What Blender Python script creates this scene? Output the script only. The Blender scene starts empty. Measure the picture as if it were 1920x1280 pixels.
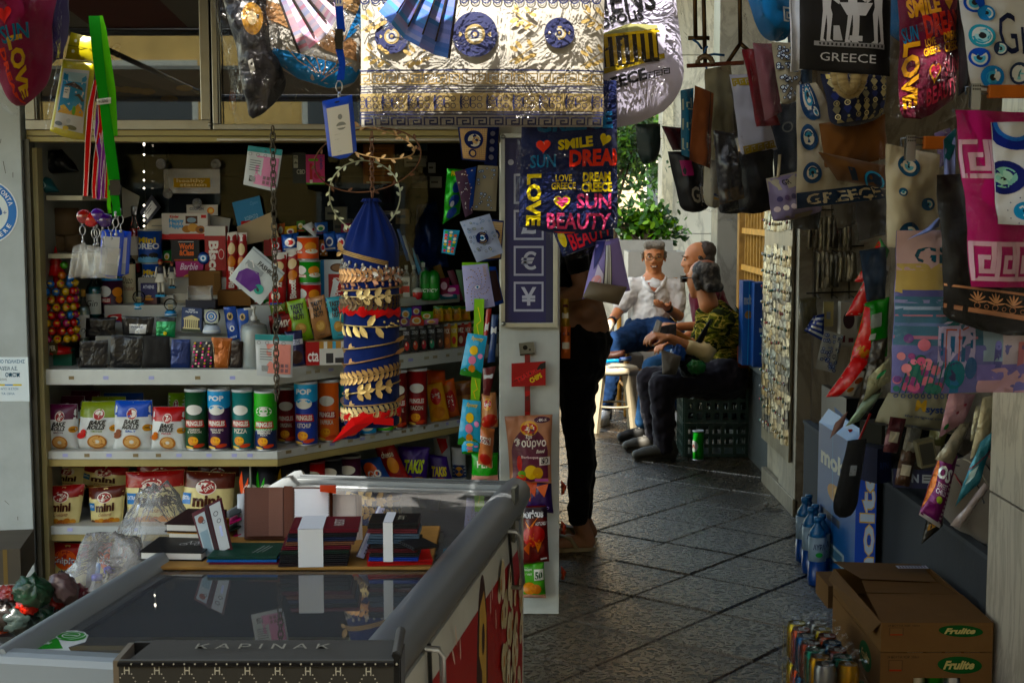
import bpy, bmesh, math, random
from mathutils import Vector, Matrix, noise
from mathutils.geometry import tessellate_polygon
R=math.radians; random.seed(7)
SC=bpy.context.scene; COL=SC.collection
# ---------------- camera, sky, sun, exposure
CH=1.55; FP=2667.0; PITCH=math.atan((640-385)/FP)
cam=bpy.data.cameras.new('camera'); cam.sensor_width=36; cam.lens=36*FP/1920; cam.clip_end=500; cam.clip_start=.05
cam.dof.use_dof=True; cam.dof.focus_distance=4.6; cam.dof.aperture_fstop=20
co=bpy.data.objects.new('camera',cam); COL.objects.link(co); co.location=(0,0,CH); co.rotation_euler=(math.pi/2-PITCH,0,0); SC.camera=co
SUN_EL=R(60); SUN_AZ=R(200)   # azimuth clockwise from +Y: sun stands behind the camera, a little to the left
wd=bpy.data.worlds.new('World'); SC.world=wd; wd.use_nodes=True
nt=wd.node_tree; sky=nt.nodes.new('ShaderNodeTexSky'); sky.sky_type='NISHITA'; sky.sun_disc=False; sky.sun_elevation=SUN_EL; sky.sun_rotation=SUN_AZ
bg=nt.nodes['Background']; bg.inputs['Strength'].default_value=.15
wb=nt.nodes.new('ShaderNodeVectorMath'); wb.operation='MULTIPLY'; wb.inputs[1].default_value=(1.14,1,.76); nt.links.new(sky.outputs[0],wb.inputs[0]); nt.links.new(wb.outputs[0],bg.inputs['Color'])
sl=bpy.data.lights.new('sun','SUN'); sl.energy=3.0; sl.angle=R(.5); sl.color=(1,.93,.83)
so=bpy.data.objects.new('sun',sl); COL.objects.link(so)
sd=Vector((math.sin(SUN_AZ)*math.cos(SUN_EL),math.cos(SUN_AZ)*math.cos(SUN_EL),math.sin(SUN_EL)))
so.rotation_euler=sd.to_track_quat('Z','Y').to_euler(); so.location=(0,0,30)
vs=SC.view_settings; vs.view_transform='Standard'; vs.look='None'; vs.exposure=2.4; vs.gamma=1
SC.cycles.max_bounces=7; SC.cycles.transparent_max_bounces=24; SC.cycles.sample_clamp_indirect=4; SC.cycles.caustics_reflective=False; SC.cycles.caustics_refractive=False
# ---------------- helpers
_rt=Vector((1,0,0)); _up=Vector((0,math.sin(PITCH),math.cos(PITCH))); _fw=Vector((0,math.cos(PITCH),-math.sin(PITCH)))
def ray(px,py): return _rt*((px-960)/FP)+_up*(-(py-640)/FP)+_fw
def at(px,py,Y):
    d=ray(px,py); return Vector((0,0,CH))+d*(Y/d.y)
def gnd(px,py,z=0):
    d=ray(px,py); return Vector((0,0,CH))+d*((z-CH)/d.z)
def onpl(px,py,p0,n):
    d=ray(px,py); c=Vector((0,0,CH)); return c+d*((Vector(p0)-c).dot(n)/d.dot(n))
def atx(px,py,X): return onpl(px,py,(X,0,0),Vector((1,0,0)))
def lin(h):
    r=[]
    for i in (0,2,4):
        c=int(h[i:i+2],16)/255; r.append(c/12.92 if c<=.04045 else ((c+.055)/1.055)**2.4)
    y=.3*r[0]+.6*r[1]+.1*r[2]   # true pigments are a little richer than the shaded picture shows
    return tuple(max(.002,(y+(c-y)*1.28))**1.08 for c in r)
_cc={}
def L(h):
    if not isinstance(h,str): return h
    if h not in _cc: _cc[h]=lin(h)
    return _cc[h]
MATS={}
def N(t,ty,**k):
    n=t.nodes.new('ShaderNode'+ty)
    for a,b in k.items():
        if a in n.inputs.keys(): n.inputs[a].default_value=b
        else: setattr(n,a,b)
    return n
def mk(name,rough=.6,metal=0,spec=.5,bump=0,bscale=40,bdist=.002,var=.08,vscale=6,coat=0,trans=0,sss=0,kind='',aniso=(1,1,1),rvar=0,sheen=0):
    m=bpy.data.materials.new(name); m.use_nodes=True; t=m.node_tree; p=t.nodes['Principled BSDF']
    at_=N(t,'Attribute',attribute_name='Col'); tc=N(t,'TexCoord')
    nz=N(t,'TexNoise',Scale=vscale,Detail=6,Roughness=.6); t.links.new(tc.outputs['Object'],nz.inputs['Vector'])
    mr=N(t,'MapRange'); mr.inputs[1].default_value=.3; mr.inputs[2].default_value=.7; mr.inputs[3].default_value=1-var; mr.inputs[4].default_value=1+var*.6
    t.links.new(nz.outputs['Fac'],mr.inputs[0])
    mx=N(t,'VectorMath',operation='SCALE'); t.links.new(at_.outputs['Color'],mx.inputs[0]); t.links.new(mr.outputs[0],mx.inputs['Scale'])
    t.links.new(mx.outputs[0],p.inputs['Base Color'])
    p.inputs['Roughness'].default_value=rough; p.inputs['Metallic'].default_value=metal; p.inputs['Specular IOR Level'].default_value=spec
    p.inputs['Coat Weight'].default_value=coat; p.inputs['Coat Roughness'].default_value=.12
    if sss: p.inputs['Subsurface Weight'].default_value=sss; p.inputs['Subsurface Radius'].default_value=(.012,.004,.002); p.inputs['Subsurface Scale'].default_value=1
    if sheen: p.inputs['Sheen Weight'].default_value=sheen
    if rvar:
        m2=N(t,'MapRange'); m2.inputs[3].default_value=max(0,rough-rvar); m2.inputs[4].default_value=rough+rvar; m2.inputs[1].default_value=.3; m2.inputs[2].default_value=.7
        t.links.new(nz.outputs['Fac'],m2.inputs[0]); t.links.new(m2.outputs[0],p.inputs['Roughness'])
    if bump:
        mp=N(t,'Mapping'); mp.inputs['Scale'].default_value=aniso; t.links.new(tc.outputs['Object'],mp.inputs['Vector'])
        if kind=='crumple':
            b=N(t,'TexNoise',Scale=bscale,Detail=3,Roughness=.5,Distortion=1.6); ou=b.outputs['Fac']
            b2=N(t,'TexVoronoi',Scale=bscale*.7,feature='F1'); t.links.new(mp.outputs[0],b2.inputs['Vector'])
            ad=N(t,'Math',operation='ADD'); t.links.new(b.outputs['Fac'],ad.inputs[0]); t.links.new(b2.outputs['Distance'],ad.inputs[1]); ou=ad.outputs[0]
        else:
            b=N(t,'TexNoise',Scale=bscale,Detail=5,Roughness=.6); ou=b.outputs['Fac']
        t.links.new(mp.outputs[0],b.inputs['Vector'])
        bp=N(t,'Bump',Strength=bump,Distance=bdist); t.links.new(ou,bp.inputs['Height']); t.links.new(bp.outputs[0],p.inputs['Normal'])
    MATS[name]=m; return m,t,p
mk('matte',.75,bump=.15,bscale=120)
mk('paint',.45,spec=.4,bump=.06,bscale=60,var=.16,vscale=5,rvar=.12)
mk('plastic',.35,var=.04)
mk('paper',.65,var=.05,bump=.08,bscale=90)
mk('card',.45,spec=.4,var=.05)
mk('pack',.3,spec=.5,bump=.55,bscale=22,bdist=.004,kind='crumple',var=.05)
mk('foil',.28,metal=.35,spec=.6,bump=.8,bscale=26,bdist=.005,kind='crumple',var=.06)
mk('cloth',.92,spec=.15,bump=.35,bscale=320,bdist=.001,var=.1,sheen=.15)
mk('denim',.9,spec=.15,bump=.5,bscale=260,bdist=.001,var=.35,vscale=14)
mk('gold',.4,metal=.55,bump=.4,bscale=90,bdist=.001,var=.12)
mk('metal',.33,metal=.9,bump=.1,bscale=30,var=.15)
mk('rust',.7,metal=.3,bump=.6,bscale=150,bdist=.001,var=.4,vscale=40)
mk('wood',.65,spec=.3,bump=.4,bscale=30,aniso=(1,1,12),bdist=.001,var=.35,vscale=12)
mk('skin',.5,spec=.35,sss=.12,bump=.25,bscale=60,bdist=.001,var=.14,vscale=18)
mk('hair',.65,spec=.3,bump=.7,bscale=150,aniso=(1,1,.2),bdist=.003,var=.45,vscale=50)
mk('leaf',.45,spec=.4,var=.3,vscale=3)
mk('leather',.5,spec=.22,bump=.5,bscale=220,bdist=.001,var=.12)
mk('cardboard',.85,spec=.15,bump=.25,bscale=14,aniso=(.3,.3,8),bdist=.001,var=.16,vscale=4)
mk('velvet',.85,spec=.1,sheen=.12,bump=.3,bscale=30,bdist=.002,var=.25,vscale=10)
mk('concrete',.85,bump=.5,bscale=25,var=.2,vscale=3)
mk('ball',.15,coat=.5,var=.05)
# marble
m,t,p=mk('marble',.38,spec=.5,var=.1,vscale=1.5,rvar=.1)
tc=N(t,'TexCoord'); n1=N(t,'TexNoise',Scale=1.1,Detail=8,Roughness=.65,Distortion=2.2); mp=N(t,'Mapping'); mp.inputs['Rotation'].default_value=(.5,.4,.6); mp.inputs['Scale'].default_value=(2.2,2.2,.9)
t.links.new(tc.outputs['Object'],mp.inputs[0]); t.links.new(mp.outputs[0],n1.inputs['Vector'])
cr=N(t,'ValToRGB'); cr.color_ramp.elements[0].position=.44; cr.color_ramp.elements[0].color=(1,1,1,1); cr.color_ramp.elements[1].position=.5; cr.color_ramp.elements[1].color=(.42,.4,.38,1)
e=cr.color_ramp.elements.new(.56); e.color=(1,1,1,1); t.links.new(n1.outputs['Fac'],cr.inputs[0])
src=p.inputs['Base Color'].links[0].from_socket; mm=N(t,'MixRGB',blend_type='MULTIPLY'); mm.inputs[0].default_value=.55; t.links.new(src,mm.inputs[1]); t.links.new(cr.outputs[0],mm.inputs[2]); t.links.new(mm.outputs[0],p.inputs['Base Color'])
# camouflage cloth
m,t,p=mk('camo',.92,spec=.1,bump=.3,bscale=300,bdist=.001)
tc=N(t,'TexCoord'); mp=N(t,'Mapping'); mp.inputs['Scale'].default_value=(5,5,13); mp.inputs['Rotation'].default_value=(0,.35,0); n1=N(t,'TexNoise',Scale=1.5,Detail=4,Distortion=.9); t.links.new(tc.outputs['Object'],mp.inputs[0]); t.links.new(mp.outputs[0],n1.inputs['Vector'])
cr=N(t,'ValToRGB'); cr.color_ramp.interpolation='CONSTANT'; E=cr.color_ramp.elements; E[0].position=0; E[0].color=(*lin('23260f'),1); E[1].position=.46; E[1].color=(*lin('5a5a26'),1)
for q,c in ((.53,'a8955a'),(.58,'3e431c'),(.64,'14150c'),(.7,'8d8346')): e=E.new(q); e.color=(*lin(c),1)
t.links.new(n1.outputs['Fac'],cr.inputs[0]); t.links.new(cr.outputs[0],p.inputs['Base Color'])
# wet worn stone paving
m,t,p=mk('paving',.3,spec=.8,coat=.45,var=.25,vscale=1.2)
tc=N(t,'TexCoord'); na=N(t,'TexNoise',Scale=75,Detail=8,Roughness=.75); nb=N(t,'TexNoise',Scale=7,Detail=5,Roughness=.6,Distortion=.6); nc=N(t,'TexNoise',Scale=1.7,Detail=4)
for q in (na,nb,nc): t.links.new(tc.outputs['Object'],q.inputs['Vector'])
ad=N(t,'Math',operation='MULTIPLY_ADD'); ad.inputs[1].default_value=.7; t.links.new(na.outputs['Fac'],ad.inputs[0]); t.links.new(nb.outputs['Fac'],ad.inputs[2])
bp=N(t,'Bump',Strength=.8,Distance=.011); t.links.new(ad.outputs[0],bp.inputs['Height']); t.links.new(bp.outputs[0],p.inputs['Normal']); t.links.new(bp.outputs[0],p.inputs['Coat Normal']); p.inputs['Coat Roughness'].default_value=.13; p.inputs['Specular Tint'].default_value=(1,.9,.76,1); p.inputs['Coat Tint'].default_value=(1,.9,.76,1)
nd=N(t,'TexNoise',Scale=48,Detail=3,Roughness=.55,Distortion=.8); t.links.new(tc.outputs['Object'],nd.inputs['Vector'])
rm=N(t,'MapRange'); rm.inputs[1].default_value=.4; rm.inputs[2].default_value=.62; rm.inputs[3].default_value=.1; rm.inputs[4].default_value=.42; t.links.new(nd.outputs['Fac'],rm.inputs[0]); t.links.new(rm.outputs[0],p.inputs['Roughness'])
cm_=N(t,'MapRange'); cm_.inputs[1].default_value=.4; cm_.inputs[2].default_value=.62; cm_.inputs[3].default_value=1.35; cm_.inputs[4].default_value=.5; t.links.new(nd.outputs['Fac'],cm_.inputs[0])
cn_=N(t,'MapRange'); cn_.inputs[1].default_value=.35; cn_.inputs[2].default_value=.65; cn_.inputs[3].default_value=.65; cn_.inputs[4].default_value=1.3; t.links.new(nc.outputs['Fac'],cn_.inputs[0])
mu=N(t,'Math',operation='MULTIPLY'); t.links.new(cm_.outputs[0],mu.inputs[0]); t.links.new(cn_.outputs[0],mu.inputs[1])
sv=N(t,'VectorMath',operation='SCALE'); t.links.new(p.inputs['Base Color'].links[0].from_socket,sv.inputs[0]); t.links.new(mu.outputs[0],sv.inputs['Scale']); t.links.new(sv.outputs[0],p.inputs['Base Color'])
ct_=N(t,'MapRange'); ct_.inputs[1].default_value=.4; ct_.inputs[2].default_value=.6; ct_.inputs[3].default_value=.95; ct_.inputs[4].default_value=.05; t.links.new(nd.outputs['Fac'],ct_.inputs[0]); t.links.new(ct_.outputs[0],p.inputs['Coat Weight'])
# clear things
def clear(name,tint=(1,1,1),rough=.03,ior=1.45,lo=0,bump=0,bscale=20,haze=0,bdist=.006):
    m=bpy.data.materials.new(name); m.use_nodes=True; t=m.node_tree; t.nodes.remove(t.nodes['Principled BSDF']); out=t.nodes['Material Output']
    tr=N(t,'BsdfTransparent'); tr.inputs[0].default_value=(*tint,1); gl=N(t,'BsdfGlossy',Roughness=rough); gl.inputs[0].default_value=(1,1,1,1)
    fr=N(t,'Fresnel',IOR=ior); mx=N(t,'MixShader'); md=N(t,'Math',operation='ADD'); md.inputs[1].default_value=lo
    if bump:
        tc=N(t,'TexCoord'); b=N(t,'TexNoise',Scale=bscale,Detail=3,Distortion=2.5,Roughness=.55); t.links.new(tc.outputs['Object'],b.inputs['Vector'])
        b2=N(t,'TexVoronoi',Scale=bscale*.6,feature='F1'); t.links.new(b.outputs['Color'],b2.inputs['Vector'])
        ad=N(t,'Math',operation='ADD'); t.links.new(b.outputs['Fac'],ad.inputs[0]); t.links.new(b2.outputs['Distance'],ad.inputs[1])
        bp=N(t,'Bump',Strength=bump,Distance=bdist); t.links.new(ad.outputs[0],bp.inputs['Height'])
        t.links.new(bp.outputs[0],gl.inputs['Normal']); t.links.new(bp.outputs[0],fr.inputs['Normal'])
    t.links.new(fr.outputs[0],md.inputs[0]); t.links.new(md.outputs[0],mx.inputs[0]); t.links.new(tr.outputs[0],mx.inputs[1]); t.links.new(gl.outputs[0],mx.inputs[2])
    last=mx
    if haze:
        df=N(t,'BsdfDiffuse'); df.inputs[0].default_value=(.8,.8,.8,1); m2=N(t,'MixShader'); m2.inputs[0].default_value=haze; t.links.new(mx.outputs[0],m2.inputs[1]); t.links.new(df.outputs[0],m2.inputs[2]); last=m2
    t.links.new(last.outputs[0],out.inputs[0]); MATS[name]=m
clear('glass',(.9,.94,.93),.01,1.6)
clear('lidglass',(.86,.9,.9),.015,2.0,haze=.05)
clear('film',(.99,.99,.99),.1,1.13,.006,bump=.6,bscale=9,haze=0,bdist=.012)
clear('thinglass',(.93,.95,.94),.01,1.22)
clear('mirrorglass',(.85,.86,.85),.012,2.2)
clear('clearplastic',(.9,.92,.93),.12,1.4,.03,haze=.22,bump=.2)
clear('milky',(.93,.93,.93),.2,1.25,.015,bump=.8,bscale=4,haze=.16,bdist=.03)
# emissive only for lit lamps inside the kiosk
m,t,p=mk('lamp',.5); p.inputs['Emission Strength'].default_value=2.2; p.inputs['Emission Color'].default_value=(1,.9,.7,1)

class MB:
    def __init__(s): s.v=[];s.f=[];s.c=[];s.m=[];s.sm=[];s.T=None
    def add(s,vs,fs,col,mat='matte',smooth=False):
        b=len(s.v); c=L(col)
        if mat=='gold': y=(c[0]+c[1])/2; c=tuple(q*.72+y*.28 for q in c)
        s.v+= [s.T@Vector(v) for v in vs] if s.T else [Vector(v) for v in vs]
        for f in fs: s.f.append([b+i for i in f]); s.c.append(c); s.m.append(mat); s.sm.append(smooth)
        return s
    def box(s,x0,y0,z0,x1,y1,z1,col,mat='matte'):
        return s.add([(x0,y0,z0),(x1,y0,z0),(x1,y1,z0),(x0,y1,z0),(x0,y0,z1),(x1,y0,z1),(x1,y1,z1),(x0,y1,z1)],
            [(0,1,5,4),(1,2,6,5),(2,3,7,6),(3,0,4,7),(4,5,6,7),(3,2,1,0)],col,mat)
    def bar(s,a,b,r,col,mat='matte',n=8,r2=None,caps=True):
        a=Vector(a);b=Vector(b);d=(b-a)
        if d.length<1e-6: return s
        q=d.to_track_quat('Z','Y'); r2=r if r2 is None else r2; vs=[]
        for p,rr in ((a,r),(b,r2)):
            for i in range(n): an=2*math.pi*i/n; vs.append(p+q@Vector((rr*math.cos(an),rr*math.sin(an),0)))
        fs=[(i,(i+1)%n,n+(i+1)%n,n+i) for i in range(n)]
        if caps: fs+=[tuple(range(n-1,-1,-1)),tuple(range(n,2*n))]
        return s.add(vs,fs,col,mat,True)
    def beam(s,a,b,w,d,col,mat='matte'):
        a=Vector(a);b=Vector(b); q=(b-a).to_track_quat('Z','Y'); vs=[]
        for p in (a,b):
            for x,y in ((-w,-d),(w,-d),(w,d),(-w,d)): vs.append(p+q@Vector((x/2,y/2,0)))
        return s.add(vs,[(0,1,5,4),(1,2,6,5),(2,3,7,6),(3,0,4,7),(4,5,6,7),(3,2,1,0)],col,mat)
    def tube(s,pts,r,col,mat='matte',n=6,flat=1,closed=False):
        P=[Vector(p) for p in pts]; vs=[];k=len(P); up=Vector((0,0,1))
        for i in range(k):
            d=(P[(i+1)%k]-P[i-1]) if closed else (P[min(i+1,k-1)]-P[max(i-1,0)]); d.normalize()
            u=up if abs(d.z)<.9 else Vector((0,1,0)); x=d.cross(u).normalized(); y=x.cross(d)
            rr=r[i] if isinstance(r,(list,tuple)) else r
            for j in range(n): an=2*math.pi*j/n; vs.append(P[i]+x*(rr*math.cos(an)*flat)+y*(rr*math.sin(an)))
        fs=[(i*n+j,i*n+(j+1)%n,((i+1)%k)*n+(j+1)%n,((i+1)%k)*n+j) for i in range(k if closed else k-1) for j in range(n)]
        if not closed: fs+=[tuple(range(n)),tuple(range((k-1)*n,k*n))]
        return s.add(vs,fs,col,mat,True)
    def lathe(s,prof,col,mat='matte',n=20,c=(0,0,0),sx=1,sy=1):
        vs=[(c[0]+r*math.cos(2*math.pi*j/n)*sx,c[1]+r*math.sin(2*math.pi*j/n)*sy,c[2]+z) for r,z in prof for j in range(n)]; k=len(prof)
        fs=[(i*n+j,i*n+(j+1)%n,(i+1)*n+(j+1)%n,(i+1)*n+j) for i in range(k-1) for j in range(n)]
        if prof[0][0]>1e-5: fs.append(tuple(range(n-1,-1,-1)))
        if prof[-1][0]>1e-5: fs.append(tuple(range((k-1)*n,k*n)))
        return s.add(vs,fs,col,mat,True)
    def ball(s,c,r,col,mat='ball',n=12,sc=(1,1,1)):
        k=n//2; pr=[(max(1e-6,r*math.sin(math.pi*i/k)),-r*math.cos(math.pi*i/k)) for i in range(k+1)]
        vs=[(c[0]+a*math.cos(2*math.pi*j/n)*sc[0],c[1]+a*math.sin(2*math.pi*j/n)*sc[1],c[2]+z*sc[2]) for a,z in pr for j in range(n)]
        fs=[(i*n+j,i*n+(j+1)%n,(i+1)*n+(j+1)%n,(i+1)*n+j) for i in range(k) for j in range(n)]
        return s.add(vs,fs,col,mat,True)
    def quad(s,a,b,c,d,col,mat='matte'): return s.add([a,b,c,d],[(0,1,2,3)],col,mat)
    def surf(s,S,nx,ny,col,mat='matte',o=0,u0=0,u1=1,v0=0,v1=1,smooth=True,flip=False):
        vs=[S(u0+(u1-u0)*i/nx,v0+(v1-v0)*j/ny,o) for j in range(ny+1) for i in range(nx+1)]; w=nx+1
        fs=[(j*w+i,j*w+i+1,(j+1)*w+i+1,(j+1)*w+i) for j in range(ny) for i in range(nx)]
        if flip: fs=[f[::-1] for f in fs]
        return s.add(vs,fs,col,mat,smooth)
    def prism(s,pts,y0,y1,col,mat='matte',axes='xz'):
        n=len(pts)
        def mkv(p,y): return (p[0],y,p[1]) if axes=='xz' else ((y,p[0],p[1]) if axes=='yz' else (p[0],p[1],y))
        vs=[mkv(p,y0) for p in pts]+[mkv(p,y1) for p in pts]
        return s.add(vs,[tuple(range(n)),tuple(range(2*n-1,n-1,-1))]+[(i,n+i,n+(i+1)%n,(i+1)%n) for i in range(n)],col,mat)
    def mesh(s,name):
        me=bpy.data.meshes.new(name); me.from_pydata([tuple(v) for v in s.v],[],s.f); names=[]
        for m in s.m:
            if m not in names: names.append(m)
        for m in names: me.materials.append(MATS[m])
        ix={m:i for i,m in enumerate(names)}
        me.polygons.foreach_set('material_index',[ix[m] for m in s.m]); me.polygons.foreach_set('use_smooth',s.sm)
        ca=me.color_attributes.new('Col','FLOAT_COLOR','CORNER'); fl=[]
        for f,c in zip(s.f,s.c): fl.extend((c[0],c[1],c[2],1.0)*len(f))
        ca.data.foreach_set('color',fl); me.update(); return me
    def build(s,name,parent=None,label=None,cat=None,loc=None,rot=None,group=None,kind=None,bevel=0):
        o=bpy.data.objects.new(name,s.mesh(name)); COL.objects.link(o)
        if parent: o.parent=parent
        if loc is not None: o.location=loc
        if rot is not None: o.rotation_euler=rot
        if bevel: b=o.modifiers.new('bevel','BEVEL'); b.width=bevel; b.segments=2; b.limit_method='ANGLE'
        return tag(o,label,cat,group,kind)
def tag(o,label=None,cat=None,group=None,kind=None):
    for k,v in (('label',label),('category',cat),('group',group),('kind',kind)):
        if v: o[k]=v
    return o
def thing(name,label,cat,loc=(0,0,0),rot=(0,0,0),group=None):
    o=bpy.data.objects.new(name,None); COL.objects.link(o); o.location=loc; o.rotation_euler=rot; o.empty_display_size=.05
    return tag(o,label,cat,group)
def dup(o,loc,rot=None,label=None):
    r=o.copy(); COL.objects.link(r); r.location=loc
    if rot is not None: r.rotation_euler=rot
    if label: r['label']=label
    for ch in list(o.children):
        c=ch.copy(); COL.objects.link(c); c.parent=r
        for g in ch.children: d=g.copy(); COL.objects.link(d); d.parent=c
    return r
# ---------------- printing on surfaces: every mark is real geometry lying on the surface S(u,v,offset)
_tx={}
def glyphs(s,bold):
    k=(s,bold)
    if k in _tx: return _tx[k]
    c=bpy.data.curves.new('t','FONT'); c.body=s; c.offset=.022*bold; c.resolution_u=2; c.space_line=.85; c.align_x='CENTER'
    o=bpy.data.objects.new('t',c); COL.objects.link(o); dg=bpy.context.evaluated_depsgraph_get(); me=o.evaluated_get(dg).to_mesh()
    V=[(v.co.x,v.co.y) for v in me.vertices]; F_=[tuple(p.vertices) for p in me.polygons]; o.evaluated_get(dg).to_mesh_clear(); bpy.data.objects.remove(o); bpy.data.curves.remove(c)
    x0=min(v[0] for v in V);x1=max(v[0] for v in V);y0=min(v[1] for v in V);y1=max(v[1] for v in V)
    _tx[k]=([((x-x0)/(x1-x0),(y-y0)/(y1-y0)) for x,y in V],F_); return _tx[k]
def tris(V,F_,maxl,w,h):
    V=list(V); out=[]; st=[]
    for f in F_:
        for i in range(1,len(f)-1): st.append((f[0],f[i],f[i+1]))
    mid={}
    while st:
        t=st.pop()
        ls=[((V[t[i]][0]-V[t[(i+1)%3]][0])*w)**2+((V[t[i]][1]-V[t[(i+1)%3]][1])*h)**2 for i in range(3)]
        k=ls.index(max(ls))
        if ls[k]>maxl*maxl and len(V)<40000:
            a,b,c=t[k],t[(k+1)%3],t[(k+2)%3]; q=(min(a,b),max(a,b))
            if q not in mid: V.append(((V[a][0]+V[b][0])/2,(V[a][1]+V[b][1])/2)); mid[q]=len(V)-1
            m=mid[q]; st+=[(a,m,c),(m,b,c)]
        else: out.append(t)
    return V,out
def pr(mb,S,w,h,items,mat='card',maxl=9,dz=.0004,box=(0,0,1,1),base=1):
    bu,bv,bU,bV=box
    def X(u,v): return (bu+(bU-bu)*u,bv+(bV-bv)*v)
    W=w*(bU-bu);Hh=h*(bV-bv)
    for n,it in enumerate(items):
        k=it[0]; rot=0; mt=mat
        if k=='r': _,a,b,c,d,col=it[:6]; V=[(a,b),(c,b),(c,d),(a,d)]; F_=[(0,1,2,3)]; rot=it[6] if len(it)>6 else 0; ce=((a+c)/2,(b+d)/2)
        elif k in 'eh':
            _,cu,cv,ru,rv,col=it[:6]; ce=(cu,cv); rot=it[6] if len(it)>6 else 0
            if rv is None: rv=ru*W/Hh
            if k=='e': V=[(cu+ru*math.cos(2*math.pi*i/24),cv+rv*math.sin(2*math.pi*i/24)) for i in range(24)]
            else:
                V=[]
                for i in range(28):
                    a=2*math.pi*i/28; V.append((cu+ru*math.sin(a)**3,cv+rv*(13*math.cos(a)-5*math.cos(2*a)-2*math.cos(3*a)-math.cos(4*a))/16))
            V.append((cu,cv)); n0=len(V)-1; F_=[(i,(i+1)%n0,n0) for i in range(n0)]
        elif k=='g': # ring
            _,cu,cv,ru,wd,col=it[:6]; V=[]; ce=(cu,cv)
            for i in range(28):
                a=2*math.pi*i/28
                for q in (ru,ru*(1-wd)): V.append((cu+q*math.cos(a),cv+q*W/Hh*math.sin(a)))
            F_=[(2*i,2*((i+1)%28),2*((i+1)%28)+1,2*i+1) for i in range(28)]
        elif k=='p':
            _,P,col=it[:3]; V=list(P); F_=[tuple(t) for t in tessellate_polygon([[Vector((a*W,b*Hh,0)) for a,b in P]])]; ce=(0,0)
        elif k=='l': # polyline width in metres
            _,P,wd,col=it[:4]; V=[];F_=[]; ce=(0,0)
            for (a,b),(c,d) in zip(P,P[1:]):
                dx,dy=(c-a)*W,(d-b)*Hh; l=math.hypot(dx,dy)
                if l<1e-9: continue
                ex,ey=dx/l*wd/2,dy/l*wd/2; i=len(V)
                V+=[(a-(ex+ey)/W,b-(ey-ex)/Hh),(a-(ex-ey)/W,b-(ey+ex)/Hh),(c+(ex+ey)/W,d+(ey-ex)/Hh),(c+(ex-ey)/W,d+(ey+ex)/Hh)]; F_.append((i,i+1,i+2,i+3))
        elif k=='t':
            _,tx,a,b,c,d,col=it[:7]; fl=it[7] if len(it)>7 else ''; rot=it[8] if len(it)>8 else 0
            g,F_=glyphs(tx,2 if 'B' in fl else 1 if 'b' in fl else 0); ce=((a+c)/2,(b+d)/2)
            if 'v' in fl: g=[(1-y,x) for x,y in g]     # reads upwards
            if 'w' in fl: g=[(y,1-x) for x,y in g]     # reads downwards
            if 'i' in fl: g=[(x*.9+.1*y,y) for x,y in g]
            V=[(a+(c-a)*x,b+(d-b)*y) for x,y in g]
        if ':' in col: col,mt=col.split(':')
        if rot:
            ca,sa=math.cos(R(rot)),math.sin(R(rot)); q=[]
            for u,v in V:
                dx,dy=(u-ce[0])*W,(v-ce[1])*Hh; q.append((ce[0]+(dx*ca-dy*sa)/W,ce[1]+(dx*sa+dy*ca)/Hh))
            V=q
        V=[X(u,v) for u,v in V]; V,F_=tris(V,F_,maxl,w,h); o=(.0024 if maxl<9 else .0004)+.0001*n
        # drop marks outside the panel
        V=[(min(.999,max(.001,u)),min(.999,max(.001,v))) for u,v in V]
        vs=[S(u,v,o) for u,v in V]
        mb.add(vs,F_,col,mt,maxl<9)
def Sflat(w,h,x0=None,z0=0,y=0):
    a=-w/2 if x0 is None else x0
    return lambda u,v,o: Vector((a+u*w,y-o,z0+v*h))
def Splane(P0,U,V):   # plane through P0 with edge vectors U and V, marks lifted along the normal
    P0,U,V=Vector(P0),Vector(U),Vector(V); n=U.cross(V).normalized()
    return lambda u,v,o: P0+U*u+V*v+n*o
def Scyl(r,h,span=math.pi): return lambda u,v,o: Vector(((r+o)*math.sin((u-.5)*span),-(r+o)*math.cos((u-.5)*span),v*h))
def fit(x0,y0,x1,y1,Y):
    a=at(x0,y1,Y); b=at(x1,y1,Y); c=at((x0+x1)/2,y0,Y); return (a+b)/2,(b-a).length,c.z-a.z
# ================= SETTING =================
# ground: stone slabs laid diagonally, one sheet with grooves
def ground():
    mb=MB(); a=R(51); ca,sa=math.cos(a),math.sin(a); s1=.42; s2=.39
    # base sheet to the horizon
    mb.box(-60,-20,-.3,60,90,-.0092,'2c2822','concrete')
    mb.build('ground',kind='structure')
    mb=MB(); rnd=random.Random(3)
    def W(p,q,z): return (p*ca-q*sa,p*sa+q*ca,z)
    for i in range(-20,52):
        for j in range(-40,40):
            p0=i*s1; q0=j*s2
            cx,cy,_=W(p0+s1/2,q0+s2/2,0)
            if not(-2.2<cx<3.0 and .6<cy<17.5): continue
            g=.002; b=.007; tz=rnd.uniform(-.002,.002); tl=[rnd.uniform(-.0016,.0016) for _ in range(4)]
            c=rnd.uniform(.7,1.2); k=[x*c for x in lin('3c352a')]
            P=[(p0+g,q0+g),(p0+s1-g,q0+g),(p0+s1-g,q0+s2-g),(p0+g,q0+s2-g)]; I=[(p0+g+b,q0+g+b),(p0+s1-g-b,q0+g+b),(p0+s1-g-b,q0+s2-g-b),(p0+g+b,q0+s2-g-b)]
            vs=[W(x,y,-.009) for x,y in P]+[W(x,y,tz+tl[n]) for n,(x,y) in enumerate(I)]
            mb.add(vs,[(4,5,6,7)]+[(n,(n+1)%4,4+(n+1)%4,4+n) for n in range(4)],k,'paving')
    mb.build('pavement',kind='structure')
ground()
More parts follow.
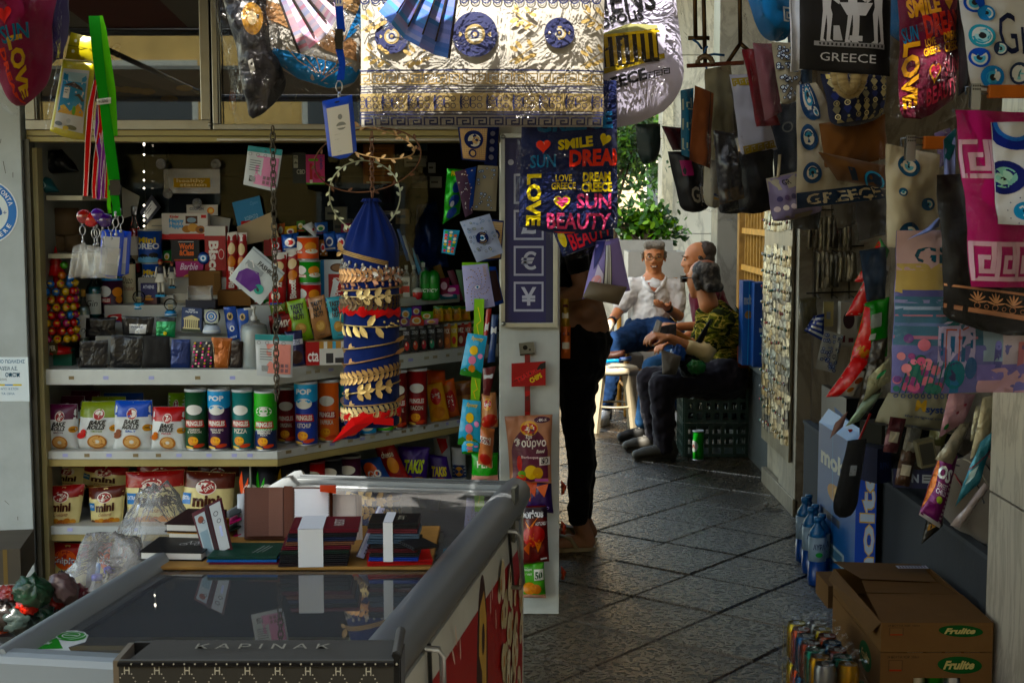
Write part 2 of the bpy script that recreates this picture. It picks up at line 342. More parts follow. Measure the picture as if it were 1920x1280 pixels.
# ---- right hand building: marble piers, recess, parapet
XW=1.42
def slab(mb,x0,y0,z0,x1,y1,z1,col='b9b2a4'): mb.box(x0,y0,z0,x1,y1,z1,col,'marble')
b=thing('marble_building','grey and white marble clad building along the right of the passage','building',(0,0,0))
mb=MB(); slab(mb,XW,-1.5,0,XW+1.3,3.4,3.4); slab(mb,XW,3.406,0,XW+1.3,4.17,.702); slab(mb,XW,3.406,.708,XW+1.3,4.17,3.4)
mb.build('near_pier',b,bevel=.003)
mb=MB(); mb.box(XW+.012,4.175,.0,XW+.5,6.9,.49,'2a2e33','concrete'); mb.box(XW+.006,4.175,.49,XW+.04,6.9,.505,'383c40','concrete'); mb.build('parapet',b)
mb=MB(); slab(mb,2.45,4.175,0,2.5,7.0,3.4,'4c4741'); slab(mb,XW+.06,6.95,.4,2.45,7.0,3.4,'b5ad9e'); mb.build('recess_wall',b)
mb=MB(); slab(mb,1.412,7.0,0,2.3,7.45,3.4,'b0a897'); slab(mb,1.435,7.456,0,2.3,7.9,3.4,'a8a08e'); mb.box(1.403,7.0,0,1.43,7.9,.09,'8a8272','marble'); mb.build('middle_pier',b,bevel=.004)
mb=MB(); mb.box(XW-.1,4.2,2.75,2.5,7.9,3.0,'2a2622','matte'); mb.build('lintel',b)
mb=MB(); mb.box(1.46,7.9,0,2.3,11.5,.57,'4d514e','concrete'); mb.box(1.44,7.9,.57,2.3,11.5,.6,'5c605c','concrete'); mb.build('low_wall',b,bevel=.004)
mb=MB(); slab(mb,2.3,7.9,0,2.7,13,4.0,'8f897e'); mb.build('back_wall',b)
mb=MB(); slab(mb,1.87,13,0,2.7,13.4,1.62,'8d887e'); slab(mb,1.87,13,1.63,2.7,13.4,5.2,'979186'); mb.build('far_pier',b,bevel=.004)
mb=MB(); slab(mb,.95,15.0,0,2.9,15.4,1.25,'d5cfc0'); slab(mb,1.57,15.0,1.256,2.9,15.4,3.1,'d8d2c4'); slab(mb,1.57,15.0,3.106,2.9,15.4,5.2,'cfc9bb'); slab(mb,1.57,14.96,1.256,1.68,15.0,5.2,'e6ddc6'); mb.build('far_wall',b,bevel=.004)
# pale building far beyond the trees, and the one behind the photographer that the panes mirror
def facade(name,label,x0,x1,y,zt,col,face,rows,cols,loc_d=.5,wc='3c4246'):
    t=thing(name,label,'building',((x0+x1)/2,y,0))
    w=x1-x0; mb=MB(); mb.box(-w/2,-loc_d if face<0 else 0,0,w/2,0 if face<0 else loc_d,zt,col,'concrete')
    mb.box(-w/2-.1,-.12*1,zt,w/2+.1,.12,zt+.25,col,'concrete'); mb.build('wall',t)
    for r in range(rows):
        for c in range(cols):
            cx=-w/2+(c+.5)*w/cols; z0=.9+r*(zt-.6)/rows; hh=(zt-.6)/rows*.55; ww=w/cols*.42; yy=face*.02 if face>0 else -loc_d
            yf=loc_d if face>0 else -loc_d
            m=MB(); m.box(cx-ww/2-.08,yf-.03,z0-.08,cx+ww/2+.08,yf+.03,z0+hh+.08,'d9d3c4','paint'); wn=m.build('window',t)
            m=MB(); m.box(cx-ww/2,yf-.035,z0,cx+ww/2,yf+.035,z0+hh,wc,'plastic'); m.build('pane',wn)
    return t
facade('apartment_building','pale cream building far behind the trees at the passage end',-4,6,34,6.5,'c9b79a',-1,2,6)
facade('town_building','tall warm plaster building across the street behind the photographer',-9,10,-9.6,5.5,'e8c48c',1,3,7)
# sun-blocking canopies over kiosk and passage (above the frame)
mb=MB()
def canopy(name,label,x0,y0,x1,y1,z0,z1,col):
    t=thing(name,label,'awning',((x0+x1)/2,(y0+y1)/2,0)); cx,cy=(x0+x1)/2,(y0+y1)/2
    m=MB(); n=8
    for i in range(n):
        a=x0-cx+(x1-x0)*i/n; b2=x0-cx+(x1-x0)*(i+1)/n; m.add([(a,y0-cy,z0),(b2,y0-cy,z0),(b2,y1-cy,z1),(a,y1-cy,z1),(a,y0-cy,z0+.02),(b2,y0-cy,z0+.02),(b2,y1-cy,z1+.02),(a,y1-cy,z1+.02)],[(0,1,2,3),(4,7,6,5),(0,4,5,1),(3,2,6,7)],col if i%2 else 'b9b2a2','cloth')
    m.build('fabric',t)
    m=MB()
    for x in (x0-cx,x1-cx): m.bar((x,y0-cy,z0-.02),(x,y1-cy,z1-.02),.018,'55585a','metal')
    m.bar((x0-cx,y0-cy,z0-.02),(x1-cx,y0-cy,z0-.02),.02,'55585a','metal'); m.build('frame',t)
    return t

canopy('kiosk_awning','striped fabric awning stretched over the kiosk front',-3.6,3.15,.3,5.25,2.45,2.65,'8a4a3a')
canopy('street_sun_blocker','low canopy over the pavement in front of the freezer',-3.6,.6,1.7,2.53,2.3,2.3,'9a9484')  # added out of view: keeps sun off the freezer, leaves the hung bags lit
canopy('stall_sun_blocker','canvas awning over the hanging bags on the right side of the passage',.24,2.41,2.4,7.2,2.75,2.75,'9a9484')  # added sun blocker, never in view, for the right-hand cartons and paving
canopy('passage_sun_blocker','pale awning high over the end of the passage',.0,5.8,3.4,15.4,4.5,4.5,'9a9484')  # unseen blocker put in to shade the far wall and the seated men
# ---- trees and planters at the passage end
def crown(mb,c,rad,n,leaf,cols,rnd,clump=.35):
    cl=[]
    for i in range(max(5,n//120)):
        d=Vector((rnd.gauss(0,1),rnd.gauss(0,1),rnd.gauss(0,1))).normalized()*rnd.random()**.4; cl.append(Vector((c[0]+d.x*rad[0]*.8,c[1]+d.y*rad[1]*.8,c[2]+d.z*rad[2]*.8)))
    for i in range(n):
        k=rnd.choice(cl); p=k+Vector((rnd.gauss(0,1)*rad[0],rnd.gauss(0,1)*rad[1],rnd.gauss(0,1)*rad[2]))*clump*.6
        q=Vector((rnd.gauss(0,1),rnd.gauss(0,1),rnd.gauss(0,1)+.6)).normalized(); t=q.orthogonal().normalized(); t.rotate(Matrix.Rotation(rnd.random()*6.3,3,q)); u=q.cross(t); l=leaf*rnd.uniform(.6,1.3)
        mb.add([p-t*l,p-u*l*.45+q*l*.1,p+t*l,p+u*l*.45+q*l*.1],[(0,1,2,3)],rnd.choice(cols),'leaf')
def tree(x,y,h,r,label,cols,seed,n=2600,leaf=.06,group=None,trunk=.09,cz=None):
    rnd=random.Random(seed); t=thing('tree',label,'tree',(x,y,0),group=group); m=MB(); cz=h-r*1.1 if cz is None else cz
    m.tube([(0,0,0),(.05,0,cz*.4),(-.03,.03,cz*.8),(0,0,cz+.3*r)],[trunk,trunk*.8,trunk*.6,trunk*.3],'5a4a38','wood',8)
    for i in range(6):
        a=i*1.05+rnd.random(); m.tube([(0,0,cz*.75+i*.05),(math.cos(a)*r*.4,math.sin(a)*r*.4,cz+.1*r),(math.cos(a)*r*.8,math.sin(a)*r*.8,cz+r*.5)],[trunk*.4,trunk*.3,trunk*.1],'5a4a38','wood',5)
    m.build('trunk',t); m=MB(); crown(m,(0,0,cz),(r,r,r*1.2),n,leaf,cols,rnd); m.build('crown',t); return t
G1=['3d5a2a','587a38','2c4420','7a9450','48683a']
tree(1.0,13.9,2.55,.42,'small olive green tree at the passage end beside the pale marble wall',G1,1,1700,.04,'trees beyond the passage',.04,2.0)
tree(.9,19,4.6,1.3,'taller bushy tree behind the small tree at the passage end',['35502a','4a6a35','5f8046','2b4022'],2,3000,.09,'trees beyond the passage')
tree(2.6,24,5.0,1.6,'far leafy tree right of the taller bushy tree beyond the passage',['35502a','4a6a35','6d8a50'],3,2600,.12,'trees beyond the passage')
tree(-1.6,25,4.6,1.6,'far leafy tree left of the taller bushy tree beyond the passage',['42602f','56743c','6d8a50'],4,2600,.12,'trees beyond the passage')
# orange banner stand among the greenery
t=thing('street_banner','tall orange and white banner on a post among the trees','banner',(.98,15.8,0)); m=MB(); m.bar((0,0,0),(0,0,2.75),.02,'70706c','metal'); m.build('post',t)
m=MB(); S=Sflat(.34,.9,z0=1.75,y=-.03); m.box(-.17,-.03,1.75,.17,-.01,2.65,'d2491e','cloth'); pr(m,S,.34,.9,[('r',.1,.72,.9,.86,'eee6da'),('r',.1,.2,.9,.28,'eee6da'),('r',.1,.45,.6,.5,'eee6da')],'cloth'); m.build('flag',t)
def planter(x0,x1,ytop,Y,d,label,shrub=None,col='b4b1aa'):
    a=at(x0,ytop,Y); c=at(x1,ytop,Y); w=c.x-a.x; h=a.z; t=thing('planter',label,'planter',((a.x+c.x)/2,Y+d/2,0),group='square grey planters behind the men'); m=MB(); g=.03
    m.box(-w/2,-d/2,0,w/2,-d/2+g,h,col,'paint'); m.box(-w/2,d/2-g,0,w/2,d/2,h,col,'paint'); m.box(-w/2,-d/2+g,0,-w/2+g,d/2-g,h,col,'paint'); m.box(w/2-g,-d/2+g,0,w/2,d/2-g,h,col,'paint'); m.build('box',t)
    m=MB(); m.box(-w/2+g,-d/2+g,h-.12,w/2-g,d/2-g,h-.08,'3a2d22','concrete'); m.build('soil',t)
    if shrub:
        rnd=random.Random(9); m=MB(); s=MB()
        for i in range(14):
            an=rnd.random()*6.28; rr=rnd.uniform(.05,.5)*shrub; hh=rnd.uniform(.08,.3); p=(math.cos(an)*rr,math.sin(an)*rr*.7,h+hh-.03)
            s.tube([(0,0,h-.1),(p[0]*.5,p[1]*.5,h+hh*.4),p],[.02,.015,.008],'4a4030','wood',5)
            for k in range(60):
                q=Vector(p)+Vector((rnd.gauss(0,.075),rnd.gauss(0,.07),rnd.gauss(0,.055)))
                n_=Vector((rnd.gauss(0,1),rnd.gauss(0,1)-.4,rnd.gauss(0,1)+.8)).normalized(); tt=n_.orthogonal().normalized(); tt.rotate(Matrix.Rotation(rnd.random()*6.3,3,n_)); u=n_.cross(tt); l=.04
                m.add([q-tt*l,q-tt*l*.3-u*l*.5,q+tt*l*.6-u*l*.5,q+tt*l,q+tt*l*.6+u*l*.5,q-tt*l*.3+u*l*.5],[(0,1,2,3,4,5)],rnd.choice(['4a7028','6b9238','35561f','86a84a']),'leaf')
        b=thing('shrub','rounded glossy green jade shrub growing in the rear grey planter','shrub',(t.location.x,t.location.y,0)); s.build('stems',b); m.build('foliage',b)
planter(1160,1262,450,13.2,.5,'taller grey planter holding the green shrub behind the seated men',.75)
planter(1178,1285,472,12.3,.45,'lower empty grey planter directly behind the man in the white shirt')
# small plant in the corner by the lattice
rnd=random.Random(5); t=thing('potted_plant','small dark leafy plant at the foot of the wooden lattice','plant',(1.58,9.6,.6)); m=MB(); m.lathe([(.05,0),(.075,.13),(.08,.14),(.06,.14)],'6a6259','concrete'); m.build('pot',t); m=MB()
for k in range(60):
    a=rnd.random()*6.28; e=rnd.uniform(.2,1.3); l=rnd.uniform(.1,.24); d=Vector((math.cos(a)*math.cos(e),math.sin(a)*math.cos(e),math.sin(e))); s_=d.cross(Vector((0,0,1))).normalized(); p=Vector((0,0,.13))
    m.add([p,p+d*l*.5-s_*.018,p+d*l-Vector((0,0,.03)),p+d*l*.5+s_*.018],[(0,1,2,3)],rnd.choice(['2f4a25','4a6a35','22381c']),'leaf')
m.build('leaves',t)
# lattice
t=thing('lattice_fence','wooden lattice screen standing on the low wall behind the green camouflage shirt','fence',(1.93,10.9,.6)); m=MB()
for i in range(13): y=-.85+i*.14; m.box(-.012,y-.011,0,.012,y+.011,1.5,'b08b58','wood')
m.build('uprights',t); m=MB()
for z in (.12,.42,.72,1.02,1.32): m.box(-.03,-.9,z,-.013,.9,z+.045,'c49a60','wood')
m.build('rails',t); m=MB(); m.box(-.05,-1.0,0,.03,-.9,1.6,'9a7a50','wood'); m.build('post',t); m=MB(); m.box(-.05,.9,0,.03,1.0,1.6,'9a7a50','wood'); m.build('post',t)
# ================= KIOSK =================
YF=5.3; KX=lambda px:(px-960)/FP*YF
XA=KX(515)
def YS(px): k=(px-960)/FP; return YF if px<=515 else (YF-XA*1.229)/(1-1.229*k)
def zf(py,Y=YF): return at(960,py,Y).z
ks=thing('kiosk','white metal street kiosk with open shelves full of sweets and snacks','kiosk',(0,0,0))
XL=KX(66); XR=KX(936); XP=KX(1050)
SL=lambda x: YF+(x-XA)*1.229
xe=-.06
def plank(z0,z1,col,mat='paint',off=0,yb=6.9,x1=xe):
    m=MB(); P=[(XL+.012,YF+off),(XA,YF+off),(x1,SL(x1)+off),(x1,yb),(XL+.012,yb)]; m.prism(P,z0,z1,col,mat,'xy'); return m
# left front panel with stickers
m=MB(); m.box(-3.2,5.22,0,XL-.01,5.32,3.0,'b4bab9','paint'); lp=m.build('left_panel',ks,bevel=.003)
m=MB(); m.box(XL-.01,5.24,0,XL+.012,5.3,1.79,'4a4a46','metal'); m.box(XL+.012,5.27,0,XL+.03,5.33,1.76,'a79f7c','paint'); m.build('corner_trim',ks)
m=MB(); S=Sflat(.5,.5,x0=KX(-62)-.02,z0=zf(458,5.22),y=5.219); c='1d6fae'
x0=KX(-62)-.02
def ring_text(m,txt,cx,cz,r,a0,a1,h,col,y):
    for i,ch in enumerate(txt):
        if ch==' ': continue
        a=R(a0+(a1-a0)*i/max(1,len(txt)-1)); px=cx+r*math.sin(a); pz=cz+r*math.cos(a); up=Vector((math.sin(a),0,math.cos(a))); rt=Vector((math.cos(a),0,-math.sin(a)))
        P=Vector((px,y,pz))-rt*h*.4-up*h*.5; pr(m,Splane(P,rt*h*.8,up*h),h*.8,h,[('t',ch,0,0,1,1,col,'b')])
cx=KX(0)-.015; cz=zf(397,5.22); y=5.218
S=Sflat(1,1,x0=0,z0=0,y=y)
def disc(m,cx,cz,r,col,y,n=40): m.add([(cx,y,cz)]+[(cx+r*math.cos(2*math.pi*i/n),y,cz+r*math.sin(2*math.pi*i/n)) for i in range(n)],[(0,1+i,1+(i+1)%n) for i in range(n)],col,'card')
disc(m,cx,cz,.118,'e8ecea',y+.0006); disc(m,cx,cz,.113,'2474b4',y); disc(m,cx,cz,.083,'dfe6e4',y-.0006)
ring_text(m,'ΖΗΤΗΣΤΕ ΠΡΟΪΟΝΤΑ',cx,cz,.097,-70,72,.017,'e9eef0',y-.0016)
ring_text(m,'EREH DNUOF',cx,cz,.099,118,242,.016,'e9eef0',y-.0016) if 0 else None
for i,ch in enumerate('FOUND HERE'):
    if ch==' ': continue
    a=R(235-(235-122)*i/9); up=Vector((-math.sin(a),0,-math.cos(a))); rt=Vector((-math.cos(a),0,math.sin(a))); P=Vector((cx+.098*math.sin(a),y-.0016,cz+.098*math.cos(a)))-rt*.006-up*.008; pr(m,Splane(P,rt*.013,up*.016),.013,.016,[('t',ch,0,0,1,1,'e9eef0','b')])
pr(m,Sflat(.16,.16,x0=cx-.08,z0=cz-.08,y=y-.001),.16,.16,[('t','CBD',.02,.42,.66,.58,'1f5f96','b'),('e',.83,.47,.05,.05,'1f5f96'),('p',[(.78,.5),(.83,.62),(.88,.5)],'1f5f96'),('t','+',.9,.44,.98,.52,'1f5f96')]+
 [('p',[(.5,.62),(.5+.3*math.sin(a)-.03*math.cos(a),.62+.15*math.cos(a)),(.5+.42*math.sin(a),.62+.33*math.cos(a)),(.5+.3*math.sin(a)+.05*math.cos(a),.62+.22*math.cos(a))],'2f7a4a') for a in (-.9,-.45,0,.45,.9)]+
 [('p',[(.5,.38),(.5+.3*math.sin(a)-.04,.38-.15*math.cos(a)),(.5+.4*math.sin(a),.38-.32*math.cos(a)),(.5+.25*math.sin(a)+.05,.38-.2*math.cos(a))],'3a8a52') for a in (-.8,0,.6,1.1)])
m.build('round_sticker',lp)
m=MB(); w,h=.27,.165; S=Sflat(w,h,x0=KX(62)-w,z0=zf(752,5.22),y=5.217)
pr(m,S,w,h,[('r',0,0,1,1,'e3ecef'),('t','ΕΓΚΕΚΡΙΜΕΝΟ ΣΗΜΕΙΟ ΠΩΛΗΣΗΣ',.06,.86,.95,.94,'2a6a8a','b'),('t','ΕΛΛΗΝΙΚΑ ΛΑΧΕΙΑ Α.Ε.',.3,.7,.85,.79,'22586e','b'),('t','οπαπ',.68,.55,.88,.65,'22586e','b'),('t','του Ομίλου',.42,.57,.58,.63,'22586e'),('t','ΒΑΣΙΛΑΣ ΠΑΝΑΓΙΩΤΗΣ',.3,.47,.7,.52,'333333'),('r',.02,.36,.9,.385,'2b7fb8'),('r',.3,.355,.42,.39,'d8c83a'),('r',.55,.355,.67,.39,'d8c83a'),('r',.78,.355,.9,.39,'d8c83a'),('t','ΑΠΑΓΟΡΕΥΕΤΑΙ ΑΝ ΕΙΣΑΙ ΚΑΤΩ ΑΠΟ 18 ΕΤΩΝ',.05,.26,.85,.31,'3a7a9a'),('t','ΠΑΙΞΕ ΞΕΠΕΡΝΩΝΤΑΣ ΤΑ ΟΡΙΑ',.1,.15,.8,.2,'3a7a9a'),('r',.1,.02,.55,.1,'d8d04a')])
m.build('lottery_sticker',lp)
# scratches and dirt
m=MB(); rnd=random.Random(4)
for i in range(26):
    x=rnd.uniform(XL-.32,XL-.04); z=rnd.choice([rnd.uniform(.2,.5),rnd.uniform(1.5,2.2)]); a=rnd.uniform(-1.2,1.2); l=rnd.uniform(.01,.05); m.add([(x,5.2185,z),(x+.0025,5.2185,z),(x+l*math.sin(a)+.002,5.2185,z-l*math.cos(a)),(x+l*math.sin(a),5.2185,z-l*math.cos(a))],[(0,1,2,3)],'5a5348','matte')
m.build('scratches',lp)
# shelves
ZC=zf(693); ZC0=zf(721); ZL=zf(846); ZL0=zf(871); ZB=zf(986); ZB0=zf(1008)
c0=plank(ZC-.012,ZC,'c4c8c4'); P=[(XL+.012,YF-.006),(XA,YF-.006),(xe,SL(xe)-.006),(xe,SL(xe)+.012),(XA,YF+.012),(XL+.012,YF+.012)]; c0.prism(P,ZC0,ZC+.002,'d5d8d4','paint','xy'); ct=c0.build('counter_shelf',ks,bevel=.002)
c0=plank(ZL-.012,ZL,'c9ccc8'); c0.prism(P,ZL0+.022,ZL+.001,'d3d6d4','paint','xy'); c0.prism([(x,y+.004) for x,y in P],ZL0-.006,ZL0+.021,'b3a67a','paint','xy'); ls=c0.build('lower_shelf',ks,bevel=.0015)
c0=plank(ZB-.012,ZB,'c9ccc8'); c0.prism(P,ZB0+.015,ZB+.001,'ccd0ce','paint','xy'); c0.prism([(x,y+.004) for x,y in P],ZB0-.012,ZB0+.014,'a89c74','paint','xy'); bs=c0.build('bottom_shelf',ks,bevel=.0015)
m=plank(.02,.09,'77756d'); m.build('plinth',ks)
# price tags and grime on the lips
rnd=random.Random(8)
def ptag(vs,c): m=MB(); m.add(vs,[(0,1,2,3)],c,'paper'); m.build('price_tag',ks)
for z,n in ((ZL+.0-.014,9),(ZC-.03,5),(ZB-.012,3)):
    for i in range(n):
        x=XL+.1+i*(XA-XL-.1)/n+rnd.uniform(-.03,.03); ptag([(x,YF-.0075,z-.006),(x+.02,YF-.0075,z-.006),(x+.02,YF-.0075,z+.007),(x,YF-.0075,z+.007)],rnd.choice(['aeb2dc','b8bbe0','8d7f63']))
d=Vector((1,1.229,0)).normalized()
for z in (ZL-.014,ZC-.03):
    for i in range(14):
        p=Vector((XA,YF-.0078,z))+d*(.06+i*.075+rnd.uniform(-.02,.02)); l=rnd.uniform(.012,.03); ptag([p,p+d*l,p+d*l+Vector((0,0,.012)),p+Vector((0,0,.012))],rnd.choice(['b8b5a0','8c8068','a9a18a','aeb2dc']))
# inner back panels
PB=[(XL+.012,5.95),(-.95,5.95),(xe,6.95),(xe,6.97),(-.95,5.97),(XL+.012,5.97)]
m=MB(); m.prism(PB,.05,ZC-.013,'aeb2ae','paint','xy'); m.build('shelf_back',ks)
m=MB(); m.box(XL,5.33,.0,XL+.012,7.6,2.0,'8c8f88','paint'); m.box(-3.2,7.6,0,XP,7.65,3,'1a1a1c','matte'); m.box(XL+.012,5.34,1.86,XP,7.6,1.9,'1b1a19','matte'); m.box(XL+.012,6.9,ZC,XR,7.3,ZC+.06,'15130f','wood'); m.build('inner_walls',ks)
# head beams, sliding track, upper display panes
zt0,zt1=zf(267),zf(245)
m=MB(); m.box(XL,5.25,zt0,XR,5.36,zt1,'a89e76','paint'); m.box(XL,5.243,zt0+.018,XR,5.25,zt0+.022,'5f5a48','paint'); m.box(KX(418),5.235,zt0+.002,XR,5.25,zt0+.012,'b7b6ad','metal'); m.build('head_beam',ks,bevel=.002)
def pane(x0,x1,z0,z1,fw,name='display_pane'):
    m=MB(); fc='9a9a94'; y0,y1=5.23,5.36
    m.box(x0,y0,z0,x1,y1,z0+fw,fc,'metal'); m.box(x0,y0,z0+fw,x0+fw,y1,z1,fc,'metal'); m.box(x1-fw,y0,z0+fw,x1,y1,z1,fc,'metal'); m.box(x0+fw+.004,y0-.0,z0+fw,x0+fw+.009,y0+.01,z1,'5a5a56','metal')
    f=m.build('pane_frame',ks,bevel=.002); return f
zp=zt1
f1=pane(XL+.005,KX(408),zp,2.7,.035); f2=pane(KX(412),XR-.005,zp,2.7,.02)
m=MB(); x0,x1=XL+.04,KX(408)-.035; w=x1-x0; h=2.7-zp-.035; m.box(x0,5.30,zp+.035,x1,5.33,2.7,'1c1a3a','plastic')
def coin(u,v): return [('e',u,v,.052,.013,'a8842c'),('e',u,v+.003,.05,.0115,'c9a640')]
S=Sflat(w,h,x0=x0,z0=zp+.035,y=5.299); it=[]
for i,(px,py) in enumerate(((188,166),(204,167),(222,168),(246,169),(264,171),(262+22,173),(354,166),(325,186))): it+=coin((KX(px)-x0)/w,(zf(py)-zp-.035)/h)
it+=[('t','€',.43,.26,.5,.33,'8f8fa5','b')]
pr(m,S,w,h,it); m.build('poster',f1)
m=MB(); m.box(x0,5.262,zp+.035,x1,5.266,2.7,'ffffff','mirrorglass'); m.build('glass',f1)
m=MB(); x0,x1=KX(412)+.02,XR-.025; w=x1-x0; m.box(x0,5.30,zp+.02,x1,5.33,2.7,'141b45','plastic'); pr(m,Sflat(w,.9,x0=x0,z0=zp+.02,y=5.299),w,.9,[('e',.04,.1,.013,.045,'d8722a'),('e',.16,.06,.1,.1,'1d2b66'),('e',.16,.08,.06,.06,'141b45')]); m.build('poster',f2)
m=MB(); m.box(x0,5.262,zp+.02,x1,5.266,2.7,'ffffff','mirrorglass'); m.build('glass',f2)
m=MB()
for px in (407,935): m.ball((KX(px),5.23,zf(235)),.008,'8d8c85','metal',10)
m.build('screw_heads',ks)
# roof
m=MB(); m.box(-3.3,5.2,2.7,XP+.05,7.8,3.0,'a9a9a2','paint'); m.build('roof',ks)
# right post with currency display
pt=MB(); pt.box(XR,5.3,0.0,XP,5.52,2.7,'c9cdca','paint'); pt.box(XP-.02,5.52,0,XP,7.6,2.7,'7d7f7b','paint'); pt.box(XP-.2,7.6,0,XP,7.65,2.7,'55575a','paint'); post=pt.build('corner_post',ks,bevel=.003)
m=MB(); x0,x1=KX(938),KX(1046); z0,z1=zf(613,5.29),zf(250,5.29); fw=.018
m.box(x0,5.27,z0,x1,5.3,z0+fw,'b9bdb9','metal'); m.box(x0,5.27,z1-fw,x1,5.3,z1,'b9bdb9','metal'); m.box(x0,5.27,z0+fw,x0+fw,5.3,z1-fw,'b9bdb9','metal'); m.box(x1-fw,5.27,z0+fw,x1,5.3,z1-fw,'b9bdb9','metal')
for q in ((x0+.012,z0+.014),(x0+.012,z1-.014)): m.ball((q[0],5.268,q[1]),.009,'a5a8a4','metal',10)
sf=m.build('sign_frame',post,bevel=.0015)
m=MB(); m.box(x0+fw,5.283,z0+fw,x1-fw,5.298,z1-fw,'23265c','plastic'); w=x1-x0-2*fw; h=z1-z0-2*fw; it=[]
for i,ch in enumerate('¥€£$'):
    v=.06+i*.195; hh=w*.62/h
    for a in (('r',.18,v,.8,v+.012,'b9bccd'),('r',.18,v+hh-.012,.8,v+hh,'b9bccd'),('r',.18,v,.22,v+hh,'b9bccd'),('r',.76,v,.8,v+hh,'b9bccd')): it.append(a)
    it.append(('t',ch,.33,v+.2*hh,.65,v+.82*hh,'c4c7d6','b'))
it+=[('e',.12,.87,.06,None,'b9bccd'),('r',.85,.001,.999,.999,'3a3c55')]
pr(m,Sflat(w,h,x0=x0+fw,z0=z0+fw,y=5.2825),w,h,it,base=1); m.build('currency_sign',post)
# window glass above the counter and dim bits of the interior
m=MB(); m.box(XL+.03,5.93,ZC,XR-.3,5.935,zt0+.1,'ffffff','thinglass'); m.build('window_glass',ks)
# narrow side shelves at the left
m=MB()
for py in (370,478): z=zf(py,5.4); m.box(XL+.03,5.36,z-.012,KX(150) if py<400 else KX(140),5.75,z+.006,'bdb9a2','paint')
m.build('side_shelves',ks,bevel=.0015)
# display steps standing on the counter
m=MB(); m.box(KX(150),5.47,ZC,KX(500),5.6,zf(630,5.47),'a9aaa4','paint'); m.box(KX(150),5.6,ZC,KX(500),5.74,zf(572,5.6),'b2b3ae','paint'); m.box(KX(200),5.74,ZC,KX(520),5.9,zf(520,5.74),'aaa9a2','paint'); m.build('display_steps',ks,bevel=.002)
# right hand upper shelves following the slant
def slant_shelf(p0,p1,ya,yb,off,th,dep,name):
    A=at(p0,ya,YS(p0)+off); B=at(p1,yb,YS(p1)+off); m=MB(); A.z=B.z=(A.z+B.z)/2; n=Vector((-(B.y-A.y),(B.x-A.x),0)).normalized()*dep
    m.add([A,B,B+n,A+n]+[q-Vector((0,0,th)) for q in (A,B,B+n,A+n)],[(0,1,2,3),(4,7,6,5),(0,4,5,1),(1,5,6,2),(2,6,7,3),(3,7,4,0)],'c9ccc9','paint'); m.build(name,ks,bevel=.0015); return A.z
Z2=slant_shelf(640,862,566,552,.12,.035,.3,'upper_slant_shelf')
Z1=slant_shelf(640,905,622,604,.06,.01,.3,'middle_slant_shelf')
# hanging things sit on a rail over the front: rail and posts are a thing of their own
# ================= GOODS: builders =================
def proj(p):
    d=Vector(p)-Vector((0,0,CH)); f=d.dot(_fw); return 960+FP*d.dot(_rt)/f,640-FP*d.dot(_up)/f
def pyz(z,Y,px=960): return proj((0,Y,z))[1]
def wpt(p,Y): return at(p[0],p[1],p[2] if len(p)>2 else Y)
def Ssoft(P,Y,D=.02,rc=0,fold=0,fn=3,ph=0,seed=0,wr=.004,ex=(.55,.4),tap=0,wf=14):
    """surface of a soft thing whose four corners (top left, top right, bottom right, bottom left) hang at the given places"""
    tl,tr,br,bl=[wpt(p,Y) for p in P]; O=(tl+tr)/2; tl,tr,br,bl=tl-O,tr-O,br-O,bl-O
    n=(br-bl).cross(tl-bl).normalized(); w=((tr-tl).length+(br-bl).length)/2; h=((tl-bl).length+(tr-br).length)/2; sv=Vector((seed*3.1,seed*1.7,seed))
    def S(u,v,o,back=False):
        uu=u
        if rc and v<rc: uu=.5+(u-.5)*(math.sqrt(max(0,1-((rc-v)/rc)**2))*.75+.25)
        if tap: uu=.5+(uu-.5)*(1-tap*math.sin(math.pi*v))
        p=(bl*(1-v)+tl*v)*(1-uu)+(br*(1-v)+tr*v)*uu
        pf=max(0,math.sin(math.pi*u))**ex[0]*max(0,math.sin(math.pi*v))**ex[1] if D else 0
        wv=noise.noise(Vector((p.x*wf,p.z*wf,p.y*wf))+sv)*wr*2+noise.noise(Vector((p.x*wf*3.3,p.z*wf*2.1,0))+sv)*wr*.8
        fo=fold*math.sin(u*fn*6.283+ph+v*1.3)*(.35+.65*(1-v)) if fold else 0
        return p+n*((-1 if back else 1)*D*pf+wv+fo+((-o-.0015) if back else o))
    return S,O,w,h,n
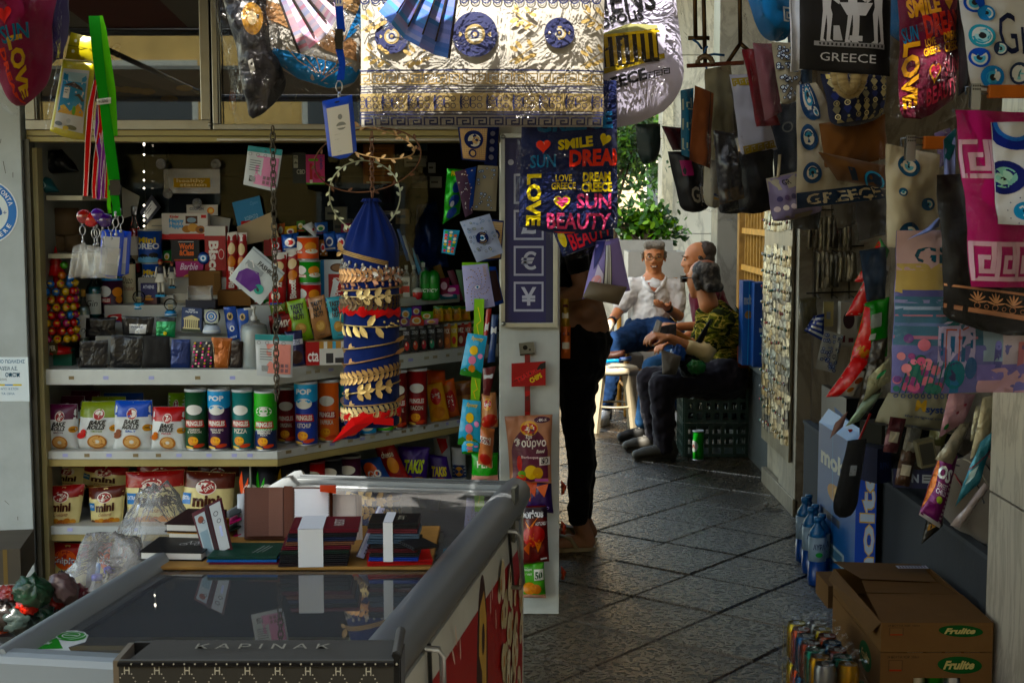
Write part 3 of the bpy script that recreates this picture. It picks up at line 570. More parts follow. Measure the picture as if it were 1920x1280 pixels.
def soft(P,Y,label,col,items=(),name='souvenir_bag',cat='bag',D=.02,mat='cloth',rc=0,fold=0,fn=3,ph=0,seed=None,wr=.004,film=0,group=None,nx=26,ny=30,back=None,maxl=.03,parts=(),tap=0,ex=(.55,.4),edge=None,cord=0,wf=14,parent=None,fmat='film',stiff=False):
    if seed is None: seed=random.random()*50
    if len(P)==2: (x0,y0),(x1,y1)=P; P=[(x0,y0),(x1,y0),(x1,y1),(x0,y1)]
    S,O,w,h,n=Ssoft(P,Y,D,rc,fold,fn,ph,seed,wr,ex,tap,wf)
    if stiff: nx=ny=1; maxl=9
    m=MB(); m.surf(S,nx,ny,col,mat); m.surf(lambda u,v,o:S(u,v,o,True),nx,ny,back or col,mat,flip=True)
    if D<.004 or stiff: # close the rim
        def rim(pts): 
            for (a,b) in zip(pts,pts[1:]): m.add([S(*a,0),S(*b,0),S(*b,0,True),S(*a,0,True)],[(0,1,2,3)],edge or col,mat,False)
        rim([(i/nx,0) for i in range(nx,-1,-1)]); rim([(i/nx,1) for i in range(nx+1)]); rim([(0,i/ny) for i in range(ny+1)]); rim([(1,i/ny) for i in range(ny,-1,-1)])
    if items: pr(m,S,w,h,items,mat,maxl)
    o=m.build(name,parent,label,cat,loc=O if not parent else O-parent.location,group=group)
    if film:
        F=Ssoft([(P[0][0]-6*film,P[0][1]-4,*P[0][2:]),(P[1][0]+6*film,P[1][1]-4,*P[1][2:]),(P[2][0]+8*film,P[2][1]+9*film,*P[2][2:]),(P[3][0]-8*film,P[3][1]+9*film,*P[3][2:])],Y,D+.006,rc,fold,fn,ph,seed+9,max(.004,wr),ex,tap,10)
        fm=MB(); S2=F[0]; fm.surf(lambda u,v,o:S2(u,v,o+.006),nx+8,ny+8,'ffffff',fmat); fm.build('plastic_wrap',o,loc=F[1]-O)
    if cord:
        cm=MB(); top=S(.5,1,0); cm.tube([top,top+Vector((0,.0,max(.05,cord-(O.z))))],.003,'2a2a28','matte',5); cm.build('hanging_cord',o)
    return o
def eye(u,v,r,w,h,c=('1c2a5e','e8e6de','4a8fb5','101020')):
    k=w/h; return [('e',u,v,r,r*k,c[0]),('e',u,v,r*.62,r*k*.62,c[1]),('e',u,v,r*.42,r*k*.42,c[2]),('e',u,v,r*.18,r*k*.18,c[3])]
def meander(u0,v0,u1,v1,n,wd,col,flip=1):
    out=[]; s=(u1-u0)/n; H_=v1-v0
    for i in range(n):
        a=u0+i*s
        q=[(0,0),(0,1),(.84,1),(.84,.22),(.36,.22),(.36,.62),(.6,.62)]
        out.append(('l',[(a+x*s*.95,v0+y*H_) for x,y in q],wd,col))
    out.append(('l',[(u0,v0),(u1,v0)],wd,col)); return out
def hearts(u,v,r,w,h,c='d8b84a'): return [('h',u,v,r,r*w/h,c)]
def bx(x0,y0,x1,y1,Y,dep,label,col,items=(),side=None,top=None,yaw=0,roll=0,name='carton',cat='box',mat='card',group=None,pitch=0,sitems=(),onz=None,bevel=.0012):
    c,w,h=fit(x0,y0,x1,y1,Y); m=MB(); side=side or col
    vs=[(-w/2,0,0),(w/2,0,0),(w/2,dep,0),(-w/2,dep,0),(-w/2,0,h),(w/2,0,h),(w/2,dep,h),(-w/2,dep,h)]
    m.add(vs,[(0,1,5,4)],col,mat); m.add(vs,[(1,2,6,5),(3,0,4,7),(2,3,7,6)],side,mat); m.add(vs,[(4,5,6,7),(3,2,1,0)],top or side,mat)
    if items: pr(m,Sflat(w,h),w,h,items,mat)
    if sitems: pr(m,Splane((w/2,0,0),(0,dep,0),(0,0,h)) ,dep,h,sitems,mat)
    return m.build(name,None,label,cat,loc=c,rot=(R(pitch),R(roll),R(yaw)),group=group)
def can(x0,y0,x1,y1,Y,label,col,items,lid='c9ccce',group=None,name='snack_can',cat='can',rim=True,roll=0,mat='card'):
    c,w,h=fit(x0,y0,x1,y1,Y); r=w/2; t=thing(name,label,cat,c,(0,R(roll),random.uniform(-.12,.12)),group); m=MB()
    m.lathe([(r*.97,0),(r,.004),(r,h*.965)],col,mat,28); m.lathe([(r*1.01,0),(r*1.015,.005),(r*1.0,.008)],'b9bbbd','metal',28)
    pr(m,Scyl(r,h*.965),2*r,h,items,mat,maxl=.012); m.build('body',t)
    m=MB(); m.lathe([(r*1.02,h*.95),(r*1.04,h*.962),(r*1.04,h*.985),(r*.99,h*.995),(r*.9,h),(r*.9,h*.985),(.0001,h*.985)],lid,'plastic',28); m.build('lid',t); return t
def chipcan(x0,y0,x1,y1,Y,label,col,flavour,low=None,top=None,extra=()):
    it=[]
    if low: it.append(('r',0,0,1,.36,low))
    if top: it+=[('r',0,.76,1,1,top),('e',.5,.76,.5,.06,top)]
    it+=[('e',.5,.69,.235,.085,'ecece6'),('p',[(.24,.52),(.76,.52),(.8,.4),(.2,.4)],'b5202a'),('t','PRINGLES',.26,.42,.74,.505,'f2efe8','B'),('t',flavour,.3,.3,.7,.375,'e8e4da','b'),
      ('e',.46,.17,.15,.075,'dd9a35'),('e',.5,.185,.1,.05,'f0bd5e'),('e',.64,.09,.17,.03,'c4552c',20),('e',.35,.06,.13,.02,'e0c27a',-15)]+list(extra)
    return can(x0,y0,x1,y1,Y,label,col,it,group='tall chip cans on the lower shelf')
def bottle(x0,y0,x1,y1,Y,label,prof,col,mat='glass',cap=None,capmat='plastic',lab=None,group=None,name='bottle',cat='bottle',liquid=None,labz=(.15,.55)):
    c,w,h=fit(x0,y0,x1,y1,Y); r=w/2; t=thing(name,label,cat,c,group=group); m=MB()
    pf=[(a*r,b*h) for a,b in prof]; m.lathe(pf,col,mat,20); m.build('body',t)
    if liquid: m=MB(); m.lathe([(a*r*.9,min(b,.68)*h+.002) for a,b in prof if b<=.7],liquid,'ball',18); m.build('liquid',t)
    if cap:
        m=MB(); tr=prof[-1][0]*r*1.25; z=prof[-1][1]*h; m.lathe([(tr,z-.1*h),(tr,h*.99),(tr*.8,h)],cap,capmat,16); m.build('cap',t)
    if lab:
        m=MB(); lw=max(a for a,b in prof)*r*1.015; hh=(labz[1]-labz[0])*h; S=Scyl(lw,hh,2.4); S2=lambda u,v,o:S(u,v,o)+Vector((0,0,labz[0]*h)); m.surf(S2,12,2,lab[0],'paper'); pr(m,S2,lw*2,hh,lab[1],'paper',maxl=.01); m.build('label',t)
    return t
PB_=[(.9,0),(1,.03),(1,.6),(.85,.7),(.35,.8),(.3,.97)]   # bottle profile
def globe(x,y,r,y1,Y,label,base,ball_items=None):
    c,w,h=fit(x-r,y,x+r,y1,Y); R_=w/2; t=thing('snow_globe',label,'snow globe',c,group='snow globes on the counter display'); m=MB(); hb=h-2*R_*.92
    m.lathe([(R_*.95,0),(R_,hb*.2),(R_*.8,hb*.8),(R_*.75,hb)],base,'card',20); m.lathe([(R_*1.01,hb*.25),(R_*.98,hb*.4)],'e4e8ea','card',20); m.build('base',t)
    m=MB(); m.ball((0,0,hb+R_*.92),R_,'ffffff','thinglass',20); m.build('glass_ball',t); m=MB()
    if ball_items: S=lambda u,v,o:Vector(((u-.5)*1.5*R_,-.002-o,hb+R_*.2+v*1.5*R_)); m.surf(S,1,1,'cfd2c4','card',smooth=False); pr(m,S,1.5*R_,1.5*R_,ball_items); m.surf(lambda u,v,o:Vector(((u-.5)*1.5*R_,.002,hb+R_*.2+v*1.5*R_)),1,1,'b9b59a','card',flip=True)
    else:
        for i in range(5): m.bar((-R_*.3+i*R_*.15,0,hb),(-R_*.3+i*R_*.15,0,hb+R_*.7),R_*.05,'b3a88a','matte',6)
        m.box(-R_*.4,-R_*.15,hb+R_*.7,R_*.4,R_*.15,hb+R_*.95,'b3a88a'); m.ball((0,0,hb),R_*.5,'8a8263','matte',8,(1,.6,.3))
    m.build('figure',t); return t
def hangbar():
    t=thing('display_rail','long dark metal rail above the front from which souvenirs hang','rail',(0,2.9,2.12)); m=MB()
    m.bar((-1.6,0,0),(1.5,0,0),.014,'3a3a3c','metal'); m.build('front_bar',t); m=MB(); m.bar((-1.6,2.3,.05),(-1.6,0,0),.012,'3a3a3c','metal'); m.bar((.1,2.4,.05),(.1,0,0),.012,'3a3a3c','metal'); m.bar((1.42,1.0,.0),(1.42,0,0),.012,'3a3a3c','metal'); m.build('arms',t); return t
hangbar()
# ================= GOODS ON THE KIOSK SHELVES =================
def onshelf(x0,ytop,x1,z,Y): return (x0,ytop,x1,pyz(z,Y))
# --- bread crisp bags
def bake(x0,yt,x1,Y,top,name2,label,yb=None,pic=None,roll=0,c2='1b1b1e'):
    yb=yb or pyz(ZL,Y); w=x1-x0; P=[(x0+w*.07+roll,yt),(x1-w*.03+roll,yt),(x1,yb),(x0,yb)]
    it=[('r',0,.68,1,1,top),('e',.5,.74,.14,.12,'f0e9e2'),('e',.5,.74,.125,.105,'a01c2c'),('t','7',.42,.67,.53,.82,'f5f0ea','bi'),('t','DAYS',.46,.7,.6,.75,'f5f0ea','b',35),('t','BAKE',.28,.53,.7,.63,c2,'Bi'),('t','ROLLS',.24,.43,.7,.53,c2,'Bi'),('t',name2,.34,.37,.62,.415,top if name2!='SALT' else '1f5fb0','b'),
        ('e',.5,.16,.23,.155,'b98350'),('e',.5,.165,.19,.125,'dcb684'),('e',.5,.165,.06,.04,'ece9e2'),('e',.9,.46,.12,.07,'d9a42a'),('t','150G',.83,.44,.96,.48,'4a3010','b')]
    if pic: it+=[('e',.12,.3,.11,.07,pic,20),('e',.16,.38,.07,.05,pic)]
    return soft(P,Y,label,'dfe3e4',it,'snack_bag','snack bag',D=.035,mat='pack',ex=(.3,.55),wr=.003,group='bags of bread crisps on the lower shelf',maxl=.02)
YL=YF+.06
bake(98,742,160,YL+.17,'5a1640','BACON','purple topped bread crisp bag at the far left of the second row')
bake(122,732,190,YL+.3,'5a1640','BACON','purple topped bread crisp bag standing rearmost on the lower shelf')
bake(168,743,238,YL+.17,'8a9a2c','OLIVE','olive topped bread crisp bag standing behind the olive front bag')
bake(190,736,272,YL+.26,'1f4fa8','SALT','blue topped bread crisp bag standing behind the blue front bag')
bake(313,736,352,YL+.3,'8fb52c','OREGANO','lime green topped bread crisp bag peeping out behind the first chip can')
bake(83,757,148,YL,'5a1640','BACON','white bread crisp bag with dark purple top in the front row',pic='c4727a')
bake(143,752,225,YL+.01,'8a9a2c','TOMATO OLIVE','white bread crisp bag with olive green top and tomatoes',pic='c2352a',roll=6)
bake(212,750,288,YL,'1d55b5','SALT','white bread crisp bag with blue top in the front row',pic='8a5a44')
bake(283,762,350,YL,'b01f2a','PIZZA','white bread crisp bag with red top in the front row',pic='c77a3c')
# --- tall cans
def cc(x0,yt,x1,px,dy,*a,**k): 
    Y=YS(px)+dy; return chipcan(x0,yt,x1,pyz(ZL,Y),Y,*a,**k)
cc(349,727,390,370,.05,'dark green tall chip can, first can right of the bread crisp bags','1c4a2c','CHEESE\n& ONION')
cc(392,727,433,410,.05,'purple tall chip can with light blue top','3c1548','TEXAS BBQ\nSAUCE',top='3f9fd4',extra=[('t','POP',.28,.84,.72,.93,'e9eef2','B')])
cc(437,728,476,455,.05,'teal tall chip can between the purple one and the lime one','1d7470','PIZZA')
cc(479,731,519,498,.04,'lime green and navy tall chip can','142a5c','PASSPORT',top='4fae35',extra=[('r',0,.36,1,.78,'46a52f'),('e',.5,.69,.235,.085,'ecece6'),('p',[(.24,.52),(.76,.52),(.8,.4),(.2,.4)],'b5202a'),('t','PRINGLES',.26,.42,.74,.505,'f2efe8','B'),('t','PASSPORT',.25,.34,.75,.39,'eeeeee','b'),('t','PEPPERONI\nPIZZA',.32,.27,.68,.33,'eeeeee','b')])
cc(520,724,556,545,.16,'dark red tall chip can set back between the lime one and the blue one','7c1620','ORIGINAL')
cc(554,714,596,575,.03,'blue tall chip can with light blue top','1c3f9c','KETCHUP',top='4aa8dd',extra=[('t','POP',.28,.84,.72,.93,'e9eef2','B')])
cc(597,710,636,617,.03,'orange tall chip can beside the blue one','e07a1f','PAPRIKA')
cc(634,712,674,650,.04,'turquoise and navy tall chip can half hidden by the navy roll','2aa0b0','SOUR',low='15306c')
cc(728,692,764,745,.05,'dark red tall chip can just right of the navy roll','6e1420','ORIGINAL')
cc(764,689,801,785,.03,'maroon tall chip can standing alone before the biscuit packs','8c1d28','BACON')
for px,c,l in ((690,'3b9ad0','low light blue can under the foot of the navy roll'),(722,'5fae3c','low green can under the foot of the navy roll')):
    Y=YS(px)+.03; can(px-16,pyz(ZL,Y)-42,px+16,pyz(ZL,Y),Y,l,c,[('e',.5,.5,.3,.3,'e8e4da')],group='short snack cans on the kiosk shelves')
# biscuit packs, right end of lower shelf
soft([(798,722),(829,716),(843,785),(808,794)],YS(820)+.05,'yellow biscuit pack leaning at the right end of the lower shelf','d8a320',[('e',.5,.68,.3,.22,'b82a2a'),('t','PICK',.28,.6,.74,.76,'f4efe6','bw'),('e',.5,.25,.36,.16,'c98a32')],'biscuit_pack','biscuit pack',D=.02,mat='pack',group='biscuit packs on the lower shelf')
soft([(822,718),(851,708),(862,778),(834,786)],YS(845)+.06,'orange biscuit pack leaning beside the yellow one','cf6f1c',[('e',.6,.45,.3,.3,'b82a2a'),('t','PICK',.4,.3,.75,.6,'f4efe6','bw'),('e',.4,.8,.3,.1,'c98a32')],'biscuit_pack','biscuit pack',D=.02,mat='pack',group='biscuit packs on the lower shelf')
soft([(800,694),(834,694),(836,722),(802,724)],YS(815)+.14,'orange wrapped biscuit pack lying on top of the leaning packs','d0661a',[('r',0,.2,1,.4,'e8923c')],'biscuit_pack','biscuit pack',D=.03,mat='pack',group='biscuit packs on the lower shelf')
soft([(852,716),(884,712),(888,776),(858,782)],YS(870)+.08,'brown paper biscuit pack at the shelf end','9a6a34',[('r',.1,.6,.9,.8,'7a4a24')],'biscuit_pack','biscuit pack',D=.02,mat='pack',group='biscuit packs on the lower shelf')
# --- mini croissant bags on the bottom shelf
def crois(P,Y,top,label,extra='Croissants',big=1):
    it=[('r',0,.72,1,1,top),('e',.48,.74,.2,.14,'f0e9e2'),('e',.48,.74,.18,.12,'97182a'),('t','7',.36,.66,.5,.82,'f5f0ea','bi'),('t','DAYS',.44,.69,.62,.77,'f5f0ea','b',35),('r',.03,.42,.2,.62,'2f7fc0'),('t','EXTRA',.04,.5,.19,.57,'eef2f5','b'),('t','mini',.24,.38,.76,.6,'4a2416','B'),('t',extra,.3,.26,.72,.35,'8a3a24','i')]
    for i in range(5): it.append(('e',.22+i*.15,.1+.03*(i%2),.11,.075,['c98a45','d9a45e','b8742f'][i%3],25)); 
    it.append(('e',.1,.12,.07,.05,'5a3018'))
    return soft(P,Y,label,'e6dcae',it,'croissant_bag','snack bag',D=.035,mat='pack',ex=(.5,.45),wr=.005,group='bags of mini croissants on the bottom shelf',maxl=.02)
YB=YF+.07
crois([(100,866),(168,872),(160,918),(90,915)],YB+.16,'e6dcae','cream croissant bag lying at the upper left of the bottom shelf pile')
crois([(160,868),(242,876),(238,925),(152,912)],YB+.15,'8f1626','croissant bag lying tipped sideways behind the brown topped one')
crois([(258,864),(352,862),(350,960),(252,960)],YB+.2,'8f1626','red topped croissant bag standing behind the widest front bag')
crois([(372,862),(455,862),(452,965),(365,965)],YB+.2,'5a2616','brown topped croissant bag standing rearmost beside the divider')
crois([(84,912),(160,906),(148,984),(84,984)],YB,'8f1626','red topped mini croissant bag, the leftmost on the bottom shelf')
crois([(166,914),(236,908),(230,980),(172,984)],YB+.02,'5a2616','small brown topped mini croissant bag in the front row')
crois([(236,884),(346,880),(340,984),(240,984)],YB+.03,'9a1828','wide red topped mini croissant bag in the front row')
crois([(346,882),(442,886),(434,984),(336,984)],YB+.04,'5a2616','wide brown topped mini croissant bag in the front row')
m=MB(); m.box(KX(459),YF+.02,ZB,KX(462),5.9,ZL-.02,'8f9189','paint'); m.build('shelf_divider',ks)
# dark cans with flames and short cans on the slanted bottom shelf
def fl(c): return [('p',[(.1,.2),(.3,.5),(.2,.7),(.35,.9),(.4,.6),(.55,.8),(.5,.4),(.8,.3),(.5,.1)],c),('e',.6,.55,.22,.13,'ecece6'),('r',.35,.3,.85,.4,'b5202a'),('t','PRINGLES',.37,.32,.83,.385,'f2efe8','B')]
for px,c,l in ((470,'e06a1c','black tall can with orange flames'),(500,'4fae35','black tall can with green flames'),(541,'e6c81e','black tall can with yellow flames')):
    Y=YS(px)+.08; y1=pyz(ZB,Y); can(px-20,y1-113,px+20,y1,Y,l+' behind the display freezer','15151a',fl(c),lid='3a3c40',group='black flame cans on the bottom shelf')
for px,yt,c,ld,l in ((588,862,'b5202a','6a1a20','red lid'),(620,856,'222228','3a3c40','dark lid'),(655,852,'4a1238','8d8f92','purple body and grey lid'),(560,856,'2a2a30','2a2c30','charcoal body and lid')):
    Y=YS(px)+.12; y1=pyz(ZB,Y); can(px-22,yt,px+22,y1,Y,'short snack can with '+l+' low behind the freezer edge',c,[('e',.5,.75,.22,.1,'ecece6')],lid=ld,group='short snack cans on the kiosk shelves')
def chips(P,Y,label,col,it=(),D=.03,group='chip bags on the bottom shelf',**k): return soft(P,Y,label,col,list(it),'chip_bag','snack bag',D=D,mat='pack',group=group,wr=.006,maxl=.02,tap=.04,**k)
chips([(672,862),(712,856),(735,900),(690,915)],YS(700)+.12,'blue and orange crisp bag low beside the short cans','1c4a8c',[('e',.4,.6,.3,.3,'d8701f'),('t','GO',.2,.3,.8,.6,'e9eef2','B')])
chips([(702,836),(738,830),(770,900),(725,915)],YS(730)+.14,'red puffed snack bag leaning left of the purple one','a01c24',[('e',.6,.5,.25,.2,'e6a040'),('t','cheese',.2,.7,.8,.85,'f2efe8','b')])
chips([(746,836),(806,838),(800,905),(752,905)],YS(775)+.1,'purple corn chip bag with yellow lettering','3a1a7a',[('t','TAKIS',.12,.3,.9,.68,'c8d820','Bi'),('e',.3,.15,.2,.1,'b0202a'),('e',.7,.12,.2,.1,'9a7a20')])
chips([(800,850),(838,856),(850,905),(806,910)],YS(820)+.08,'second purple corn chip bag tipped beside the first','3a1a7a',[('t','TAKIS',.1,.3,.9,.65,'d8c820','Bi'),('e',.5,.15,.25,.12,'b0202a')])
chips([(812,816),(842,818),(848,895),(816,895)],YS(828)+.17,'silver and white crisp bag standing behind the purple ones','c8cacc',[('p',[(.2,.95),(.5,.6),(.9,.75),(.8,.95)],'b5202a')])
chips([(846,838),(872,840),(876,900),(848,900)],YS(860)+.1,'white and blue pack of crisps at the end of the bottom shelf','d8dcde',[('r',0,.1,1,.5,'1c3a7a'),('e',.5,.3,.3,.15,'d8a83a')])
# crisp bags on the plinth
def chipi(P,Y,l): return chips(P,Y,l,'d8cf9a',[('r',0,.72,1,1,'a81c24'),('e',.45,.68,.3,.2,'d8701f'),('r',0,.35,.2,.6,'2c7ac0'),('t','Chipito',.05,.55,.85,.75,'1c3070','B'),('t','Chipito',.06,.56,.84,.74,'f2f2f2','b'),('t','chips',.3,.38,.65,.48,'1c3070','b'),('e',.3,.15,.3,.13,'e6c62a'),('e',.6,.1,.25,.08,'f0d84a')],group='crisp bags on the kiosk plinth')
Yp=YF+.08
chipi([(92,1014),(168,1020),(160,1108),(90,1108)],Yp,'large yellow and red crisp bag standing at the lowest level of the kiosk')
chipi([(186,1012),(240,1020),(236,1112),(172,1112)],Yp+.05,'second yellow and red crisp bag half behind the clear plastic sack')
# ---- counter: wallets and pouches in clear film
Yc=YF+.06
def wal(P,label,col,it=(),Y=Yc,film=1,mat='leather',group='wallets and pouches in clear film',name='wallet',D=.006,**k): return soft(P,Y,label,col,list(it),name,name.replace('_',' '),D=D,mat='foil' if film else mat,group=group,wr=.003,nx=12,ny=12,ex=(.3,.3),**k)
def stitch(c,n=14): return [('r',.06,.06+i*.88/n,.08,.06+(i+.5)*.88/n,c) for i in range(n)]+[('r',.92,.06+i*.88/n,.94,.06+(i+.5)*.88/n,c) for i in range(n)]
wal([(150,640),(203,637),(200,690),(146,690)],'black wallet in crinkled film at the front left of the counter','15161a')
wal([(208,628),(268,632),(264,690),(206,690)],'black grained pouch in film, second from the left on the counter','121214')
wal([(268,630),(318,630),(320,690),(266,690)],'plain matt black passport pouch in the middle of the counter row','0e0e10',film=0)
wal([(322,636),(357,636),(356,690),(318,690)],'dark blue pouch wrapped in shiny film','1a2f62')
wal([(362,641),(404,640),(400,690),(357,690)],'black pouch sprinkled with pink flowers','26242a',[('e',.1+.13*(i%7),.08+.11*((i*5)%9),.045,None,['d84a8c','e8dcc8','e05a9a','c8a84a'][i%4]) for i in range(30)])
wal([(396,632),(436,634),(428,690),(402,690)],'tan leather wallet with pale stitching','9a5f36',stitch('e8d8b8'))
wal([(434,638),(456,640),(452,690),(430,690)],'narrow dark brown purse in film beside the pump bottle','2a211e')
wal([(162,596),(218,594),(214,634),(160,632)],'black wallet in film in the second row above the leftmost one','17181a',Y=5.5)
wal([(228,592),(290,594),(284,630),(230,628)],'black wallet carrying a white paper tag','1c1d20',[('r',.25,.12,.8,.6,'dfe2e6'),('t','WALLET',.3,.4,.75,.52,'3a4a7a')],Y=5.48)
wal([(292,594),(330,594),(328,632),(292,632)],'small green card case in clear film','1f8a5c',[('r',0,.78,1,1,'23262a'),('e',.5,.2,.1,None,'d8c83a')],Y=5.46,mat='card')
# second row upright things
def parthenon(u0,v0,u1,v1,c='d8cfa8',d='4a3f28',n=7):
    w=u1-u0;h=v1-v0; it=[('r',u0,v0,u1,v0+h*.1,c),('r',u0+w*.03,v0+h*.66,u1-w*.03,v0+h*.76,c),('p',[(u0+w*.02,v0+h*.77),(u1-w*.02,v0+h*.77),(u0+w*.5,v1)],c),('r',u0+w*.06,v0+h*.1,u1-w*.06,v0+h*.66,d)]
    for i in range(n): a=u0+w*(.07+.86*i/n); it.append(('r',a,v0+h*.1,a+w*.065,v0+h*.66,c))
    return it
bx(339,577,378,622,5.42,.02,'blue box of playing cards picturing a ruined temple','16325c',[('t','GREEK\nPlaying Cards',.2,.78,.8,.95,'e8ecf0','b'),('r',0,.0,1,.12,'1f2f1c')]+parthenon(.08,.12,.92,.7),name='card_deck',cat='playing cards',yaw=-6,roll=3)
globe(397,578,17,624,5.42,'snow globe holding a large blue evil eye, on a patterned base','c9d4e0',[('e',.5,.5,.42,None,'1c4f9a'),('e',.5,.5,.33,None,'e6e8e4'),('e',.5,.5,.24,None,'2f7fc0'),('e',.5,.5,.12,None,'e6e8e4'),('e',.5,.5,.06,None,'14326a')])
globe(261,546,12,579,5.62,'small snow globe with a blue base in front of the night view box','3f9ac4')
globe(320,560,12,592,5.55,'small snow globe on a blue and white base before the white boxes','2f86b8')
def keyp(P,l,c='1c4fa0'): return soft(P,5.44,l,c,[('e',.45,.72,.25,.12,'c9b48a'),('e',.45,.72,.14,.07,'3a3020'),('e',.5,.35,.2,.09,'e8ecf0'),('e',.5,.35,.11,.05,'1c4fa0'),('t','GREECE',.2,.05,.8,.12,'e8ecf0','b')],'keyring_pack','keyring',D=.006,mat='pack',group='blue packs of evil eye keyrings')
keyp([(419,576),(442,574),(450,634),(428,640)],'blue pack holding an evil eye keyring right of the eye globe'); keyp([(444,579),(464,577),(470,632),(450,638)],'blue keyring pack just left of the hanging mask sachet','2358a8')
# pump bottle
t=bottle(452,574,503,690,5.4,'clear plastic pump bottle half full of hand gel',[(.9,0),(1,.03),(1,.6),(.9,.7),(.45,.74),(.4,.78)],'ffffff','clearplastic',liquid='9fb0b0'); m=MB(); c,w,h=fit(452,574,503,690,5.4)
m.lathe([(.011,h*.77),(.012,h*.8),(.012,h*.84),(.006,h*.85),(.004,h*.95),(.008,h*.95),(.009,h)],'e2e2de','plastic',14); m.bar((0,0,h*.965),(-.035,-.01,h*.955),.004,'e2e2de','plastic'); m.build('pump',t)
# third row, left: bottles
bottle(146,542,171,648,5.55,'clear ouzo bottle with a cork and a white label','' or PB_,'c8d0cc','glass',cap='b3925c',capmat='wood',lab=('d9dad4',[('t','Try',.2,.2,.8,.5,'3a3a3a','i')]),liquid='8a9a94',group='bottles at the left of the counter')
bottle(163,508,193,602,5.64,'blue green glass bottle behind the corked one',PB_,'3a7a80','glass',cap='2a4a50',liquid='2f6a70',lab=('cfd3cc',[('t','Gin',.2,.4,.8,.7,'202020','i')]),group='bottles at the left of the counter')
bottle(231,478,258,590,5.78,'round shouldered bottle with a large cream label',[(.9,0),(1,.03),(1,.8),(.8,.92),(.3,.97)],'9aa8a4','glass',cap='22262a',liquid='b8bab0',lab=('d8d0b4',[('t','Ouzo',.2,.6,.8,.75,'3a3022','i'),('t','Ellinikos',.15,.45,.85,.55,'8a3020','i')]),labz=(.05,.85),group='bottles at the left of the counter')
bottle(242,386,266,512,5.86,'rose wine bottle with a silver capsule rising behind the badges',[(.9,0),(1,.03),(1,.55),(.9,.66),(.4,.78),(.36,.97)],'c04a3a','glass',cap='a9acb0',capmat='metal',liquid='b0281e',lab=('c9c2b8',[('r',.1,.1,.9,.3,'8a7a60')]),group='bottles at the left of the counter')
# small can on red tin
t=can(193,522,231,590,5.68,'short purple chip can standing under the clear badge sleeves','3a1230',[('e',.3,.68,.22,.16,'ecece6'),('r',.08,.36,.5,.5,'b5202a'),('t','PRINGLES',.1,.38,.48,.48,'f2efe8','B'),('e',.72,.66,.17,.14,'dd9a35'),('e',.76,.45,.12,.1,'c98a2e')],lid='2f8fc8',group='short snack cans on the kiosk shelves')
bx(232,576,302,592,5.6,.06,'flat brown card tray under the small snow globe','8a6a44',name='card_tray',cat='tray',mat='cardboard')
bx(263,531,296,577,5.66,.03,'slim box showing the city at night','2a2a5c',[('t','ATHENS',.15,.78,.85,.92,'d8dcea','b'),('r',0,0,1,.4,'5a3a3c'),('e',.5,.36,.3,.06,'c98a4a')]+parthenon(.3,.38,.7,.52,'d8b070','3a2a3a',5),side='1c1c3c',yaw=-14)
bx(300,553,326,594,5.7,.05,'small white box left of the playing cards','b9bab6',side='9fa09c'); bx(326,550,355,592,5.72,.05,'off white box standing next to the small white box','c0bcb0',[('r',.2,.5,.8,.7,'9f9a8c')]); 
bx(354,508,414,553,5.72,.1,'brown cardboard box stacked behind the clear case','7a5f42',[('r',.8,.1,1,.9,'6a5238')],mat='cardboard'); bx(348,562,404,582,5.55,.06,'dark navy display block under the clear case','181c2e')
m=MB(); c,w,h=fit(354,536,398,562,5.56)
for a,b_,c_,d_ in ((-w/2,0,w/2,.002),(-w/2,h-.002,w/2,h),(-w/2,.002,-w/2+.002,h-.002),(w/2-.002,.002,w/2,h-.002)): m.box(a,-.02,b_,c_,.02,d_,'d8e0de','clearplastic')
m.box(-w/2+.002,.018,.002,w/2-.002,.02,h-.002,'ffffff','clearplastic'); m.build('clear_case',None,'empty clear acrylic case standing on the navy block','display case',loc=c)
bx(408,545,470,580,5.6,.1,'brown cardboard box low behind the blue keyring packs','6f5438',mat='cardboard',top='7f6244')
bx(330,490,382,537,5.78,.03,'magenta toy box with white script lettering','a83274',[('t','Barbie',.15,.66,.85,.93,'f0dce8','bi'),('e',.5,.3,.25,.2,'c9a45a'),('e',.7,.55,.12,.08,'d87ab0')],name='toy_box')
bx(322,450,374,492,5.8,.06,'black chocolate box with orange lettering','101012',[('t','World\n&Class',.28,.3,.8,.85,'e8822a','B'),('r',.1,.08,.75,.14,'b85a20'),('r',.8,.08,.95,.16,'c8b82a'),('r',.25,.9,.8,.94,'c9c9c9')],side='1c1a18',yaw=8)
def cup(x0,y0,x1,y1,Y,l): return can(x0,y0,x1,y1,Y,l,'1c4f9c',[('t','Mini',.25,.62,.75,.8,'e6c82a','B'),('t','OREO',.15,.42,.85,.62,'eef0f2','B'),('e',.4,.2,.14,.08,'16161a'),('e',.68,.24,.13,.08,'1c1c20'),('e',.5,.1,.35,.09,'8ac0e0')],lid='b9bdb9',name='biscuit_cup',cat='cup',group='blue cups of mini biscuits')
cup(260,430,304,492,5.82,'upper blue cup of mini biscuits with a wide clear lid'); cup(268,492,303,548,5.8,'lower blue cup of mini biscuits behind the guard figurine')
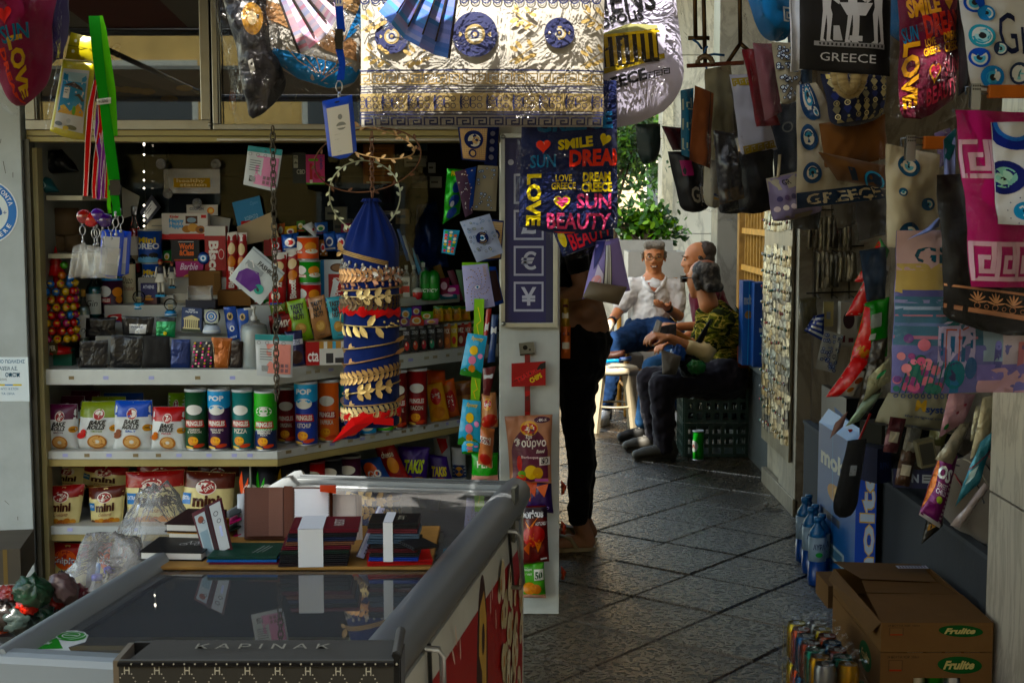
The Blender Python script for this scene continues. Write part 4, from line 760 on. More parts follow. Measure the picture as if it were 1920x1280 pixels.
# guard figurine
def guard(px,y0,y1,Y,l):
    c,w,h=fit(px-10,y0,px+10,y1,Y); t=thing('guard_figurine',l,'figurine',c,group='little palace guard figurines'); m=MB()
    m.box(-.018,-.015,0,.018,.015,.008,'3f9ac4','card'); m.build('stand',t); m=MB()
    for s in (-1,1): m.lathe([(.0055,.01),(.006,.03),(.005,.06)],'dcd8cc','card',8,(s*.008,0,0)); m.ball((s*.008,-.005,.012),.006,'1a1a1c','card',8)
    m.build('legs',t); m=MB(); m.lathe([(.024,.055),(.022,.062),(.012,.09)],'e0ddd2','card',14); m.lathe([(.012,.085),(.014,.11),(.006,.122)],'2a2c3c','card',12)
    for s in (-1,1): m.bar((s*.013,0,.115),(s*.02,-.004,.075),.0045,'dcd8cc','card',6)
    m.build('uniform',t); m=MB(); m.ball((0,0,.131),.009,'b98a6a','card',10); m.lathe([(.0095,.134),(.009,.142),(.004,.145)],'7a1a20','card',10); m.tube([(.006,0,.143),(.02,0,.13),(.018,0,.1)],.002,'16161a','card',5); m.build('head',t); t.scale=(h/.148,)*3; return t
guard(302,484,556,5.6,'palace guard figurine in white kilt, the front left one'); guard(323,490,540,5.7,'second palace guard figurine, partly in shadow behind')
# evil eye magnet
m=MB(); c,w,h=fit(370,468,394,500,5.66); m.ball((0,0,h/2),w/2,'16306a','ball',16,(1,.3,1)); S=lambda u,v,o:Vector(((u-.5)*w*.6,-w*.155-o,h/2+(v-.5)*w*.6)); pr(m,S,w,w,[('e',.5,.5,.5,None,'2f7fc0'),('e',.5,.5,.36,None,'e8ecec'),('e',.5,.5,.2,None,'3fa0d8'),('e',.5,.5,.1,None,'101018')]); m.build('evil_eye_magnet',None,'round glass evil eye magnet in front of the black chocolate box','magnet',loc=c)
# sweets row 4
bx(304,400,390,449,5.84,.05,'white carton of hippo shaped wafers with red lower band','e6e2da',[('r',0,0,1,.22,'c81f24'),('e',.1,.24,.08,.05,'e6e2da'),('t','Kinder',.18,.82,.38,.93,'c81f24','B'),('t','Happy\nHippo',.16,.4,.48,.8,'3a8ac8','B'),('t','Happy\nHippo',.17,.41,.47,.79,'5fb0e0','b'),('r',.52,.6,.78,.9,'5a3a28'),('e',.65,.74,.1,.1,'9ab0c0'),('e',.55,.4,.11,.14,'b98548'),('e',.68,.45,.12,.16,'d8aa68'),('e',.84,.38,.11,.15,'a8713a'),('e',.86,.36,.05,.08,'4a2a1a'),('r',.86,.82,.97,.94,'c81f24')],name='wafer_box')
bx(350,384,408,404,5.9,.01,'white coupon card with an orange sun','d8d4cc',[('t','COUPON',.1,.5,.55,.75,'24386a','b'),('e',.78,.45,.12,.33,'e89a3a'),('e',.78,.45,.07,.2,'f2d88a'),('r',.05,.15,.5,.22,'c86a4a')],name='coupon_card',cat='card')
bx(386,424,425,562,5.76,.05,'tall red carton of caramel biscuits with a white top','98201f',[('r',0,.87,1,1,'d2d0c8'),('t','Biscoff',.18,.18,.66,.8,'f2ece4','Bw'),('e',.78,.62,.14,.07,'e8e0d8'),('e',.78,.62,.12,.06,'b02a2a')],name='biscuit_carton')
def tube(P,Y,l,t_='Biscoff'): return soft(P,Y,l,'9a1f20',[('r',0,.86,1,1,'dcd8d0'),('e',.5,.72,.34,.1,'dcc8a0'),('e',.5,.5,.36,.1,'c9863a'),('t',t_,.25,.05,.75,.42,'f2ece4','Bv')],'biscuit_tube','biscuit pack',D=.02,mat='pack',group='red tubes of caramel biscuits')
tube([(426,436),(445,434),(446,545),(424,545)],5.74,'red caramel biscuit tube, first right of the tall red carton'); tube([(444,436),(463,436),(464,548),(444,548)],5.75,'red caramel biscuit tube, second right of the tall red carton')
tube([(512,474),(538,472),(536,566),(510,566)],5.7,'red caramel biscuit tube right behind the long chain'); tube([(536,470),(560,464),(564,562),(538,566)],5.72,'red caramel biscuit tube just left of the green short can')
bx(495,450,540,480,5.86,.04,'red carton lying behind the biscuit tubes','9a2028',[('e',.6,.5,.2,.3,'d8dce0')])
# sheets and cards behind
def sheet(P,Y,l,c,it=(),name='paper_sheet',cat='sheet',mat='paper'): return soft(P,Y,l,c,list(it),name,cat,D=0,mat=mat,nx=4,ny=4,wr=.002)
sheet([(435,380),(486,367),(496,410),(446,425)],5.9,'light blue paper card tilted in the window','4a8ab5',[('t','ΧΩΡΗΤΟ',.3,.12,.8,.3,'a9cfe6','b'),('t','Open',.6,.65,.9,.85,'7fb0d4','i')],'blue_card','card')
sheet([(444,425),(508,398),(524,445),(450,462)],5.88,'cream paper sheet leaning under the light blue card','b9a88c'); sheet([(385,402),(432,410),(428,445),(384,440)],5.9,'grey white envelope behind the wafer carton','a9a9a4',name='envelope',cat='envelope')
sheet([(262,398),(284,365),(302,388),(276,420)],5.88,'dark tag with a white label hanging in the window','2a2d3a',[('r',.15,.2,.85,.75,'c9cccf'),('r',.25,.6,.7,.65,'33373f'),('r',.25,.45,.6,.5,'33373f')],'luggage_tag','tag')
sheet([(228,350),(262,368),(256,402),(230,410)],5.9,'crumpled grey plastic sheet high on the left','8f8f88',name='plastic_sheet',mat='plastic'); sheet([(282,412),(330,405),(322,432),(270,430)],5.89,'pale price list lying behind the biscuit cup','b3ad9c',[('r',.2,.3,.7,.4,'7a7a74')],'price_list','sheet')
# hanging window things
def suction(px,py,Y=5.9):
    pass
t=thing('acrylic_sign','clear acrylic plaque with a gold plate hanging in the window','sign',at(360,340,5.88)); m=MB(); w,h=.23,.1; m.box(-w/2,-.002,-h/2,w/2,.002,h/2,'ffffff','clearplastic'); m.build('plaque',t)
m=MB(); S=Sflat(.15,.038,z0=-.025,y=-.003); m.surf(S,1,1,'7a6628','metal',smooth=False); pr(m,S,.15,.038,[('t','healthy\n  station',.08,.1,.9,.92,'e8dcc0','b')]); m.build('gold_plate',t)
for a,b_ in ((-.125,.07),(.1,.07),(-.1,-.05),(.02,-.09)):
    m=MB(); m.lathe([(.021,0),(.02,.004),(.008,.008),(.006,.018),(.0001,.018)],'cfd4d0','clearplastic',18); o=m.build('suction_cup',t,loc=(a,-.004,b_),rot=(R(90),0,0))
def sachet(P,Y,l,col,it,name='face_mask_sachet',film=0,cord=0): return soft(P,Y,l,col,it,name,'face mask pack',D=.006,mat='pack',group='hanging sachets of face masks',wr=.003,nx=8,ny=8,cord=cord)
def maskit(c,teal='1f8a8c'): return [('r',0,.86,1,1,teal),('e',.5,.91,.06,.02,'12585a'),('r',.3,.08,.95,.78,c),('r',.08,.3,.5,.74,'c4c8c8'),('r',.14,.12,.34,.26,'2a2c2e')]+[('r',.14+.02*i,.12,.15+.02*i,.26,'c9cccc') for i in range(10)]+[('r',.12,.4+.06*i,.44,.42+.06*i,'6a6e70') for i in range(5)]+[('r',.56+.12*(i%3),.12+.11*(i//3),.64+.12*(i%3),.2+.11*(i//3),'8a6a70') for i in range(6)]+[('g',.1+.22*i,.8,.05,.2,'5a6062') for i in range(4)]
sachet([(466,273),(530,281),(518,360),(456,346)],5.12,'pink and grey mask sachet with teal header, hung high on the long chain','c9ccce',maskit('cf8fae'))
sachet([(478,626),(550,628),(548,708),(482,704)],5.05,'peach and grey mask sachet with teal header, hung low on the long chain','c6cacc',maskit('dc9a90'))
sachet([(476,462),(534,512),(488,572),(428,522)],5.02,'zip sachet holding a purple mask, tilted on the chain','c6cccc',[('t','FASHION',.35,.72,.92,.84,'2a2c2e','b'),('r',.1,.55,.6,.68,'9aa0a2'),('p',[(.15,.1),(.62,.1),(.72,.4),(.5,.6),(.2,.5),(.1,.3)],'5a2a7c'),('l',[(.2,.5),(.1,.62),(.2,.72),(.32,.62)],.003,'e8e6e2'),('e',.74,.28,.12,None,'2a9a8a'),('e',.74,.28,.06,None,'16302c'),('r',0,.93,1,.96,'9fa6a8')])
bx(549,286,574,344,5.9,.004,'dark card with leaf emblem and CBD lettering in the window','16201e',[('t','CBD',.3,.3,.95,.45,'b9beb8','b'),('r',.08,.5,.4,.9,'b3b8b0'),('t','99%',.1,.78,.38,.88,'1c2a22','b'),('t','*',.12,.5,.38,.72,'1c2a22','B')],name='hanging_card',cat='card')
t=bx(574,290,609,346,5.88,.004,'pink blister card holding a lip balm','c8558c',[('r',0,0,1,.06,'5aa038'),('r',.15,.78,.65,.86,'7ab048'),('t','Labello',.75,.5,.92,.95,'3a4aa0','bw'),('e',.6,.3,.2,.12,'b0305a'),('r',.2,.12,.35,.7,'b0303c'),('r',.2,.04,.35,.16,'e4dcdc')],name='lip_balm_card',cat='lip balm')
bx(681,271,740,345,6.3,.004,'faded orange notice hanging inside the kiosk','8a5a1c',[('r',.05,.05,.95,.93,'a8701c'),('t','ΑΝΑΚΟΙΝΩΣΗ',.2,.8,.8,.88,'3a2408','b'),('r',.1,.02,.9,.06,'c9c2a8')]+[('r',.15,.2+.09*i,.85,.22+.09*i,'5a3a10') for i in range(6)],name='notice',cat='notice',mat='paper')
# --- right of the chain
def mini(x0,y0,x1,y1,Y,c,l,fc='dd9a35'): return can(x0,y0,x1,y1,Y,l,c,[('e',.22,.62,.2,.2,'ecece6'),('r',.06,.3,.42,.42,'b5202a'),('t','PRINGLES',.07,.31,.41,.41,'f2efe8','B'),('e',.66,.6,.18,.2,fc),('e',.7,.4,.2,.1,'e8e4da')],group='three short cans stacked in a column',rim=True)
mini(565,531,602,578,5.72,'b5202a','bottom red short can of the stacked column'); mini(562,488,601,532,5.72,'2f8a2c','middle green short can of the stacked column'); mini(558,443,598,488,5.72,'d8691f','topmost orange short can of the stacked column')
soft([(566,424),(584,416),(594,430),(592,446),(566,446)][:4],5.74,'crumpled white paper wrap on top of the orange can','c9cacc',[('e',.7,.3,.15,None,'a02838')],'paper_wrap','wrapper',D=.02,mat='pack',wr=.01)
bx(601,487,652,570,5.76,.03,'white and blue carton of cookies with a red pack in front','cfd6da',[('r',0,0,.15,1,'3a86b8'),('e',.65,.82,.28,.1,'5a3a28'),('e',.65,.82,.22,.07,'8a6a50'),('r',.3,.0,1,.68,'9c1c24'),('t','Cookies',.45,.05,.75,.6,'f0e8e0','bw'),('p',[(.3,0),(.42,0),(.7,.5),(.5,.6)],'e4e8ea')],name='cookie_box')
for i,(P,c,l) in enumerate((([(527,440),(560,436),(562,470),(530,472)],'1f5aa8','blue foil chocolate pack behind the biscuit tubes'),([(606,437),(628,433),(632,470),(608,472)],'2a62b4','bright blue sweet pack left of the navy roll'),([(628,437),(650,436),(652,472),(631,472)],'234f98','darker blue sweet pack touching the navy roll'),([(505,448),(527,444),(530,474),(508,476)],'9a2a2a','small red and blue sweet pack beside the chain'),([(598,450),(612,447),(614,480),(600,480)],'b0762c','gold brown bar between the orange can and the blue packs'))):
    soft(P,5.8,l,c,[('e',.5,.5,.3,.25,'e8e8ec'),('e',.5,.5,.2,.15,'c03030' if i!=1 else '123a7a'),('r',.1,.1,.9,.18,'e8e8ec')],'sweet_pack','sweet pack',D=.015,mat='foil',group='foil packs of sweets')
for P,c,l in (([(537,566),(572,558),(588,634),(552,642)],'86a83c','green'),([(576,560),(608,552),(622,628),(590,640)],'a37a58','light brown'),([(611,558),(644,554),(654,632),(624,638)],'4f9aa8','pale blue')):
    soft(P,5.52,'%s nut bar with bold black lettering'%l,c,[('t','TASTY\nNAT\nNUT!',.14,.52,.86,.9,'16161a','B'),('e',.5,.3,.28,.13,'b9925c'),('e',.5,.3,.2,.09,'cfae78'),('t','~',.35,.08,.65,.11,'4a4038')],'nut_bar','snack bar',D=.01,mat='pack',group='tasty nut bars on the counter',ex=(.3,.3))
soft([(504,592),(548,586),(552,624),(508,628)],5.52,'red and black bar pack left of the green nut bar','7a1a1c',[('p',[(0,0),(.3,0),(.6,1),(.3,1)],'16161a'),('t','TWIX',.2,.35,.9,.7,'e8e0d8','Bi'),('p',[(.7,0),(.85,0),(1,.8),(.9,1)],'d0501c')],'chocolate_bar','snack bar',D=.012,mat='foil')
soft([(505,572),(534,568),(540,592),(510,596)],5.58,'small olive and red tea sachet above the black bar pack','6a7a2c',[('r',.1,.1,.9,.4,'a02a24'),('t','TEA',.2,.5,.8,.85,'e8e0c8','b')],'tea_sachet','sachet',D=.008,mat='foil')
soft([(533,622),(566,618),(573,682),(544,688)],5.42,'navy chocolate biscuit bar standing before the nut bars','1a1f4a',[('r',0,.6,1,.75,'c8ccd8'),('t','DIGESTIVE',.15,.62,.85,.73,'1c2a6a','b'),('e',.5,.25,.4,.2,'3a2216')],'biscuit_bar','snack bar',D=.012,mat='foil')
bx(575,640,656,684,5.42,.07,'red and white chocolate carton lying on the counter','a01c2c',[('r',.3,0,1,.7,'d8d6d0'),('t','cta',.03,.15,.28,.6,'f2ece8','b'),('r',.45,.08,.62,.5,'3a3a3c'),('r',.66,.08,.95,.3,'3a3a3c'),('r',.3,.7,1,1,'b8925c'),('r',.4,.7,.48,1,'e8e4dc'),('r',.6,.7,.68,1,'6ab0d0'),('r',.8,.7,.88,1,'e8e4dc')],yaw=14,top='c9b08a',name='chocolate_box')
# ---- right of the navy roll: upper slanted shelves
def onS(px,dy=.1): return YS(px)+dy
Yq=onS(770,.16)
for i,(x0,x1,yt,c,l) in enumerate(((752,768,520,'d8d4cc','white chocolate bar box with red stripe right behind the navy roll'),(744,756,528,'b8a888','small beige sweet box touching the navy roll'))):
    bx(x0,yt,x1,560,Yq,.04,l,c,[('r',0,.3,1,.6,'c0282c'),('t','Kinder',.1,.65,.9,.85,'2a2a2a','b')],name='sweet_box')
t=thing('surprise_egg','red and white wrapped chocolate egg on the upper slanted shelf','chocolate egg',at(783,562,Yq)); m=MB(); m.ball((0,0,.026),.023,'c81f1a','ball',18,(1,1,1.15)); m.build('egg',t); m=MB(); m.ball((0,0,.036),.0225,'dcd8d0','ball',18,(1,1,.75)); m.build('wrapper_top',t)
for x,c,l in ((776,'b9beb8','first clear capped bottle on the upper slanted shelf'),(762,'a9aea8','clear capped bottle nearest the navy roll')):
    bottle(x-9,497,x+9,560,Yq+.06,l,PB_,c,'clearplastic',cap='c9ccc8',liquid='b8b2a0',group='small bottles on the upper slanted shelf')
bottle(785,492,803,560,Yq+.06,'clear capped bottle just left of the green drink bottles',PB_,'a9aea8','clearplastic',cap='c9ccc8',liquid='9aa89a',group='small bottles on the upper slanted shelf')
for x,l in ((800,'left green drink bottle with white lettering'),(815,'right green drink bottle beside the pink sweets')):
    bottle(x-12,507,x+10,562,Yq+.02,l,[(.8,0),(1,.1),(.85,.4),(1,.7),(.8,.92),(.4,1)],'2f7a34','plastic',lab=('3a8a3c',[('t','ICY',.2,.3,.8,.6,'e8f0e4','bi')]),group='green drink bottles on the upper slanted shelf')
for P,c,l in (([(822,522),(842,520),(844,556),(824,558)],'8c1f48','dark pink sweet dispenser on the upper slanted shelf'),([(832,536),(860,534),(862,552),(834,556)],'b82a8c','magenta candy toy at the end of the upper slanted shelf'),([(822,548),(856,548),(858,560),(824,562)],'2a7a8a','teal candy pack lying under the magenta toy')):
    soft(P,onS(835,.1),l,c,[('e',.5,.6,.3,.2,'e8c8d8')],'candy_toy','candy',D=.018,mat='plastic')
# markers and pens leaning in the dim back
rnd=random.Random(12)
for i in range(7):
    x=742+i*9+rnd.random()*4; y=430+i*12; t=soft([(x,y),(x+5,y-1),(x+26,y+58),(x+19,y+60)],onS(780,.5),'slanted %s pen, number from the left in the pen bundle'%['blue','silver','black','pale blue','grey','green','navy'][i] if 0 else '%s pen leaning in the bundle right of the navy roll'%['blue','silver','black','pale blue','grey','green','navy'][i],['2a5aa0','a9adb0','1a1a1c','7ab0d0','6a6c70','2f7a4a','16204a'][i],(),'pen','pen',D=.004,mat='plastic',nx=3,ny=4,group='pens leaning behind the slanted shelf')
for P,c,l in (([(838,508),(850,506),(872,560),(860,564)],'7a3a48','dusky pink notebook leaning at the back of the slanted shelf'),([(854,506),(868,506),(884,562),(870,566)],'7a9a74','pale green notebook leaning beside the dusky pink one'),([(812,500),(826,495),(842,545),(828,550)],'8a6a30','mustard notebook behind the green bottles')):
    soft(P,onS(850,.4),l,c,(),'notebook','notebook',D=.008,mat='card',nx=3,ny=4,group='small notebooks at the dim back')
soft([(782,385),(818,378),(842,500),(772,505)],onS(800,.7),'dark blue plastic sack hanging in the dim kiosk interior','14326a',(),'plastic_sack','bag',D=.07,mat='foil',wr=.015)
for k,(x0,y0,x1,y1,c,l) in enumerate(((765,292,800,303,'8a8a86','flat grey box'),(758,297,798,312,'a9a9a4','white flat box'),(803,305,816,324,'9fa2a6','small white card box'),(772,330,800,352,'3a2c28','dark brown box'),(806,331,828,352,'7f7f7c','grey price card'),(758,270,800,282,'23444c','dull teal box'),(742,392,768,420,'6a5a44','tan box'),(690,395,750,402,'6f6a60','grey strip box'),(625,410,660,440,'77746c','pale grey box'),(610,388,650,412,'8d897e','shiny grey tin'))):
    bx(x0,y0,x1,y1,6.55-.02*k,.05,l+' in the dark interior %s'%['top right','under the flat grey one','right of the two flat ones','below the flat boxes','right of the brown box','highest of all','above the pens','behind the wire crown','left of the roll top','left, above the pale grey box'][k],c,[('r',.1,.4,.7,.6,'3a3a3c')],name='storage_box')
# small orange and grey wallpaper-like posters far inside: shelves of cigarettes
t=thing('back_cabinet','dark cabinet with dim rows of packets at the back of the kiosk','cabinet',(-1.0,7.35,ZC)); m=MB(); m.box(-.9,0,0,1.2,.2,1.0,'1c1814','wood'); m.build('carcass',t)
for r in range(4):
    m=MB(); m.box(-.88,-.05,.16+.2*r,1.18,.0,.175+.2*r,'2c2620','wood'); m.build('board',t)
rnd=random.Random(31); 
# middle shelf: candy row
cs=[(750,577,772,600,'2f8ac0','blue'),(772,574,790,592,'7a3a9a','violet'),(768,590,795,611,'d8581f','orange'),(748,592,768,612,'8a2a8a','purple'),(789,584,812,600,'7ab03a','green'),(796,597,822,608,'c88ab0','pale pink')]
for x0,y0,x1,y1,c,l in cs: soft([(x0,y0),(x1,y0),(x1,y1),(x0,y1)],onS(780,.1),'%s fruit gum pack on the middle slanted shelf'%l,c,[('e',.5,.5,.32,.3,'e8e0c8'),('e',.5,.5,.2,.2,'d8a030')],'gum_pack','gum',D=.014,mat='pack',nx=6,ny=6,group='fruit gum packs on the middle slanted shelf')
for i in range(4):
    x=812+i*17; soft([(x,574+i*.3),(x+18,573),(x+19,603-i),(x,604-i)],onS(x,.12),'yellow nut sachet, %s of four in a row'%['first','second','third','last'][i],'d8b428',[('r',0,.8,1,1,'3a7a2c'),('e',.5,.3,.35,.22,'c98a2e'),('t','NUTS',.15,.5,.85,.68,'5a3a10','b'),('l',[(0,.75),(.3,.72),(.6,.76),(1,.72)],.002,'3a2a10')],'nut_sachet','snack',D=.012,mat='pack',nx=6,ny=6,group='yellow nut sachets on the middle slanted shelf')
gum=[(754,'16161a','c8281f'),(770,'1a1a1c','e0602a'),(786,'141418','c01f4a'),(801,'15151a','1f9a7a'),(817,'161616','6a3a1c'),(832,'a3622c','d88a3c'),(845,'d8c22c','c8281f'),(858,'8a1420','e8d8c8'),(871,'c8501f','e8d8c8'),(883,'2f7a3c','e8d8c8'),(895,'9a1c28','e8d8c8')]
for i,(x,c,d) in enumerate(gum):
    Y=onS(x,.08); w=15 if i<5 else 12.5; y1=pyz(ZC,Y); it=[('t','ZERO',.12,.68,.88,.82,'c9cccf','b'),('e',.6,.25,.28,.17,d),('e',.52,.32,.1,.06,'f0e0d0'),('r',.1,.5,.6,.55,'6a6c70')] if i<5 else [('t',['PICK','NOX','MEZ','MIX','MINT','GUM'][i-5],.1,.6,.9,.8,'f0ece0','b'),('e',.5,.3,.3,.16,d)]
    bx(x,y1-49+i*.7,x+w,y1,Y,.03,['black gum box with a red ball picture, first in the row','black gum box with an orange picture','black gum box with a crimson picture','black gum box with a green picture','black gum box with a brown picture','orange brown sweet box right of the black ones','yellow sweet box in the gum row','dark red sweet box after the yellow one','orange sweet box near the row end','green sweet box near the row end','deep red sweet box at the very end of the gum row'][i],c,it,name='gum_box',group='row of small gum boxes on the counter')
# side shelf stuff at far left: lollipop tree, cardboard rolls, scale
t=thing('lollipop_stand','round stand covered with red and yellow wrapped lollipops','lollipop stand',at(110,662,5.45)); m=MB(); m.bar((0,0,0),(0,0,.36),.012,'a01c20','plastic'); m.lathe([(.055,0),(.05,.02),(.02,.03)],'b01f24','plastic',18); m.lathe([(.04,.3),(.02,.34),(.025,.35),(.008,.38),(.002,.41)],'b01f24','plastic',16); m.build('pole',t)
rnd=random.Random(2); k=0
for r in range(8):
    for j in range(8):
        a=-1.9+j*.54+(r%2)*.27; z=.06+r*.03; x,y=.068*math.sin(a),-.068*math.cos(a); c=rnd.choice(['b01c28','c8a41f','9a1c5a','2c6aa8','b8302a','d0b02a']); m=MB(); m.ball((x,y,z),.0155,c,'ball',10); m.ball((x*1.1,y*1.12,z+.003),.0112,'d8b83a' if c[0]!='c' else 'b01c28','ball',8,(1,.7,.6)); m.bar((x,y,z),(x*.2,y*.2,z-.02),.0018,'e8e4dc','plastic',5); o=m.build('lollipop',t)
for k,(x,z) in enumerate(((.04,.34),(.03,.30),(.062,.29))): m=MB(); m.ball((x,-.03,z),.016,['5a9a3a','c87a2a','2c6aa8'][k],'ball',10); m.build('lollipop',t)
c,w,h=fit(112,640,150,690,5.36); 
bx(80,655,135,690,5.44,.05,'small green box under the lollipop stand','2f6a5a',side='285a4c'); soft([(76,640),(108,640),(108,664),(76,666)],5.4,'handwritten brown price card before the lollipop stand','5a4a30',[('t','CLIPPER',.1,.3,.9,.7,'d8d0b8','b')],'price_card','sign',D=0,mat='cardboard')
def roll(px,y0,y1,r,l): 
    c,w,h=fit(px-r,y0,px+r,y1,5.55); m=MB(); m.lathe([(w/2,0),(w/2,h),(w*.18,h),(w*.18,h*.7),(.0001,h*.7)],'6a5a48','cardboard',24); m.build('tape_roll',None,l,'tape roll',loc=c,group='brown tape rolls on the left side shelf')
roll(124,390,440,24,'large brown tape roll, uppermost on the left side shelf'); roll(110,441,472,18,'small brown tape roll at the front of the left side shelf'); roll(138,441,472,17,'small brown tape roll at the back of the left side shelf')
soft([(70,325),(95,335),(112,360),(70,364)],5.42,'turquoise sloped scale box at the top left side shelf','3a6a72',[('g',.4,.5,.25,.2,'a9c4c8')],'weighing_scale','scale',D=.04,mat='plastic')
soft([(72,285),(118,280),(150,322),(72,328)],5.5,'black shiny film bundle high in the left corner','16181a',(),'film_bundle','bundle',D=.06,mat='foil',wr=.015,group=None)
# string of small lights
t=thing('light_string','string of tiny warm lights hanging inside the window','string lights',at(270,268,5.86)); m=MB(); m.bar((0,0,.02),(.0,0,-.36),.0012,'2a2a28','matte',4); m.build('cable',t)
for py in (269,272,290,322,338,353,385,405,413,424): p=at(270,py,5.86)-t.location; m=MB(); m.ball(p,.004,'ffe9c0','lamp',6); m.build('bulb',t)
# --- hanging strips right of the kiosk opening
Yh=5.1
def pouch(P,l,c,it,Y=Yh,**k): return soft(P,Y,l,c,it,'zip_pouch','pouch',D=.01,mat='cloth',group='souvenir pouches hanging at the kiosk corner',wr=.003,nx=8,ny=8,ex=(.3,.3),**k)
def dots(n,cols,r,seed,w=1,h=1,mat=''):
    rnd=random.Random(seed); out=[]
    for i in range(n):
        u,v=rnd.uniform(.07,.93),rnd.uniform(.06,.94); q=rnd.uniform(.7,1.3)*r; c=rnd.choice(cols); out+=[('e',u,v,q,None,c),('e',u,v,q*.55,None,'d8d8d0'),('e',u,v,q*.28,None,'2a6a9a')]
    return out
gg='b8922c:gold'
def goldeye(): return [('r',.06,.05,.94,.95,gg)]+[('r',.08+.07*i,.06,.085+.07*i,.94,'20264c') for i in range(13)]+[('r',.06,.08+.06*i,.94,.085+.06*i,'20264c') for i in range(15)]+[('e',.5,.62,.33,None,'1a2450'),('e',.52,.6,.22,None,'c9c4b4'),('e',.58,.6,.13,None,gg),('e',.6,.6,.06,None,'1a2450'),('e',.45,.22,.15,None,'1a2450'),('e',.46,.22,.09,None,gg)]
pouch([(914,236),(936,236),(932,312),(908,308)],'dark navy pouch behind the gold eye pouch at the top of the corner','1a2450',[('e',.5,.2+.2*i,.2,None,'8a8a9a') for i in range(4)],Y=5.14)
pouch([(858,238),(918,238),(912,304),(866,300)],'blue edged gold pouch with an evil eye, topmost at the corner','22305c',goldeye())
soft([(838,316),(870,318),(862,400),(830,420)],Yh+.06,'shiny green packaging with round blue paw toys','3a9a2c',[('e',.6,.35,.3,.12,'16408a'),('e',.5,.3,.12,.06,'c9ccd0'),('e',.5,.12,.3,.1,'16408a'),('e',.7,.62,.25,.12,'16408a'),('t','FIGHT',.3,.86,.95,.96,'e8c82a','b')],'toy_pack','toy',D=.03,mat='foil',wr=.01)
pouch([(852,322),(893,312),(886,400),(872,408)],'brown and blue woven patterned pouch hanging at a slant','4a3848',[('p',[(.5,1),(1,1),(1,.2),(.6,.1),(.75,.5)],'1f3a7a')]+dots(26,['6a3a30','8a8078','3a2a4a'],.05,3))
pouch([(896,310),(934,312),(930,396),(886,394)],'beige pouch dotted with little evil eyes','8a8270',dots(24,['1c3a5a','2a5a8a','1a2a4a'],.055,4),Y=5.13)
soft([(832,430),(862,432),(852,478),(828,474)],Yh+.03,'small turquoise card with coloured hexagon dots','3f9fc0',[('e',.2+.3*(i%3),.12+.13*(i//3),.11,.055,['d84a6a','e8d050','e07a3a','4aa84a','f0f0e0'][i%5]) for i in range(20)],'sticker_card','card',D=.003,mat='card')
pouch([(912,410),(945,414),(940,486),(905,490)],'gold and blue pouch behind the tilted eye pouch','22305c',goldeye(),Y=5.14)
pouch([(862,416),(918,401),(944,474),(894,492)],'light blue pouch with one big eye, hanging tilted at the corner','a3abc0',dots(40,['2a3a6a','3a6a9a','4a5a4a'],.035,5)+[('e',.5,.5,.21,None,'16204a'),('e',.5,.5,.17,None,'b8a050'),('e',.5,.5,.155,None,'16204a'),('e',.5,.5,.1,None,'e0e2e0'),('e',.5,.5,.065,None,'3a8ac0'),('e',.5,.5,.03,None,'101018')],Y=5.07)
pouch([(866,492),(915,492),(922,520),(870,522)],'colourful green and red strip behind the lilac pouch','7aa83a',[('e',.3,.5,.15,.3,'c8402a'),('g',.7,.5,.12,.4,'2a7ab8')],Y=5.12)
sp=[]
for a in range(9):
    for j in range(9): r=.07+.045*j; th=a*.698+j*.16; sp.append(('e',.5+r*math.cos(th)*.95,.5+r*math.sin(th),.012+.0012*j,None,'a88a3c' if j%2 else '6a5a4a'))
pouch([(866,498),(914,494),(928,574),(874,584)],'lilac pouch with a golden spiral of dots round an eye','a9a8c8',sp+[('e',.5,.5,.09,.035,'e8e6e0'),('e',.5,.5,.045,None,'2a8ac0'),('e',.5,.5,.02,None,'101018'),('t','GREECE',.8,.72,.9,.97,'a88a3c','w')],Y=5.06)
pouch([(915,500),(930,500),(945,568),(926,574)],'dark blue bordered pouch edge behind the lilac pouch','1c3a7a',[('r',.1,.1,.9,.9,'3a2a2a')],Y=5.12)
def strip(P,l): return soft(P,5.04,l,'8ab83a',[('l',[(.5,.2),(.3,.4),(.7,.5),(.4,.8)],.003,'e8d83a')],'card_strip','strip',D=0,mat='card',nx=2,ny=4,group='green hanging strips holding candy sachets')
strip([(889,560),(908,560),(906,645),(888,640)],'upper green strip holding the first candy sachet'); strip([(884,700),(902,700),(899,760),(882,755)],'middle green strip between the two candy sachets'); strip([(880,800),(898,800),(898,850),(880,850)],'lowest green strip behind the second candy sachet')
def sq(P,l): return soft(P,5.0,l,'4aa8d0',[('t','Squeezy',.2,.84,.85,.95,'e0c82a','bi'),('e',.45,.63,.2,.11,'e8c83a'),('e',.45,.4,.18,.1,'d88aa8'),('e',.5,.2,.16,.09,'c98a2e'),('r',0,0,1,.12,'2f7a2c'),('e',.8,.52,.12,.06,'d898c0'),('p',[(0,.12),(.2,.2),(.4,.13),(.7,.2),(1,.12)],'2f7a2c')],'candy_sachet','candy',D=.01,mat='pack',nx=6,ny=8,group='light blue candy sachets hanging on a strip')
sq([(877,624),(914,630),(902,710),(862,702)],'upper light blue candy sachet on the green strip'); sq([(868,748),(902,752),(900,842),(858,832)],'lower light blue candy sachet on the green strip'); sq([(866,820),(902,824),(896,850),(866,850)],'third light blue candy sachet just showing at the bottom')
chips([(903,738),(930,735),(934,800),(902,808)],5.2,'tan and red crisp bag hanging at the kiosk corner','b98a68',[('e',.4,.72,.3,.16,'d8a82a'),('e',.4,.72,.27,.12,'b01c28'),('t',"Lay's",.2,.65,.62,.78,'f2ece4','b'),('e',.5,.25,.5,.2,'a83a20')],group='crisp bags hanging at the kiosk corner')
